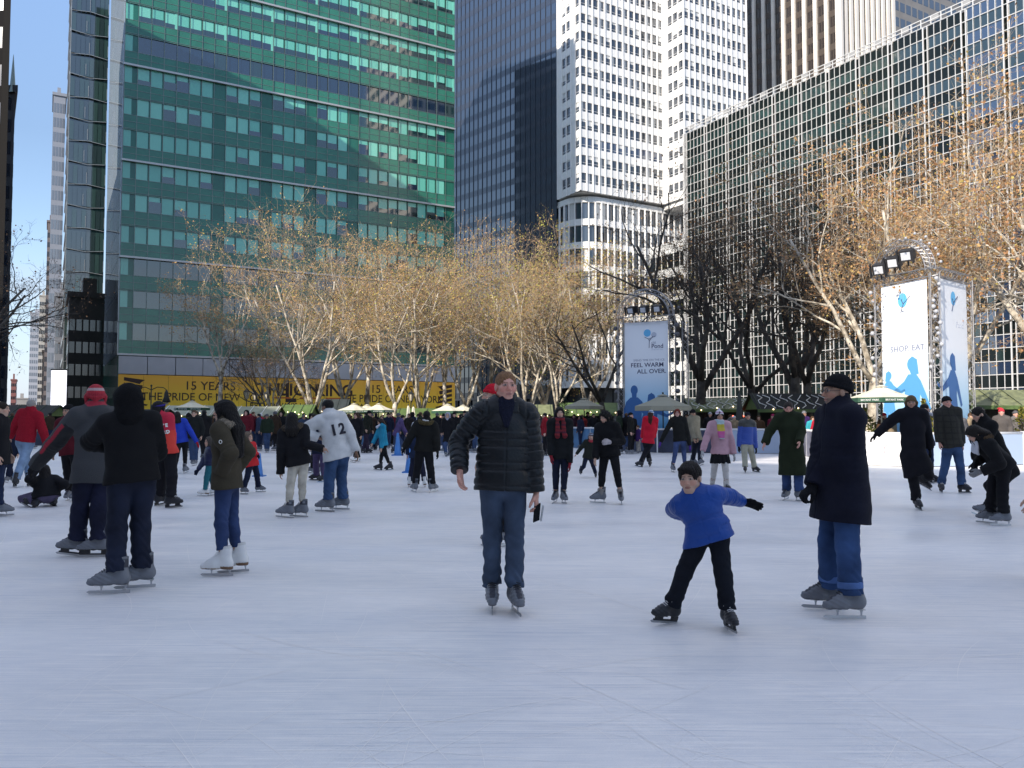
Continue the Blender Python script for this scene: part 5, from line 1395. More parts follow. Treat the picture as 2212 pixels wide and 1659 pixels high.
    E((0, -.012, .035), (.074, .095, .081)); E((0, .022, -.028), (.059, .068, .082), .03); E((0, .056 if kid else .058, -.083 if kid else -.09), (.028, .024, .022), .03)
    for q in (-1, 1):
        Cn((q * .052, -.002, -.05), (q * .02, .052, -.092), .02, .018, .02); E((q * .038, .058, -.018 if not kid else -.028), (.022 if not kid else .028, .022, .022 if not kid else .027), .02)
    if Y0 < 30:
        for q in (-1, 1): E((q * .030, .104, .014), (.016, .020, .011), .012, 'd'); E((q * .030, .079, .012), (.014, .013, .012), .003); E((q * .078, -.008, -.004), (.010, .021, .032), .008)
        Cn((-.03, .083 if not kid else .076, .032), (.03, .083 if not kid else .076, .032), .010, .010, .014); Cn((0, .086, .012), (0, .108 if not kid else .099, -.020), .0085 if not kid else .006, .0125 if not kid else .0115, .01); Cn((-.011, .094, -.026), (.011, .094, -.026), .0085, .0085, .006)
        Cn((-.017, .086, -.050), (.017, .086, -.050), .0075, .0075, .006); Cn((-.013, .086, -.062), (.013, .086, -.062), .0085, .0085, .006)
    hand_par = []
    for i in (0, 1):
        o = -rt if i == 0 else rt
        d = (wr[i] - el[i]).normalized(); pn = -o; side = fw; cu = .35
        if handpose and handpose[i]:
            d2, pn2, side2, cu = handpose[i]
            d = Vector(d2).normalized() if d2 else d; pn = Vector(pn2); side = Vector(side2)
        hand_par.append((wr[i], d, pn, side, cu))
        if not (gloves and gloves[i]): hand(b, wr[i] + d * .012 * s, d, pn, side, s * (1.0 if not kid else 1.05), cu, k=.006)
    sc3 = np.array(SK[skin], np.float32); Hi = np.array(HM.transposed()); hcn = np.array(hc_)
    def skincol(P):
        L3 = (P - hcn) @ Hi.T / hs; x, y, z = np.abs(L3[:, 0]), L3[:, 1], L3[:, 2]; c = np.tile(sc3, (len(P), 1))
        inh = (np.abs(z) < .16) & (x < .1) & (np.abs(y) < .13)
        def blend(m, cc, a): c[m] = c[m] * (1 - a) + np.array(cc, np.float32) * a
        blend(inh & (((x - .042) / .024) ** 2 + ((z + .022) / .022) ** 2 < 1) & (y > .04), sc3 * np.array([1.1, .78, .76]), .55)
        blend(inh & (x < .016) & (y > .085) & (z < .0) & (z > -.036), sc3 * np.array([1.08, .82, .8]), .6)
        fr = inh & (y > .045)
        blend(fr & (((x - .030) / .019) ** 2 + ((z - .012) / .0105) ** 2 < 1), sc3 * .55, .6)
        blend(fr & (((x - .030) / .014) ** 2 + ((z - .012) / .0062) ** 2 < 1), (.42, .40, .38), .8)
        blend(fr & (((x - .029) / .0075) ** 2 + ((z - .012) / .0068) ** 2 < 1), (.03, .022, .018), .9)
        blend(fr & (np.abs(x - .031) < .021) & (np.abs(z - .031 - .06 * (x - .03)) < .005), np.array(hc) * .8 + sc3 * .12, .75)
        blend(fr & (((x) / .024) ** 2 + ((z + .056) / .0105) ** 2 < 1) & (y > .07), (.36, .12, .10), .6)
        blend(fr & (x < .021) & (np.abs(z + .0555) < .0022) & (y > .07), (.08, .02, .02), .8)
        return c
    if extra and 'beard' in extra:
        bc_ = np.array(extra['beard'], np.float32); sk0 = skincol
        def skincol(P):
            c = sk0(P); L3 = (P - hcn) @ Hi.T / hs; x, y, z = np.abs(L3[:, 0]), L3[:, 1], L3[:, 2]
            m = (z < -.045) & (z > -.13) & (y > .0) & (x < .075) & ~((x < .02) & (z > -.064)); c[m] = c[m] * .45 + bc_ * .55; return c
    finish(b, "body", M_skin, p, skincol)
    # ---- trousers
    tr = SDF(lo, [hi[0], hi[1], pel.z + .35 * s], hcl)
    slim = bot in ('slim', 'tights'); kind = 'denim' if bot in ('jeans', 'slim') else 'cloth'
    pb = .004 if slim else baggy
    tr.ell(pel + spn * .02 * s, Matrix((rt, fwt, spn)).transposed(), [(.168 + pb * .5 + fat * .6) * s, (.122 + pb * .5 + fat) * s, .16 * s], .04)
    F0 = tr.F.copy(); Fs = []
    for i in (0, 1):
        tr.F = F0.copy()
        tr.cone(hips[i], kn[i], (.094 + pb * .8) * s, (.064 + pb * .8) * s, .035); kb = kn[i].lerp(ank[i], .3)
        ae = ank[i] + (kn[i] - ank[i]).normalized() * (.10 if slim else .012) * s
        if socks: ae = kn[i].lerp(ank[i], .62)
        tr.cone(kn[i], kb - (fd[i] * .012 * s if slim else fd[i] * 0), (.062 + pb * .8) * s, (.060 + pb * .8) * s, .03); tr.cone(kb, ae - (kb - ae).normalized() * .04 * s, (.060 + pb * .8) * s, (.048 + pb * 1.25 if slim else .064 + pb) * s, .02)
        tr.trim(ae, (ank[i] - kn[i]).normalized(), .16 * s); Fs.append(tr.F)
    tr.F = np.minimum(Fs[0], Fs[1])
    tr.plane(pel + spn * .13 * s, spn)
    nf = noise_fold(seed, .0055 * s if not slim else .0025 * s, 30 / s); nk = [np.array(q) for q in kn]; na = [np.array(q) for q in ank]
    def folds(x, y, z, w):
        d = nf(x, y, z, w)
        for q, am in ((nk[0], .003), (nk[1], .003), (na[0], .007 if not slim else .004), (na[1], .007 if not slim else .004)):
            g = np.exp(-(((x - q[0]) ** 2 + (y - q[1]) ** 2 + (z - q[2] - .05) ** 2) / (.02 * s * s))); d = d + am * s * g * np.sin((z * 1.0 + .5 * x + .4 * y) * 70 / s + seed + 2.2 * np.sin(x * 31 + y * 23 + z * 9))
        return d
    if near: tr.disp(folds)
    if bot != 'none': finish(tr, "trousers" if bot != 'tights' else "tights", cloth(kind, bc), p)
    if cuff:
        for i in (0, 1):
            c = SDF([ank[i][k] - .16 * s for k in range(3)], [ank[i][k] + .2 * s for k in range(3)], hcl); a_ = ank[i] + (kn[i] - ank[i]).normalized() * .055 * s; u_ = (kn[i] - ank[i]).normalized()
            c.cone(a_, a_ + u_ * .045 * s, (.058 + pb * 1.3) * s, (.058 + pb * 1.3) * s, 0); c.trim(a_, -u_, .14 * s); c.trim(a_ + u_ * .05 * s, u_, .14 * s); finish(c, "trouser_cuff", cloth('denim', [min(1, q * 2.2 + .02) for q in bc]), p)
    if socks:
        for i in (0, 1):
            u_ = (kn[i] - ank[i]).normalized(); a_ = ank[i]; c = SDF([min(a_[k], kn[i][k]) - .12 for k in range(3)], [max(a_[k], kn[i][k]) + .12 for k in range(3)], hcl)
            c.cone(a_, kn[i].lerp(a_, socks[0]), .05 * s, .064 * s, .0); c.trim(kn[i].lerp(a_, socks[0]), u_, .14); an = np.array(a_); un = np.array(u_); s1, s2 = np.array(socks[1]), np.array(socks[2])
            def scol(P):
                h_ = (P - an) @ un / s; return np.where(((h_ > .12) & (h_ < .20) & (np.sin(h_ * 190) > .25))[:, None], s2, s1).astype(np.float32)
            finish(c, "sock", cloth('vcol', s1), p, scol)
    # ---- skirt
    if bot == 'tights' and extra and 'skirt' in extra:
        c = SDF(lo, [hi[0], hi[1], pel.z + .3], hcl); e = pel - Z * extra['skirt'][0] * s
        c.cone(pel + spn * .08 * s, e, .165 * s, .235 * s, .02, fwt, .78); c.plane(e + Z * .03, -Z); c.plane(pel + spn * .12 * s, spn)
        c.disp(lambda x, y, z, w: .012 * np.sin(np.arctan2(y - pel.y, x - pel.x) * 11) * np.clip((pel.z + .1 - z) * 4, 0, 1)); finish(c, "skirt", cloth('cloth', extra['skirt'][1]), p)
    # ---- top garment
    t = SDF(lo, hi, hcl); hemd = hem * s; hp_ = pel - spn * (hemd + (.06 * s if hem <= .3 else 0))
    legd = ((kn[0] + kn[1]) / 2 - pel); legd = legd.normalized() if hem > .2 else -spn
    rh = max(.158 + pad + fat, .180 + pb * .8 + .012) if hem > -.05 else .158 + pad + fat
    he = pel + legd * (hemd + .08 * s); fl = 1.0 + (.12 if hem > .2 else 0)
    t.cone(he, pel, rh * s * fl, max(rh - .01, .156 + pad + fat) * s, .03, fwt, .76 + fat * 1.2, w0=0); lw = (pel - he).length
    t.cone(pel, waist, max(rh - .012, .156 + pad + fat) * s, (.146 + pad + fat * 1.1) * s, .03, fwt, .72 + fat * 1.3, w0=lw); t.cone(waist, chest, (.146 + pad + fat * 1.1) * s, (.158 + pad + fat * .4) * s, .05, fwt, .7 + fat, w0=lw + (waist - pel).length)
    t.cone(chest, sc_ - spn * .01, (.158 + pad) * s, (.115 + pad) * s, .05, fwt, .68, w0=lw + (chest - pel).length)
    if hem > 0 and bot != 'none':
        for i in (0, 1):
            u_ = (kn[i] - hips[i]); l_ = u_.length; u_ = u_.normalized(); q = hips[i] + u_ * min(l_ + .1, hemd + .02 * s)
            t.cone(hips[i], q, (.094 + pb + .014) * s, (.088 + pb + .020) * s * fl, .06)
    t.plane(pel + legd * hemd, legd)
    t.cone(sh[0].lerp(sc_, .12), sh[1].lerp(sc_, .12), (.058 + pad * .75) * s, (.058 + pad * .75) * s, .05, None, 1)
    for i in (0, 1): t.cone(nb + spn * .015 * s, sh[i].lerp(sc_, .15) - spn * .01 * s, (.058 + pad * .55) * s, (.056 + pad * .6) * s, .05)
    tF, tW = t.F, t.W
    for i in (0, 1):                                   # sleeves in a field of their own, so that cuffs cut only sleeves
        t.F = np.full(t.n, .3, np.float32); t.W = np.zeros(t.n, np.float32); d = (wr[i] - el[i]).normalized()
        t.cone(sh[i], el[i], (.060 + pad * .85) * s, (.048 + pad * .9) * s, .035, w0=0); t.cone(el[i], wr[i] + d * cut * s, (.048 + pad * .9) * s, (.038 + pad * .8) * s, .02, w0=.168 * H)
        t.trim(wr[i] + d * (cut + .004) * s, d, .13 * s)
        tW = np.where(t.F < tF, t.W, tW); hh = np.maximum(.035 - np.abs(tF - t.F), 0) / .035; tF = np.minimum(tF, t.F) - hh * hh * .035 * .25
    t.F, t.W = tF, tW
    if collar:
        t.cone(nb - spn * .02 * s, nb + (hup * .6 + spn * .4) * (.055 if pad < .03 or top != 'puffer' else .034) * s, (.075 + pad * .6) * s, (.068 + pad * .5) * s, .02)
        t.cone(nb + spn * .02 * s + fwt * .012 * s, nb + hup * .16 * s + fwt * .02 * s, .056 * s, .075 * s, .008, None, 1, 'd')
    elif collar is False:
        t.cone(nb + spn * .035 * s, nb + hup * .2 * s + fwt * .03 * s, .06 * s, .1 * s, .01, None, 1, 'd')
    if hood:
        t.ell(nb - fwt * .085 * s - spn * .02 * s, Matrix((rt, fwt, spn)).transposed(), [.125 * s, .06 * s, .075 * s], .03)
    nf2 = noise_fold(seed + 50, (.0065 if top != 'puffer' else .004) * s, 26 / s); ne = [np.array(q) for q in el]
    def tfold(x, y, z, w):
        d = nf2(x, y, z, w)
        for q in ne:
            g = np.exp(-(((x - q[0]) ** 2 + (y - q[1]) ** 2 + (z - q[2]) ** 2) / (.012 * s * s))); d = d + .006 * s * g * np.sin(w * 120 / s)
        if top == 'puffer':
            pitch = (.062 if not kid else .085) * s * (extra.get('pitch', 1) if extra else 1); d = d + .011 * s * (1 - np.abs(np.sin(np.pi * w / pitch))) ** 2.2
        return d
    if near or top == 'puffer': t.disp(tfold)
    # opening line down the front
    if near and top in ('jacket', 'coat', 'puffer') and (extra is None or 'nozip' not in extra):
        zp = np.array(rt); cz = np.array(pel); ff = np.array(fwt)
        t.disp(lambda x, y, z, w: .006 * s * np.exp(-(((x - cz[0]) * zp[0] + (y - cz[1]) * zp[1] + (z - cz[2]) * zp[2]) / (.006 * s)) ** 2) * (((x - cz[0]) * ff[0] + (y - cz[1]) * ff[1] + (z - cz[2]) * ff[2]) > 0.02))
    tk = {'puffer': 'puffer', 'knit': 'knit', 'fleece': 'knit'}.get(top, 'cloth')
    if tcv:
        ctx = dict(pel=np.array(pel), sp=np.array(spn), rt=np.array(rt), fw=np.array(fwt), T=T, s=s, sh=[np.array(q) for q in sh], el=[np.array(q) for q in el], wr=[np.array(q) for q in wr])
        finish(t, top if top in ('coat', 'hoodie') else "jacket", cloth('vcol', tc) if top != 'puffer' else mat("patterned_puffer", (1, 1, 1), .42, bump=(45, .25), vcol=True), p, lambda P: tcv(P, ctx))
    else: finish(t, top if top in ('coat', 'hoodie') else "jacket", cloth(tk, tc), p)
    # ---- fur trim, scarf, shirt collar, gloves
    if fur:
        c = SDF([nb[i] - .32 * s for i in range(3)], [nb[i] + .32 * s for i in range(3)], hcl * .9)
        pts = [nb + (rt * math.sin(a) * .15 - fwt * (.03 + .09 * max(0, math.cos(a)))) * s + spn * (.0 - .03 * math.cos(a)) * s for a in [x * .45 - 2.0 for x in range(10)]]
        c.chain(pts, [.045 * s] * 10, .02); c.disp(lambda x, y, z, w: .012 * s * np.sin(x * 190) * np.sin(y * 170 + 1) * np.sin(z * 180)); finish(c, "fur_trim", cloth('fur', fur), p)
    if scarf:
        c = SDF([nb[i] - .5 * s for i in range(3)], [nb[i] + .35 * s for i in range(3)], hcl * .9)
        for k in range(9):
            a0, a1 = k * .7, (k + 1) * .7; c.cone(nb + (rt * math.sin(a0) * .085 + fwt * math.cos(a0) * .08) * s + spn * .02 * s, nb + (rt * math.sin(a1) * .085 + fwt * math.cos(a1) * .08) * s + spn * .02 * s, .034 * s, .034 * s, .02)
        L_ = scarf[1]
        for q in (-1, 1): c.cone(nb + fwt * .1 * s + rt * q * .05 * s, nb + fwt * (.14 + pad) * s + rt * q * (scarf[2] if len(scarf) > 2 else .045) * s - spn * L_ * s, .04 * s, .055 * s, .03, fwt, .4)
        c.disp(noise_fold(seed + 9, .006, 50)); nbn = np.array(nb); cols = [np.array(q, np.float32) for q in scarf[0]]
        def sc_col(P): return np.array(cols)[np.floor(((nbn[2] + .1 * s - P[:, 2]) / ((L_ + .12) * s)) * len(cols) * (scarf[3] if len(scarf) > 3 else 1)).astype(int) % len(cols)]
        finish(c, "scarf", cloth('vcol', cols[0]), p, sc_col)
    if shirt:
        c = SDF([nb[i] - .4 * s for i in range(3)], [nb[i] + .2 * s for i in range(3)], hcl * .8)
        c.cone(nb, nb + hup * .04 * s, .066 * s, .063 * s, .01); c.trim(nb + hup * .045 * s, hup, .15)
        c.cone(nb + hup * .02 * s + fwt * .058 * s, nb - spn * .03 * s + fwt * .088 * s, .042 * s, .022 * s, .015, fwt, .35)
        finish(c, "shirt_collar", cloth('cloth', shirt[0]), p)
        if len(shirt) > 1:
            c = SDF([nb[i] - .5 * s for i in range(3)], [nb[i] + .2 * s for i in range(3)], hcl)
            c.cone(nb - spn * .012 * s + fwt * .075 * s, nb - spn * shirt[2] * s + fwt * (.128 + pad * .8) * s, .072 * s, .022 * s, .01, fwt, .42); finish(c, "jumper", cloth('knit', shirt[1]), p)
    if gloves:
        for i in (0, 1):
            if not gloves[i]: continue
            w_, d, pn, side, cu = hand_par[i]; c = SDF([w_[k] - .24 * s for k in range(3)], [w_[k] + .24 * s for k in range(3)], max(.0042, hb))
            hand(c, w_ + d * .01 * s, d, pn, side, s * (1.08 if not kid else 1.18), cu, .22, .0035 if near else .006); c.cone(w_ - d * .05 * s, w_ + d * .02 * s, .036 * s, .034 * s, .01); finish(c, "glove", cloth('knit', gloves[i]), p)
    # ---- hair and hats
    def hsdf(dn=.2, m=.17):
        q = hc_; return SDF([q[0] - m * hs, q[1] - m * hs, q[2] - dn * hs], [q[0] + m * hs, q[1] + m * hs, q[2] + .2 * hs], min(.016, max(.0048, .0007 * Y0)))
    HL = lambda c: hl(*c)
    def strand(a, k1=150):
        rx, fx, ux = np.array(hr), np.array(hf), np.array(hup); o_ = np.array(hc_)
        def fn(x, y, z, w):
            X = (x - o_[0]) * rx[0] + (y - o_[1]) * rx[1] + (z - o_[2]) * rx[2]; Yy = (x - o_[0]) * fx[0] + (y - o_[1]) * fx[1] + (z - o_[2]) * fx[2]; Zz = (x - o_[0]) * ux[0] + (y - o_[1]) * ux[1] + (z - o_[2]) * ux[2]
            an = np.arctan2(X, Yy + .02); return a * hs * (np.sin(an * 29 + 8 * Zz / hs + 3 * np.sin(Zz * 40) + seed) * .6 + np.sin(an * 47 - 19 * Zz / hs + 2 * np.sin(X * 50)) * .6 + np.sin(X * 110 + Zz * 70 + Yy * 60) * .5)
        return fn
    if hair in ('short', 'thin', 'messy', 'bob', 'long', 'curly'):
        c = hsdf(.52 if hair in ('long', 'curly') else .3 if hair == 'bob' else .2, .33 if hair in ('long', 'curly') else .2 if hair == 'bob' else .17); e = lambda cc, r, k=.02, op='u': c.ell(HL(cc), HM, [q * hs for q in r], k * hs, op)
        thick = .008 if hair == 'short' else .0035 if hair == 'thin' else .014
        e((0, -.014, .037), (.075 + thick, .096 + thick, .082 + thick * 1.2))
        e((0, .118, -.03), (.085, .066, .108 if hair == 'short' else .112 if hair == 'thin' else .098), .010, 'd'); e((0, .03, -.12), (.12, .09, .10), .012, 'd')
        for q in (-1, 1): e((q * .08, .012, -.02), (.022, .026, .042), .006, 'd')
        if hair == 'messy': e((.01, .06, .085), (.062, .035, .022), .02); e((-.035, .07, .07), (.03, .025, .02), .02)
        if hair in ('long', 'bob', 'curly'):
            ln = {'long': extra.get('hairlen', .36) if extra else .36, 'curly': .2, 'bob': .13}[hair]
            for q in (-1, 1):
                if hat is None: c.cone(HL((q * .045, .07, .075)), HL((q * .078, .035, .0)), .02 * hs, .02 * hs, .02 * hs)
                c.cone(HL((q * .074, .015, .02)), HL((q * .08, .02 if ln < .3 else .0, -ln * .55)), .024 * hs, .022 * hs, .02 * hs); c.cone(HL((q * .08, .0, -ln * .55)), HL((q * .075, -.02, -ln * .95)), .024 * hs, .012 * hs, .02 * hs)
                bk = .03 + pad + (.05 if fur or hood else 0); c.chain([HL((q * .05, -.06, .0)), HL((q * .065, -.07 - bk * .7, -.17)), HL((q * .06, -.06 - bk, -ln))], [.052 * hs, .05 * hs, .026 * hs], .03 * hs)
            c.chain([HL((0, -.07, .02)), HL((0, -.085 - bk * .7, -.17)), HL((0, -.075 - bk, -ln))], [.065 * hs, .055 * hs, .03 * hs], .03 * hs)
        c.disp(strand(.0028 if hair != 'curly' else .009)); finish(c, "hair", cloth('hair', hc), p)
    if hat in ('beanie', 'pom', 'flap', 'cap', 'santa', 'hood'):
        c = hsdf(.22 if hat != 'hood' else .34, .2); e = lambda cc, r, k=.015, op='u': c.ell(HL(cc), HM, [q * hs for q in r], k * hs, op)
        th = .016
        if hat != 'hood':
            e((0, -.018, .042), (.076 + th, .097 + th, .086 + th * 1.3)); n_ = (hup * -.96 + hf * .28).normalized(); c.plane(HL((0, .0, .022 if hat != 'flap' else .012)), n_)
            for k in range(12):
                a0, a1 = k * .5236, (k + 1) * .5236; g = lambda a: HL((.088 * math.sin(a), -.016 + .106 * math.cos(a), .036 + .03 * math.cos(a)))
                if hat != 'cap': c.cone(g(a0), g(a1), .013 * hs, .013 * hs, .006 * hs)
        if hat == 'pom': c.cone(HL((0, -.02, .14)), HL((0, -.03, .155)), .02 * hs, .03 * hs, .01)
        if hat == 'flap':
            for q in (-1, 1): c.cone(HL((q * .088, -.01, .01)), HL((q * .082, .0, -.09)), .028 * hs, .014 * hs, .01)
            c.cone(HL((0, -.06, .03)), HL((0, -.075, -.05)), .06 * hs, .03 * hs, .02)
        if hat == 'cap': c.cone(HL((0, .09, .05)), HL((0, .165, .035)), .058 * hs, .045 * hs, .01, hup, .16)
        if hat == 'santa': c.cone(HL((0, -.03, .12)), HL((.06, -.08, .16)), .05 * hs, .02 * hs, .03); c.ell(HL((.09, -.1, .13)), HM, [.026 * hs] * 3, .004)
        if hat == 'hood':
            e((0, -.03, .035), (.112, .128, .12)); c.cone(HL((0, -.035, -.01)), nb - fwt * .02 * s - spn * .02 * s, .112 * hs, .125 * s, .05); e((0, .13, -.01), (.075, .12, .10), .02, 'd'); e((0, .02, 0), (.082, .1, .1), .01, 'd')
        if hat in ('beanie', 'pom', 'flap'): c.disp(lambda x, y, z, w: .0016 * hs * np.sin(np.arctan2(x - hc_.x, y - hc_.y) * 40))
        else: c.disp(noise_fold(seed, .004, 40))
        if hatstripe:
            a_, cs = np.array(hup), [np.array(q, np.float32) for q in hatstripe]
            def hcol(P): return np.array(cs)[np.floor((((P - hcn) @ a_) / hs + .2) / (.0305 if hat != 'santa' else .1)).astype(int) % len(cs)]
            finish(c, "knit_hat", cloth('vcol', cs[0]), p, hcol)
        else: finish(c, {'hood': 'hood', 'cap': 'cap'}.get(hat, "knit_hat"), cloth('knit' if hat != 'cap' else 'cloth', hatc), p)
    # ---- skates
    if skate:
        for i in (0, 1):
            k_ = skate if isinstance(skate, str) else skate[i]
            put_skate(k_, feet[i], fd[i], ups[i], s * 1.04, p, Y0 < 18)
    if extra and 'glasses' in extra:
        g = MB(); gm = mat("spectacle_frame", (.05, .05, .055), .3)
        for q in (-1, 1):
            g.tube([HL((q * .031 + .021 * math.cos(a), .098, .012 + .015 * math.sin(a))) for a in [k * math.pi / 6 for k in range(13)]], .0022 * hs, gm, 4); g.tube([HL((q * .052, .096, .014)), HL((q * .08, .0, .012))], .002 * hs, gm, 4)
        g.tube([HL((-.01, .1, .015)), HL((.01, .1, .015))], .002 * hs, gm, 4); g.build("glasses", p)
    return p, dict(hl=hl, nb=nb, pel=pel, spn=spn, rt=rt, fw=fwt, wr=wr, el=el, s=s, T=T, chest=chest, sh=sh, hup=hup, hf=hf, hr=hr)

from mathutils.bvhtree import BVHTree
def letter_on(p, J, body, size, h, side, m, bold=.003, sx=1.0):
    """lettering laid on the back of a garment: h up the spine (0..1), side to the wearer's right"""
    ja = [c for c in p.children if c.name.split('.')[0] == 'jacket'][0].data
    bv = BVHTree.FromPolygons([v.co for v in ja.vertices], [list(q.vertices) for q in ja.polygons])
    c = J['pel'] + J['spn'] * J['T'] * h + J['rt'] * side; hit = bv.ray_cast(c - J['fw'] * .8, J['fw'])[0] or (c - J['fw'] * .2)
    ch = []; x = 0
    wd = size * .58 * sx
    for k, l in enumerate(body):                     # each letter follows the curve of the back
        off = (k - (len(body) - 1) / 2) * wd; q = c + J['rt'] * off; hq = bv.ray_cast(q - J['fw'] * .8, J['fw']); loc, nr = hq[0], hq[1]
        if loc is None: continue
        a = J['rt'] - nr * J['rt'].dot(nr); up = J['spn'] - nr * J['spn'].dot(nr); a.normalize(); up = (up - a * up.dot(a)).normalized()
        text("letter", l, size, loc + nr * .006, a, up, m, p, 'CENTER', .035, sx, bold)
BLK = (.010, .010, .012); NAVY = (.010, .014, .032); JEAN = (.035, .06, .125); DJEAN = (.014, .022, .052)
# ------------------------------------------------------------------ the three nearest skaters
def man_puffer():
    p, J = person("ginger haired man in a black quilted puffer jacket and blue jeans, one arm held out", [(1114, 1325), (1063, 1317)], 1.83, 6, hd=(1093, 803), pv=(1087, 1098),
        ha=((1158, 1062, -.02), (993, 1016, -.12)), hyaw=16, top='puffer', tc=(.008, .010, .012), hem=.063, pad=.036, bot='jeans', bc=(.05, .072, .115), baggy=.009, fat=.02,
        skin='ruddy', hair='thin', hc=(.24, .125, .06), fyaw=(12, 2), shirt=((.25, .27, .36), (.010, .012, .025), .17), elb=((.5, .6, -.4), (-.7, .5, -.4)),
        handpose=(((.03, -.1, -1), (-1, .2, 0), (-.2, -1, 0), .55), ((.12, -.3, -.95), (.75, -.5, -.2), (.5, -.8, .2), .4)), extra={'pitch': .95})
    q = MB(); w_ = J['wr'][0]; c = w_ + V(-.005, -.02, -.14)
    q.box(c + V(-.02, -.03, -.10), V(.05, 0, .02), V(0, .07, 0), V(.01, 0, .13), cloth('knit', (.012, .012, .014))); q.box(c + V(.036, -.03, -.09), V(.012, 0, 0), V(0, .07, 0), V(.02, 0, .12), cloth('knit', (.55, .55, .55)))
    o = q.build("folded_glove"); tag(o, "black and white folded glove held in the puffer jacket man's hand", "glove")
man_puffer()
person("boy in a bright blue jacket and black trousers gliding with one gloved arm stretched out", [(1577, 1363), (1437, 1347)], 1.36, -22, hd=(1487, 1001), pv=(1530, 1196), ha=((1603, 1084, .33), (1492, 1120, .40)),
    hyaw=-28, hpitch=8, top='puffer', tc=(.012, .06, .28), hem=.11, pad=.034, bot='cloth', bc=(.008, .010, .016), baggy=.019, skin='light', hair='messy', hc=(.012, .009, .008), skate='black', gloves=(BLK, BLK), kid=True,
    fyaw=(5, -62), elb=((.5, .2, .5), (-.05, .9, -.2)), handpose=(((1, -.1, -.26), (-.15, -.8, -.55), (.25, -.35, .9), .12), None), extra={'pitch': 1.7})
person("man in a long navy coat, black knit hat and glasses standing in profile", [(1831, 1338), (1783, 1316)], 1.78, -82, hd=(1806, 815), pv=(1818, 1098), ha=((1822, 1062, -.10), (1757, 1048, -.02)),
    hyaw=-84, top='coat', tc=(.0075, .0085, .018), hem=.26, pad=.045, bot='jeans', bc=(.03, .065, .16), baggy=.026, fat=.035, skin='tan', hair=None, hc=(.05, .04, .035), hat='beanie', hatc=BLK, gloves=(BLK, BLK), cuff=True,
    fyaw=(-84, -92), hood=True, elb=((.9, -.2, -.3), (.9, .2, -.2)), handpose=(None, ((-.75, -.2, -.6), (.2, .2, -1), (-.3, -.8, .3), .8)), extra={'glasses': 1, 'beard': (.10, .08, .07)})
# ------------------------------------------------------------------ left group
person("person in a black hooded sweatshirt and dark jeans seen from behind, hood up", [(240, 1283), (297, 1271)], 1.80, -150, hd=(277, 836), pv=(285, 1062), ha=((262, 975, .22), (285, 972, .26)),
    top='hoodie', tc=(.007, .007, .008), hem=.035, pad=.034, bot='jeans', bc=(.012, .016, .032), baggy=.022, hair=None, hat='hood', hatc=(.007, .007, .008), fyaw=(-72, -66), elb=((-1, .1, -.3), (1, -.1, -.3)), fat=.01, extra={'nozip': 1})
def grey_red():
    def colr(P, c):
        o = np.tile(np.array((.040, .042, .046), np.float32), (len(P), 1))
        for i in (0, 1):
            a, b = c['sh'][i], c['wr'][i]; d = b - a; t = ((P - a) @ d) / (d @ d); q = P - a - t[:, None] * d; n = np.linalg.norm(q, axis=1)
            dn = q[:, 2] < -.15 * n; o[(t > .12) & (t < 1.05) & (n < .14) & dn] = (.012, .012, .014)
            st = np.abs(q[:, 2] / (n + 1e-6) + .12) < .17; o[(t > .16) & (t < .72) & (n < .14) & st] = (.30, .012, .03)
        q = P - (c['pel'] + c['sp'] * c['T']); o[(np.linalg.norm(q, axis=1) < .125) & (q @ c['sp'] > .03)] = (.35, .02, .04); return o
    person("man in a grey ski jacket and red knit hat pulling up a fallen skater", [(158, 1201), (205, 1204)], 1.80, -132, hd=(207, 836), pv=(203, 1040), ha=((76, 1006, .1), (222, 1020, .2)), hyaw=-150,
        tcv=colr, top='jacket', hem=.16, pad=.045, bot='jeans', bc=(.010, .012, .03), baggy=.03, hair=None, hat='flap', hatstripe=((.38, .02, .035), (.30, .015, .03), (.38, .02, .035), (.42, .30, .30), (.34, .018, .03), (.38, .02, .035)), skate='greyblack', fyaw=(-88, -82), hood=True, extra={'nozip': 1}, gloves=(BLK, BLK))
grey_red()
p_, J_ = person("girl with long black hair in an olive parka, jeans and white figure skates", [(473, 1245), (508, 1237)], 1.63, -92, hd=(484, 866), pv=(490, 1050), ha=((480, 1020, -.16), (505, 1022, .16)),
    hyaw=-96, top='coat', tc=(.048, .040, .026), hem=.07, pad=.036, bot='slim', bc=(.026, .045, .115), skin='light', hair='long', hc=(.008, .007, .007), skate='white', fur=(.20, .17, .13), fyaw=(-86, -84), elb=((.7, -.5, -.5), (.7, .4, -.5)), extra={'hairlen': .46})
em = MB(); c_ = Vector(J_['sh'][0]).lerp(Vector(J_['el'][0]), .5) + V(-.005, -.098, .0)
em.tube([c_ + V(-.0 + .014 * math.cos(k * .785), 0, .017 * math.sin(k * .785)) for k in range(9)], .0035, M_wlet, 5); em.build("sleeve_badge", p_)
person("girl in a black parka and cream trousers arm in arm with the white jacket man", [(617, 1119), (648, 1117)], 1.58, -165, hd=(630, 892), pv=(645, 1004), ha=((606, 1016, .0), (692, 968, -.1)),
    top='coat', tc=BLK, hem=.08, pad=.036, bot='slim', bc=(.50, .46, .38), hair='long', hc=(.010, .008, .007), fur=(.07, .055, .04), fyaw=(-98, -95), cut=.05, extra={'nozip': 1, 'hairlen': .26}, elb=(None, (.4, -.4, -1)))
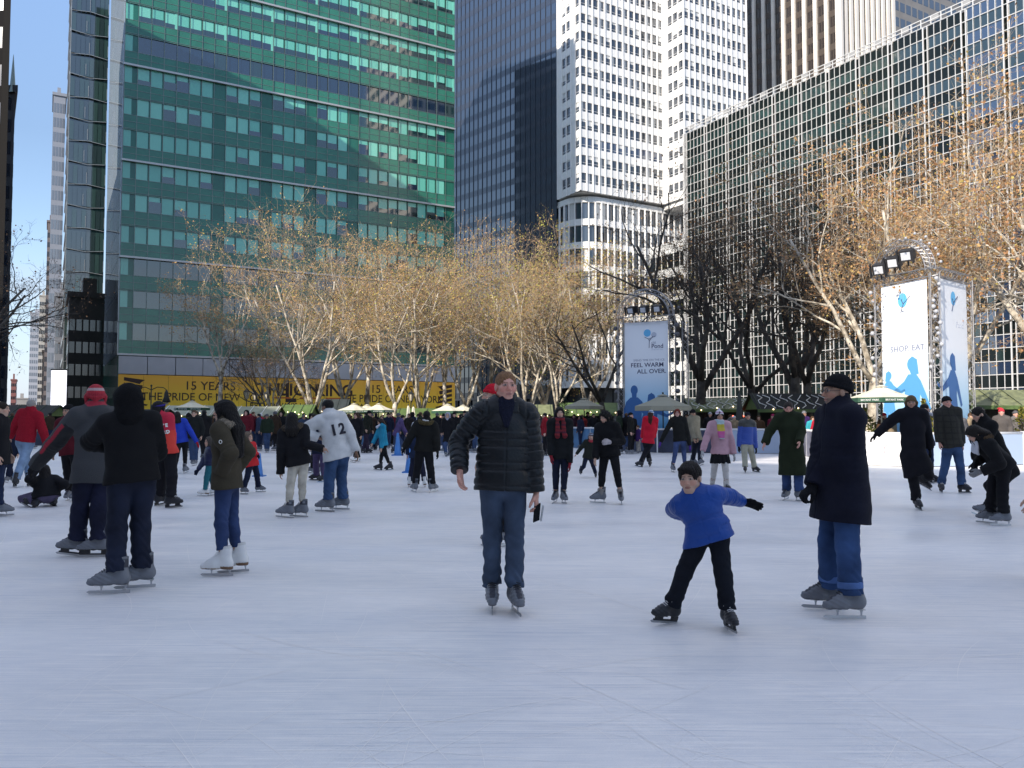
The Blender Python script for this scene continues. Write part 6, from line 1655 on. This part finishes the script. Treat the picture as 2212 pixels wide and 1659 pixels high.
def white_jacket():
    p, J = person("man in a white hooded jacket with a large 12 on its back and blue jeans", [(704, 1106), (736, 1101)], 1.80, -152, hd=(707, 864), pv=(728, 985), ha=((688, 946, -.1), (768, 974, .05)), hyaw=-120,
        top='jacket', tc=(.55, .55, .54), hem=.14, pad=.05, bot='jeans', bc=(.035, .07, .15), baggy=.03, skin='brown', hair='short', hc=(.010, .009, .008), hood=True, fyaw=(-98, -90), elb=((-.6, -.2, -.9), (.6, 0, -.4)), extra={'nozip': 1})
    letter_on(p, J, '12', .25, .42, .05, cloth('cloth', (.03, .03, .04)), .008)
white_jacket()
person("child crouching behind the white jacket man, purple trousers and black skates showing", [(681, 1038), (699, 1042)], 1.5, 200, top='jacket', tc=NAVY, bot='cloth', bc=(.06, .045, .10), baggy=.03, skate='black', hair='short', fyaw=(-80, -70))
person("person in black with skates showing left of the purple trousers behind the pair", [(672, 1022), (686, 1024)], 1.6, -60, tc=BLK, bc=BLK, bot='cloth', hair='short', hc=(.02, .015, .01))
def guard():
    def colr(P, c):
        o = np.tile(np.array((.62, .045, .03), np.float32), (len(P), 1)); v = (P - c['pel']) @ c['sp'] / c['T']; o[v > .55] = (.52, .02, .05); return o
    p, J = person("rink guard in a red orange jacket lettered on the back, purple head band", [(349, 1092), (373, 1098)], 1.76, 170, hd=(344, 868), pv=(357, 985), hyaw=150, tcv=colr, top='jacket', hem=.04, pad=.04, ha=((345, 965, .2), (372, 968, .18)),
        bot='cloth', bc=(.010, .010, .013), baggy=.03, hair='bob', hc=(.01, .009, .009), skate='black', fyaw=(150, 80), hatc=(.03, .02, .16), extra={'nozip': 1})
    for k, w_ in enumerate(("SKATE", "GUARD")):
        letter_on(p, J, w_, .08, .66 - .17 * k, .07, M_wlet)
    hb_ = MB(); pts = [J['hl'](.092 * math.sin(a), -.014 + .108 * math.cos(a), .05 + .02 * math.cos(a)) for a in [k * math.pi / 8 for k in range(17)]]; hb_.tube(pts, .016, cloth('knit', (.04, .03, .22)), 6); hb_.build("head_band", p)
guard()
person("woman with curly black hair in a royal blue jacket and red glove skating away", [(377, 1024), (401, 1022)], 1.62, -165, hd=(383, 890), pv=(392, 960), ha=((372, 955, .2), (425, 955, .0)), tc=(.02, .05, .38), hem=.03, pad=.035, bot='slim', bc=BLK, hair='curly', hc=(.012, .009, .008), gloves=(None, (.4, .02, .03)), fyaw=(-150, 175))
person("small child in a bright red coat and navy trousers beside the parka girl", [(562, 1063), (526, 1068)], 1.22, 70, hd=(537, 935), pv=(544, 1003), ha=((557, 985, -.1), (535, 985, .15)), top='coat', tc=(.52, .025, .03), hem=.13, pad=.035, bot='cloth', bc=NAVY, baggy=.02, kid=True, hair=None, hat='hood', hatc=(.16, .12, .09), gloves=(NAVY, NAVY), fyaw=(85, 60))
person("child in a navy puffer jacket and teal trousers half hidden by the olive parka", [(440, 1072), (462, 1070)], 1.2, -60, hd=(452, 945), ha=((478, 1005, 0), (428, 1015, -.1)), top='puffer', tc=(.012, .016, .05), pad=.035, bot='cloth', bc=(.02, .13, .16), kid=True, hair=None, hat='hood', hatc=(.08, .07, .06), skate='white', gloves=(NAVY, NAVY), fyaw=(-70, -75))
person("grey haired man in a red fleece jacket and light blue jeans seen from behind", [(70, 1050), (31, 1053)], 1.86, 178, hd=(69, 864), pv=(54, 962), ha=((21, 945, .1), (103, 962, .1)), top='fleece', tc=(.30, .012, .025), hem=-.02, pad=.045, bot='jeans', bc=(.20, .29, .42), baggy=.022, hair='short', hc=(.30, .28, .26), skate='black', fyaw=(170, 200), extra={'nozip': 1})
person("man in a dark maroon jacket and black cap facing us behind the grey jacket", [(168, 1085), (150, 1080)], 1.74, -5, hd=(147, 876), pv=(153, 985), hyaw=-12, tc=(.085, .008, .014), hem=.08, pad=.04, bot='cloth', bc=BLK, skin='tan', hair=None, hat='beanie', hatc=BLK, hood=True)
person("fallen skater in black and purple being helped up from the ice", [(60, 1097), (112, 1093)], 1.55, -150, bend=None, hd=(97, 1005, .1), pv=(101, 1071), ha=((80, 1012, -.1), (120, 1058, .1)), tc=BLK, hem=.04, pad=.035, bot='cloth', bc=(.085, .07, .12), baggy=.045, hair='bob', hc=(.012, .01, .01), skate='black', fyaw=(-88, -120), fat=.02)
person("person in a black coat cut by the left edge of the view", [(-14, 1113), (2, 1116)], 1.72, 100, tc=BLK, top='coat', hem=.15, bot='jeans', bc=DJEAN, hair='short', hc=(.02, .015, .01))
person("child in navy at the left edge beside the red fleece man", [(14, 1043), (26, 1041)], 1.3, 20, tc=NAVY, bot='cloth', bc=NAVY, kid=True, hair=None, hat='beanie', hatc=(.25, .06, .06))
# ------------------------------------------------------------------ centre left
person("person in a black jacket with a brown fur trimmed hood seen from behind, legs apart", [(894, 1063), (936, 1063)], 1.62, 178, hd=(922, 888), pv=(916, 977), ha=((874, 968, -.05), (945, 975, -.05)), top='coat', tc=(.012, .012, .011), hem=.05, pad=.05, bot='cloth', bc=(.009, .009, .011), baggy=.028, hair='short', hc=(.01, .009, .008), fur=(.085, .065, .03), scarf=(((.55, .55, .55),), .02), fyaw=(-150, 150), gloves=(BLK, BLK), extra={'nozip': 1})
person("child in dark blue skating hand in hand before the fur trimmed jacket, pale patterned hat", [(884, 1052), (918, 1053)], 1.35, 185, hd=(897, 913), tc=(.015, .025, .06), bot='cloth', bc=(.014, .016, .035), kid=True, hair=None, hat='beanie', hatstripe=((.5, .52, .55), (.3, .32, .36)), skate='white')
person("girl in a turquoise jacket with white hood stepping forward on black skates", [(817, 1016), (842, 1016)], 1.45, -62, hd=(820, 905), pv=(829, 972), ha=((824, 968, -.2), (805, 958, .0)), hyaw=-70, hpitch=15, tc=(.018, .23, .36), hem=.06, pad=.04, bot='slim', bc=BLK, hair='bob', hc=(.03, .017, .012), skate='black', scarf=(((.55, .55, .6),), .04), fyaw=(-85, -70))
person("stooping person in a purple fleece and blue jeans leaning to the right", [(851, 979), (866, 978)], 1.72, 105, bend=.97, hd=(872, 897), pv=(855, 936), ha=((878, 935, -.1), (876, 938, .1)), hpitch=20, tc=(.085, .06, .15), hem=.08, pad=.04, bot='jeans', bc=(.05, .08, .16), hair='short', skate='black')
person("man in a black cap and dark jacket skating beside the turquoise girl", [(784, 979), (797, 979)], 1.78, 62, hd=(799, 888), hpitch=15, tc=(.014, .016, .012), bot='cloth', bc=(.03, .022, .04), hair='short', hat='cap', hatc=BLK, skate='black')
person("woman in a long black coat and white skates right of the white jacket", [(764, 1000), (775, 998)], 1.68, -20, top='coat', tc=BLK, hem=.2, bot='cloth', bc=BLK, hair='bob', hc=(.05, .025, .015), skate='white')
person("woman with a pale grey hood, black jacket and jeans skating towards us", [(971, 984), (963, 987)], 1.70, -12, tc=BLK, hem=.06, bot='jeans', bc=JEAN, hair=None, hat='hood', hatc=(.36, .35, .42))
person("person in black with a cap just left of the puffer jacket man's shoulder", [(1010, 985), (1000, 986)], 1.74, 8, hd=(1004, 888), ha=((1022, 940, -.1), (985, 940, -.1)), tc=(.012, .011, .012), bot='cloth', bc=(.014, .014, .016), hair=None, hat='cap', hatc=BLK)
person("person in a bright red cap looking left behind the puffer jacket man", [(1072, 1180), (1090, 1180)], 1.86, -60, hd=(1062, 834), hyaw=-70, tc=(.02, .02, .024), bot='cloth', bc=BLK, hair=None, hat='beanie', hatc=(.55, .015, .03), skin='light')
# ------------------------------------------------------------------ centre right
person("smiling woman with long black hair, dark red scarf and open black coat", [(1218, 1088), (1199, 1086)], 1.62, 3, hd=(1209, 880), pv=(1211, 985), ha=((1231, 1000, -.12), (1190, 984, -.14)), top='coat', tc=(.010, .011, .012), hem=.11, pad=.03, bot='slim', bc=(.010, .013, .03), hair='long', hc=(.010, .008, .008), scarf=(((.16, .008, .014), (.07, .006, .02), (.2, .01, .015), (.10, .008, .012)), .32, .07, 3), fyaw=(14, -20), gloves=((.22, .02, .03), (.22, .02, .03)), extra={'hairlen': .3})
person("woman all in black with leggings and grey socks looking down to the left", [(1343, 1089), (1293, 1087)], 1.70, -30, hd=(1304, 889), pv=(1316, 988), ha=((1319, 955, -.18), (1286, 990, -.1)), hyaw=-48, hpitch=18, tc=(.008, .008, .009), hem=.09, pad=.03, bot='slim', bc=(.008, .008, .010), hair='curly', hc=(.010, .009, .008), skin='light', fyaw=(-5, -70), gloves=((.45, .40, .40), None), socks=(.72, (.26, .24, .22), (.22, .2, .19)))
person("small child in a dark coat and patterned knit hat kicking one leg out", [(1288, 1031), (1253, 1024)], 1.15, 0, hd=(1277, 936), pv=(1271, 989), ha=((1290, 975, -.1), (1245, 981, -.05)), tc=(.016, .018, .014), hem=.10, pad=.035, bot='cloth', bc=NAVY, kid=True, lift=(0, .1), hair=None, hat='flap', hatstripe=((.02, .025, .05), (.25, .27, .32)), skate='black', scarf=(((.3, .02, .03),), .02), Y=21)
person("girl in a red jacket, black trousers and a blue and white knit hat turned away", [(1405, 1008), (1380, 1009)], 1.62, 192, hd=(1407, 887), pv=(1400, 958), hyaw=140, ha=((1388, 945, .2), (1412, 945, .2)), tc=(.50, .012, .03), hem=.03, pad=.05, bot='cloth', bc=(.010, .010, .014), baggy=.03, hair='long', hc=(.05, .02, .012), hat='flap', hatstripe=((.45, .5, .55), (.08, .14, .25)), skate='black', fyaw=(160, -130))
person("red haired woman in glasses and a black button jacket, arms held away", [(1480, 1020), (1453, 1020)], 1.70, -4, hd=(1463, 884), pv=(1469, 964), ha=((1490, 962, -.05), (1427, 955, 0)), hyaw=-14, tc=(.012, .012, .011), hem=.06, pad=.03, bot='slim', bc=(.05, .075, .17), hair='bob', hc=(.16, .025, .012), skin='pale', gloves=((.08, .03, .22), (.08, .03, .22)), extra={'glasses': 1})
person("man in a beige jacket and black beanie behind the red haired woman", [(1514, 1006), (1498, 1003)], 1.74, 28, hd=(1498, 886), hyaw=20, hpitch=15, ha=((1507, 948, -.2), (1499, 948, -.2)), tc=(.20, .18, .13), hem=.04, pad=.04, bot='cloth', bc=(.010, .012, .022), hair=None, hat='beanie', hatc=BLK, skin='tan')
def pink():
    p, J = person("girl in a pale pink jacket, black skirt and striped bobble hat with a bright scarf", [(1572, 1068), (1538, 1064)], 1.60, 0, hd=(1554, 888), pv=(1555, 978), ha=((1585, 980, -.05), (1518, 974, -.1)), tc=(.50, .30, .34), hem=.07, pad=.035, bot='tights', bc=(.50, .48, .46), hair='curly', hc=(.012, .009, .008), hat='pom',
        hatstripe=((.6, .58, .62), (.10, .05, .16), (.6, .58, .62), (.45, .3, .42), (.62, .6, .62), (.55, .5, .58)), skin='tan', gloves=((.40, .40, .40), (.40, .40, .40)), scarf=(((.42, .50, .52), (.40, .52, .55), (.50, .40, .05), (.55, .42, .06), (.55, .10, .28), (.50, .12, .3)), .34, .025), socks=(.35, (.50, .48, .45), (.25, .14, .10)), extra={'skirt': (.30, (.008, .008, .010))}, skate='black', fyaw=(8, -8))
pink()
def bpuff(P, c):
    o = np.tile(np.array((.02, .06, .30), np.float32), (len(P), 1)); v = (P - c['pel']) @ c['sp'] / c['T']; o[v > .72] = (.035, .035, .03); return o
person("boy in a shiny blue quilted jacket with dark shoulders and beige trousers", [(1633, 1020), (1610, 1022)], 1.58, 2, hd=(1615, 892), pv=(1613, 962), ha=((1633, 968, .0), (1596, 965, 0)), tcv=bpuff, top='puffer', hem=.03, pad=.045, bot='cloth', bc=(.36, .35, .27), baggy=.028, hair='short', hat='beanie', hatc=(.012, .012, .016), skin='tan', skate='black', fyaw=(30, -20), gloves=(BLK, BLK))
person("man in a long dark green overcoat and jeans looking down, one arm out", [(1729, 1083), (1698, 1080)], 1.76, -8, hd=(1703, 869), pv=(1710, 975), ha=((1727, 955, -.25), (1652, 957, .05)), hyaw=-15, hpitch=16, top='coat', tc=(.016, .022, .010), hem=.50, pad=.045, bot='jeans', bc=(.03, .055, .14), baggy=.024, skin='ruddy', hair='short', hc=(.03, .022, .018), fyaw=(16, -38))
person("boy in a long black quilted coat and tan knit hat gliding on one foot", [(1996, 1052), (1984, 1101)], 1.66, -12, hd=(1968, 857), pv=(1974, 982), ha=((2008, 968, .1), (1893, 938, .25)), hyaw=-25, top='coat', tc=(.010, .010, .014), hem=.32, pad=.045, bot='cloth', bc=(.010, .010, .013), baggy=.025, hair=None, hat='flap', hatc=(.14, .095, .05), skin='tan', lift=(.5, 0), Y=13.6, fyaw=(10, -8), skate='black', gloves=(BLK, BLK))
def plaid(P, c):
    o = np.tile(np.array((.020, .019, .013), np.float32), (len(P), 1)); m = (np.sin(P[:, 2] * 52) > .8) | (np.sin(((P - c['pel']) @ c['rt']) * 52) > .8); o[m] = (.011, .010, .008); return o
person("man in a dark plaid jacket, black beanie and jeans facing us with legs apart", [(2083, 1066), (2032, 1064)], 1.76, -4, hd=(2045, 858), pv=(2057, 968), ha=((2078, 958, .02), (2029, 955, .02)), tcv=plaid, top='jacket', hem=.03, pad=.045, bot='jeans', bc=(.035, .07, .15), baggy=.02, hair=None, hat='beanie', hatc=(.014, .015, .017), skin='ruddy', skate='black', fyaw=(15, -18))
person("dark haired man looking right behind the plaid jacket man's shoulder", [(2013, 1043), (2000, 1044)], 1.72, 55, hd=(1998, 873), hyaw=70, tc=(.02, .024, .05), bot='jeans', bc=DJEAN, hair='short', hc=(.012, .01, .01), skate='black', scarf=(((.4, .4, .42),), .02))
person("bending person in a black fur hooded coat with pale inner hood and grey glove", [(2164, 1136), (2134, 1131)], 1.66, -92, hd=(2092, 925, -.05), pv=(2160, 1014), ha=((2121, 1018, -.2), (2112, 1000, .1)), hyaw=-96, hpitch=42, top='coat', tc=(.009, .009, .010), hem=.12, pad=.045, bot='cloth', bc=(.009, .009, .011), baggy=.02, hair='bob', hc=(.014, .010, .008), fur=(.07, .045, .025), scarf=(((.52, .52, .56),), .10, .05), gloves=((.22, .22, .22), BLK), fyaw=(-88, -92), hood=True)
person("second bending person in black behind the fur hooded coat", [(2122, 1119), (2150, 1117)], 1.72, -92, hd=(2106, 882, .1), pv=(2172, 985, .2), ha=((2110, 1000, .0), (2108, 995, .3)), hpitch=30, tc=(.007, .007, .008), hem=.10, pad=.045, bot='cloth', bc=(.012, .012, .016), hair='short', hc=(.012, .01, .009), fyaw=(-90, -92), gloves=(BLK, BLK), top='coat')
person("person in black cut by the right edge of the view, only an elbow showing", [(2262, 1255), (2296, 1262)], 1.7, -95, ha=((2232, 1075, -.3), (2235, 1085, .1)), elb=((-.2, -.6, -.8), (.3, .5, -.7)), top='coat', tc=(.008, .008, .010), hem=.14, pad=.05, bot='cloth', bc=BLK, hair='short')
# ------------------------------------------------------------------ far skaters and onlookers: (px, py foot, height, yaw, top, bottom, hat, hat colour, label)
RED = (.34, .012, .03); WHT = (.6, .6, .6); GRY = (.10, .10, .11); TAN = (.26, .2, .13); BLU = (.025, .05, .2); PUR = (.07, .03, .14); OLI = (.05, .05, .03); TEA = (.03, .3, .36); BRN = (.08, .045, .025)
GF_ = "skaters far across the ice"; GO_ = "onlookers behind the barrier"
far = [
 (562, 971, 1.72, 190, RED, DJEAN, 'beanie', WHT, "far skater in a red jacket and white beanie bent slightly left below the slatted roof"),
 (573, 964, 1.70, 175, GRY, BLK, None, BRN, "far skater in charcoal standing right of the red jacket with the white beanie"),
 (585, 965, 1.66, 200, BLK, BLK, 'beanie', BLK, "far skater all in black beside the charcoal skater below the slatted roof"),
 (540, 966, 1.72, 160, (.03, .03, .05), DJEAN, 'beanie', RED, "far skater in dark navy with a red beanie behind the red coat child"),
 (526, 967, 1.6, 120, WHT, DJEAN, 'beanie', WHT, "far skater in white behind the parka girl's long hair"),
 (418, 1006, 1.74, 10, (.012, .014, .014), JEAN, None, BRN, "man in a black button coat facing us right of the royal blue jacket"),
 (439, 1000, 1.76, 185, (.009, .009, .01), BLK, None, BLK, "tall skater in a black jacket turned away left of the olive parka"),
 (602, 966, 1.68, -20, TAN, DJEAN, None, BRN, "far skater in a tan jacket below the green gabled kiosk"),
 (655, 972, 1.74, 40, (.02, .014, .02), BLK, None, BLK, "far dark haired skater right of the cream trousers girl's head"),
 (672, 975, 1.7, 90, BLK, DJEAN, 'hood', BLK, "far skater in a black hood left of the white jacket's sleeve"),
 (741, 974, 1.72, 20, (.5, .10, .05), BLK, 'beanie', BLK, "far skater in an orange red vest right of the white jacket's hood"),
 (752, 976, 1.7, 170, OLI, BLK, None, BRN, "far skater in olive behind the woman with the long black coat"),
 (812, 972, 1.74, 200, BLK, DJEAN, None, BLK, "far skater in a black jacket and dark jeans behind the turquoise girl's head"),
 (838, 970, 1.75, 30, NAVY, JEAN, 'beanie', BLK, "far skater in navy and black beanie left of the purple fleece"),
 (884, 972, 1.72, -30, (.02, .016, .014), DJEAN, None, BRN, "far skater in dark brown right of the purple fleece"),
 (903, 968, 1.7, 10, WHT, BLK, 'beanie', BLK, "far skater in a white jacket left of the fur trimmed hood's head"),
 (944, 970, 1.74, 160, (.012, .012, .014), BLK, 'pom', GRY, "far skater with a grey bobble hat right of the fur trimmed hood"),
 (981, 973, 1.76, 5, BLK, BLK, 'beanie', BLK, "far skater in black close behind the pale grey hood"),
 (1022, 976, 1.6, -40, (.03, .03, .05), DJEAN, None, BLK, "far skater in slate left of the puffer jacket's sleeve"),
 (1178, 985, 1.7, -80, (.25, .012, .02), BLK, None, BLK, "far skater with a dark red jacket left of the red scarf woman"),
 (1362, 981, 1.72, 70, (.012, .012, .011), BLK, 'beanie', BLK, "dark coated skater at the barrier in front of the shaded tall banner"),
 (1379, 980, 1.2, -60, PUR, (.35, .33, .3), None, BRN, "child in purple beside the dark coated skater at the barrier"),
 (473, 968, 1.72, 0, (.02, .02, .022), BLK, 'beanie', BLK, "far skater in black seen just left of the parka girl's face"),
 (508, 965, 1.68, 30, BRN, BLK, None, BLK, "far skater in brown below the left cream umbrella's right edge"),
]
onl = [
 (330, 1.66, RED, None, BLK, "onlooker in red left of the rink guard"), (405, 1.7, GRY, 'beanie', BLK, "onlooker in grey and a dark beanie above the royal blue jacket"),
 (428, 1.7, BLK, None, BRN, "onlooker in black above the child in teal trousers"), (462, 1.72, BRN, None, BLK, "onlooker in brown left of the parka girl's forehead"),
 (516, 1.6, TAN, 'beanie', WHT, "onlooker in tan with a white beanie under the slatted roof's left end"), (549, 1.7, (.2, .02, .03), 'beanie', GRY, "onlooker in dark red with a grey beanie under the slatted roof"),
 (594, 1.7, BRN, None, BLK, "onlooker in brown by the green gabled kiosk's left post"), (616, 1.66, WHT, None, BRN, "onlooker in white by the green gabled kiosk"),
 (690, 1.74, BLK, None, BLK, "onlooker in black directly behind the white jacket"), (720, 1.7, NAVY, 'beanie', RED, "onlooker in navy with a red beanie behind the white jacket's hood"),
 (758, 1.7, RED, None, BRN, "onlooker in red beneath the left umbrella of the cream pair"), (780, 1.72, BLK, 'beanie', GRY, "onlooker in black with a grey beanie beneath the cream pair"),
 (826, 1.74, OLI, None, BLK, "onlooker in olive beneath the right umbrella of the cream pair"), (858, 1.72, BLK, None, BRN, "onlooker in black left of the folded umbrellas"),
 (878, 1.7, GRY, 'beanie', BLK, "onlooker in grey beside the folded umbrellas"), (914, 1.7, NAVY, None, BLK, "onlooker in navy right of the folded umbrellas"),
 (952, 1.72, BRN, None, BRN, "onlooker in brown beneath the umbrella under the banner's end"), (992, 1.7, BLK, 'hood', BLK, "onlooker in a black hood near the curved lamp"),
 (1026, 1.72, OLI, 'beanie', TAN, "onlooker in olive with a tan beanie near the curved lamp"), (1166, 1.74, BLK, None, BLK, "onlooker in black left of the red scarf woman's head"),
 (1192, 1.66, BRN, None, BRN, "onlooker in brown beside the red scarf woman's head"), (1240, 1.72, (.05, .02, .03), None, BLK, "onlooker in plum below the grey green umbrella"),
 (1258, 1.7, (.18, .02, .02), None, BRN, "onlooker in dark red below the grey green umbrella"), (1282, 1.74, BLK, None, BLK, "onlooker in black below the grey green umbrella"),
 (1340, 1.7, GRY, 'beanie', BLK, "onlooker in grey left of the shaded tall banner's foot"), (1485, 1.7, BLK, None, BRN, "onlooker with brown hair behind the red haired woman"),
 (1535, 1.76, BLK, 'beanie', PUR, "onlooker in a purple beanie left of the striped bobble hat"), (1578, 1.68, GRY, None, BRN, "onlooker in grey right of the striped bobble hat"),
 (1586, 1.6, TAN, 'beanie', WHT, "onlooker in tan with a white beanie by the dark folded umbrella"), (1640, 1.6, BRN, 'hood', BRN, "onlooker in a brown hood right of the blue quilted boy"),
 (1671, 1.68, (.2, .02, .05), 'beanie', (.35, .03, .1), "onlooker in crimson with a crimson beanie left of the green overcoat"), (1738, 1.80, PUR, 'beanie', GRY, "onlooker in purple with a grey striped beanie between the two coats"),
 (1756, 1.58, TEA, None, BRN, "onlooker in turquoise with long brown hair between the two coats"), (1769, 1.62, RED, 'beanie', (.6, .56, .45), "onlooker in red with a cream beanie beside the navy coat"),
 (1910, 1.66, BRN, 'beanie', RED, "onlooker in brown with a red beanie under the sunlit lettered umbrella"), (1925, 1.62, TAN, None, BRN, "onlooker in tan beside the red beanie under the lettered umbrella"),
 (2020, 1.62, OLI, None, BRN, "onlooker in olive between the dark haired man and the plaid jacket"), (2072, 1.72, GRY, None, (.3, .28, .25), "grey haired onlooker right of the plaid jacket man's head"),
 (2098, 1.68, TAN, None, BRN, "onlooker in tan left of the bending pair"), (2166, 1.80, (.09, .08, .075), 'santa', RED, "onlooker in grey with a red and white santa hat"), (2196, 1.74, (.14, .13, .13), 'beanie', GRY, "onlooker in a pale grey quilted coat at the right edge"),
]
rp = random.Random(12)
for px, py, Hh, yw, tc, bc, hat, hcol, lab in far:
    s = (Hh / 1.75); dx = 7 * 20 / (2662 / (py - 905)) * .9
    person(lab, [(px + dx * .6, py), (px - dx * .6, py + .5)], Hh, yw, tc=tc, bc=bc, bot=rp.choice(('jeans', 'cloth')), hair='short' if hat is None else None, hc=hcol if hat is None else BRN, hat=hat, hatc=hcol, hem=rp.choice((.04, .08, .14)), pad=.035,
           skin=rp.choice(('light', 'pale', 'tan')), group=GF_, skate=rp.choice(('grey', 'grey', 'black')), kid=Hh < 1.3, elb=((.4, .5, -.4), (-.4, .5, -.4)))
for px, Hh, tc, hat, hcol, lab in onl:
    r0 = None
    for a, b in zip(EDGE[:-1], EDGE[1:]):
        pa, pb = 1106 + FPX * a.x / a.y, 1106 + FPX * b.x / b.y
        if pa <= px <= pb: r0 = a.lerp(b, (px - pa) / (pb - pa))
    Yd = r0.y + rp.uniform(.7, 2.4); g = Vector(((px - 1106) / FPX * Yd, Yd, 0)); fpx = px; ww = .09 / Yd * FPX
    fy = 905 + FPX * (CAMZ + .01) / Yd
    person(lab, [(fpx + ww, fy), (fpx - ww, fy)], Hh, rp.uniform(-50, 50), tc=tc, bc=rp.choice((BLK, DJEAN, JEAN)), hair=('long' if 'long' in lab else 'short') if hat is None else None, hc=hcol if hat is None else BRN, hat=hat if hat != 'santa' else 'santa', hatc=hcol,
           hatstripe=((.55, .02, .04), (.7, .68, .68), (.55, .02, .04)) if hat == 'santa' else ((.4, .4, .4), (.05, .05, .06)) if 'striped' in lab else None, hem=rp.choice((.04, .1, .2)), pad=.04, skin=rp.choice(('light', 'pale', 'tan')), group=GO_, skate=None, Y=Yd, ground=-.012)

# more of the crowd along the far edge: colour, head wear and the neighbour in the label tell them apart
bins = [(5, 120, "behind the red fleece man"), (215, 330, "behind the black hoodie"), (400, 455, "behind the child in teal trousers"), (525, 600, "below the slatted roof"), (600, 665, "left of the cream trousers"), (735, 795, "left of the turquoise girl"), (800, 865, "around the purple fleece"), (865, 915, "left of the fur trimmed hood"), (945, 1000, "around the pale grey hood"), (1000, 1040, "left of the black puffer jacket"), (1160, 1195, "left of the red scarf"), (1235, 1280, "right of the red scarf woman"), (1330, 1375, "before the shaded tall banner")]
cols = [("black", BLK), ("charcoal", (.03, .03, .033)), ("dark navy", NAVY), ("dark brown", (.035, .022, .014)), ("dark green", (.014, .024, .014)), ("wine red", (.11, .01, .018)), ("slate blue", (.03, .045, .08)), ("greyish black", (.02, .02, .022))]
heads = [(None, BLK, "bare headed"), ("beanie", BLK, "in a black beanie"), ("beanie", GRY, "in a grey beanie"), (None, BRN, "brown haired"), ("hood", BLK, "dark hood up")]
seen = set()
for x0, x1, lm in bins:
    n = max(2, int((x1 - x0) / 15)) if x0 > 350 else max(3, int((x1 - x0) / 24))
    for k in range(n):
        for _ in range(30):
            ci, hi_ = rp.randrange(len(cols)), rp.randrange(len(heads))
            if (ci, hi_, lm) not in seen: break
        seen.add((ci, hi_, lm)); cn, cc = cols[ci]; ht_, hcol, hn = heads[hi_]; px = x0 + (x1 - x0) * (k + rp.uniform(.2, .8)) / n; py = rp.uniform(963.5, 972) if px > 1150 else rp.uniform(966, 978)
        if px > 1300: py = 980
        Hh = rp.uniform(1.58, 1.84); w_ = 4.5 / (2662 / (py - 905)) * 20
        person("far skater in %s, %s, %s" % (cn, hn, lm), [(px + w_ * .6, py), (px - w_ * .6, py + .4)], Hh, rp.uniform(-180, 180), tc=cc, bc=rp.choice((BLK, DJEAN, BLK, JEAN)), bot=rp.choice(('jeans', 'cloth')), hair='short' if ht_ is None else None, hc=hcol, hat=ht_, hatc=hcol, hem=rp.choice((.04, .08, .18)), pad=.038, skin=rp.choice(('light', 'pale', 'tan', 'brown')), group=GF_, skate='grey')
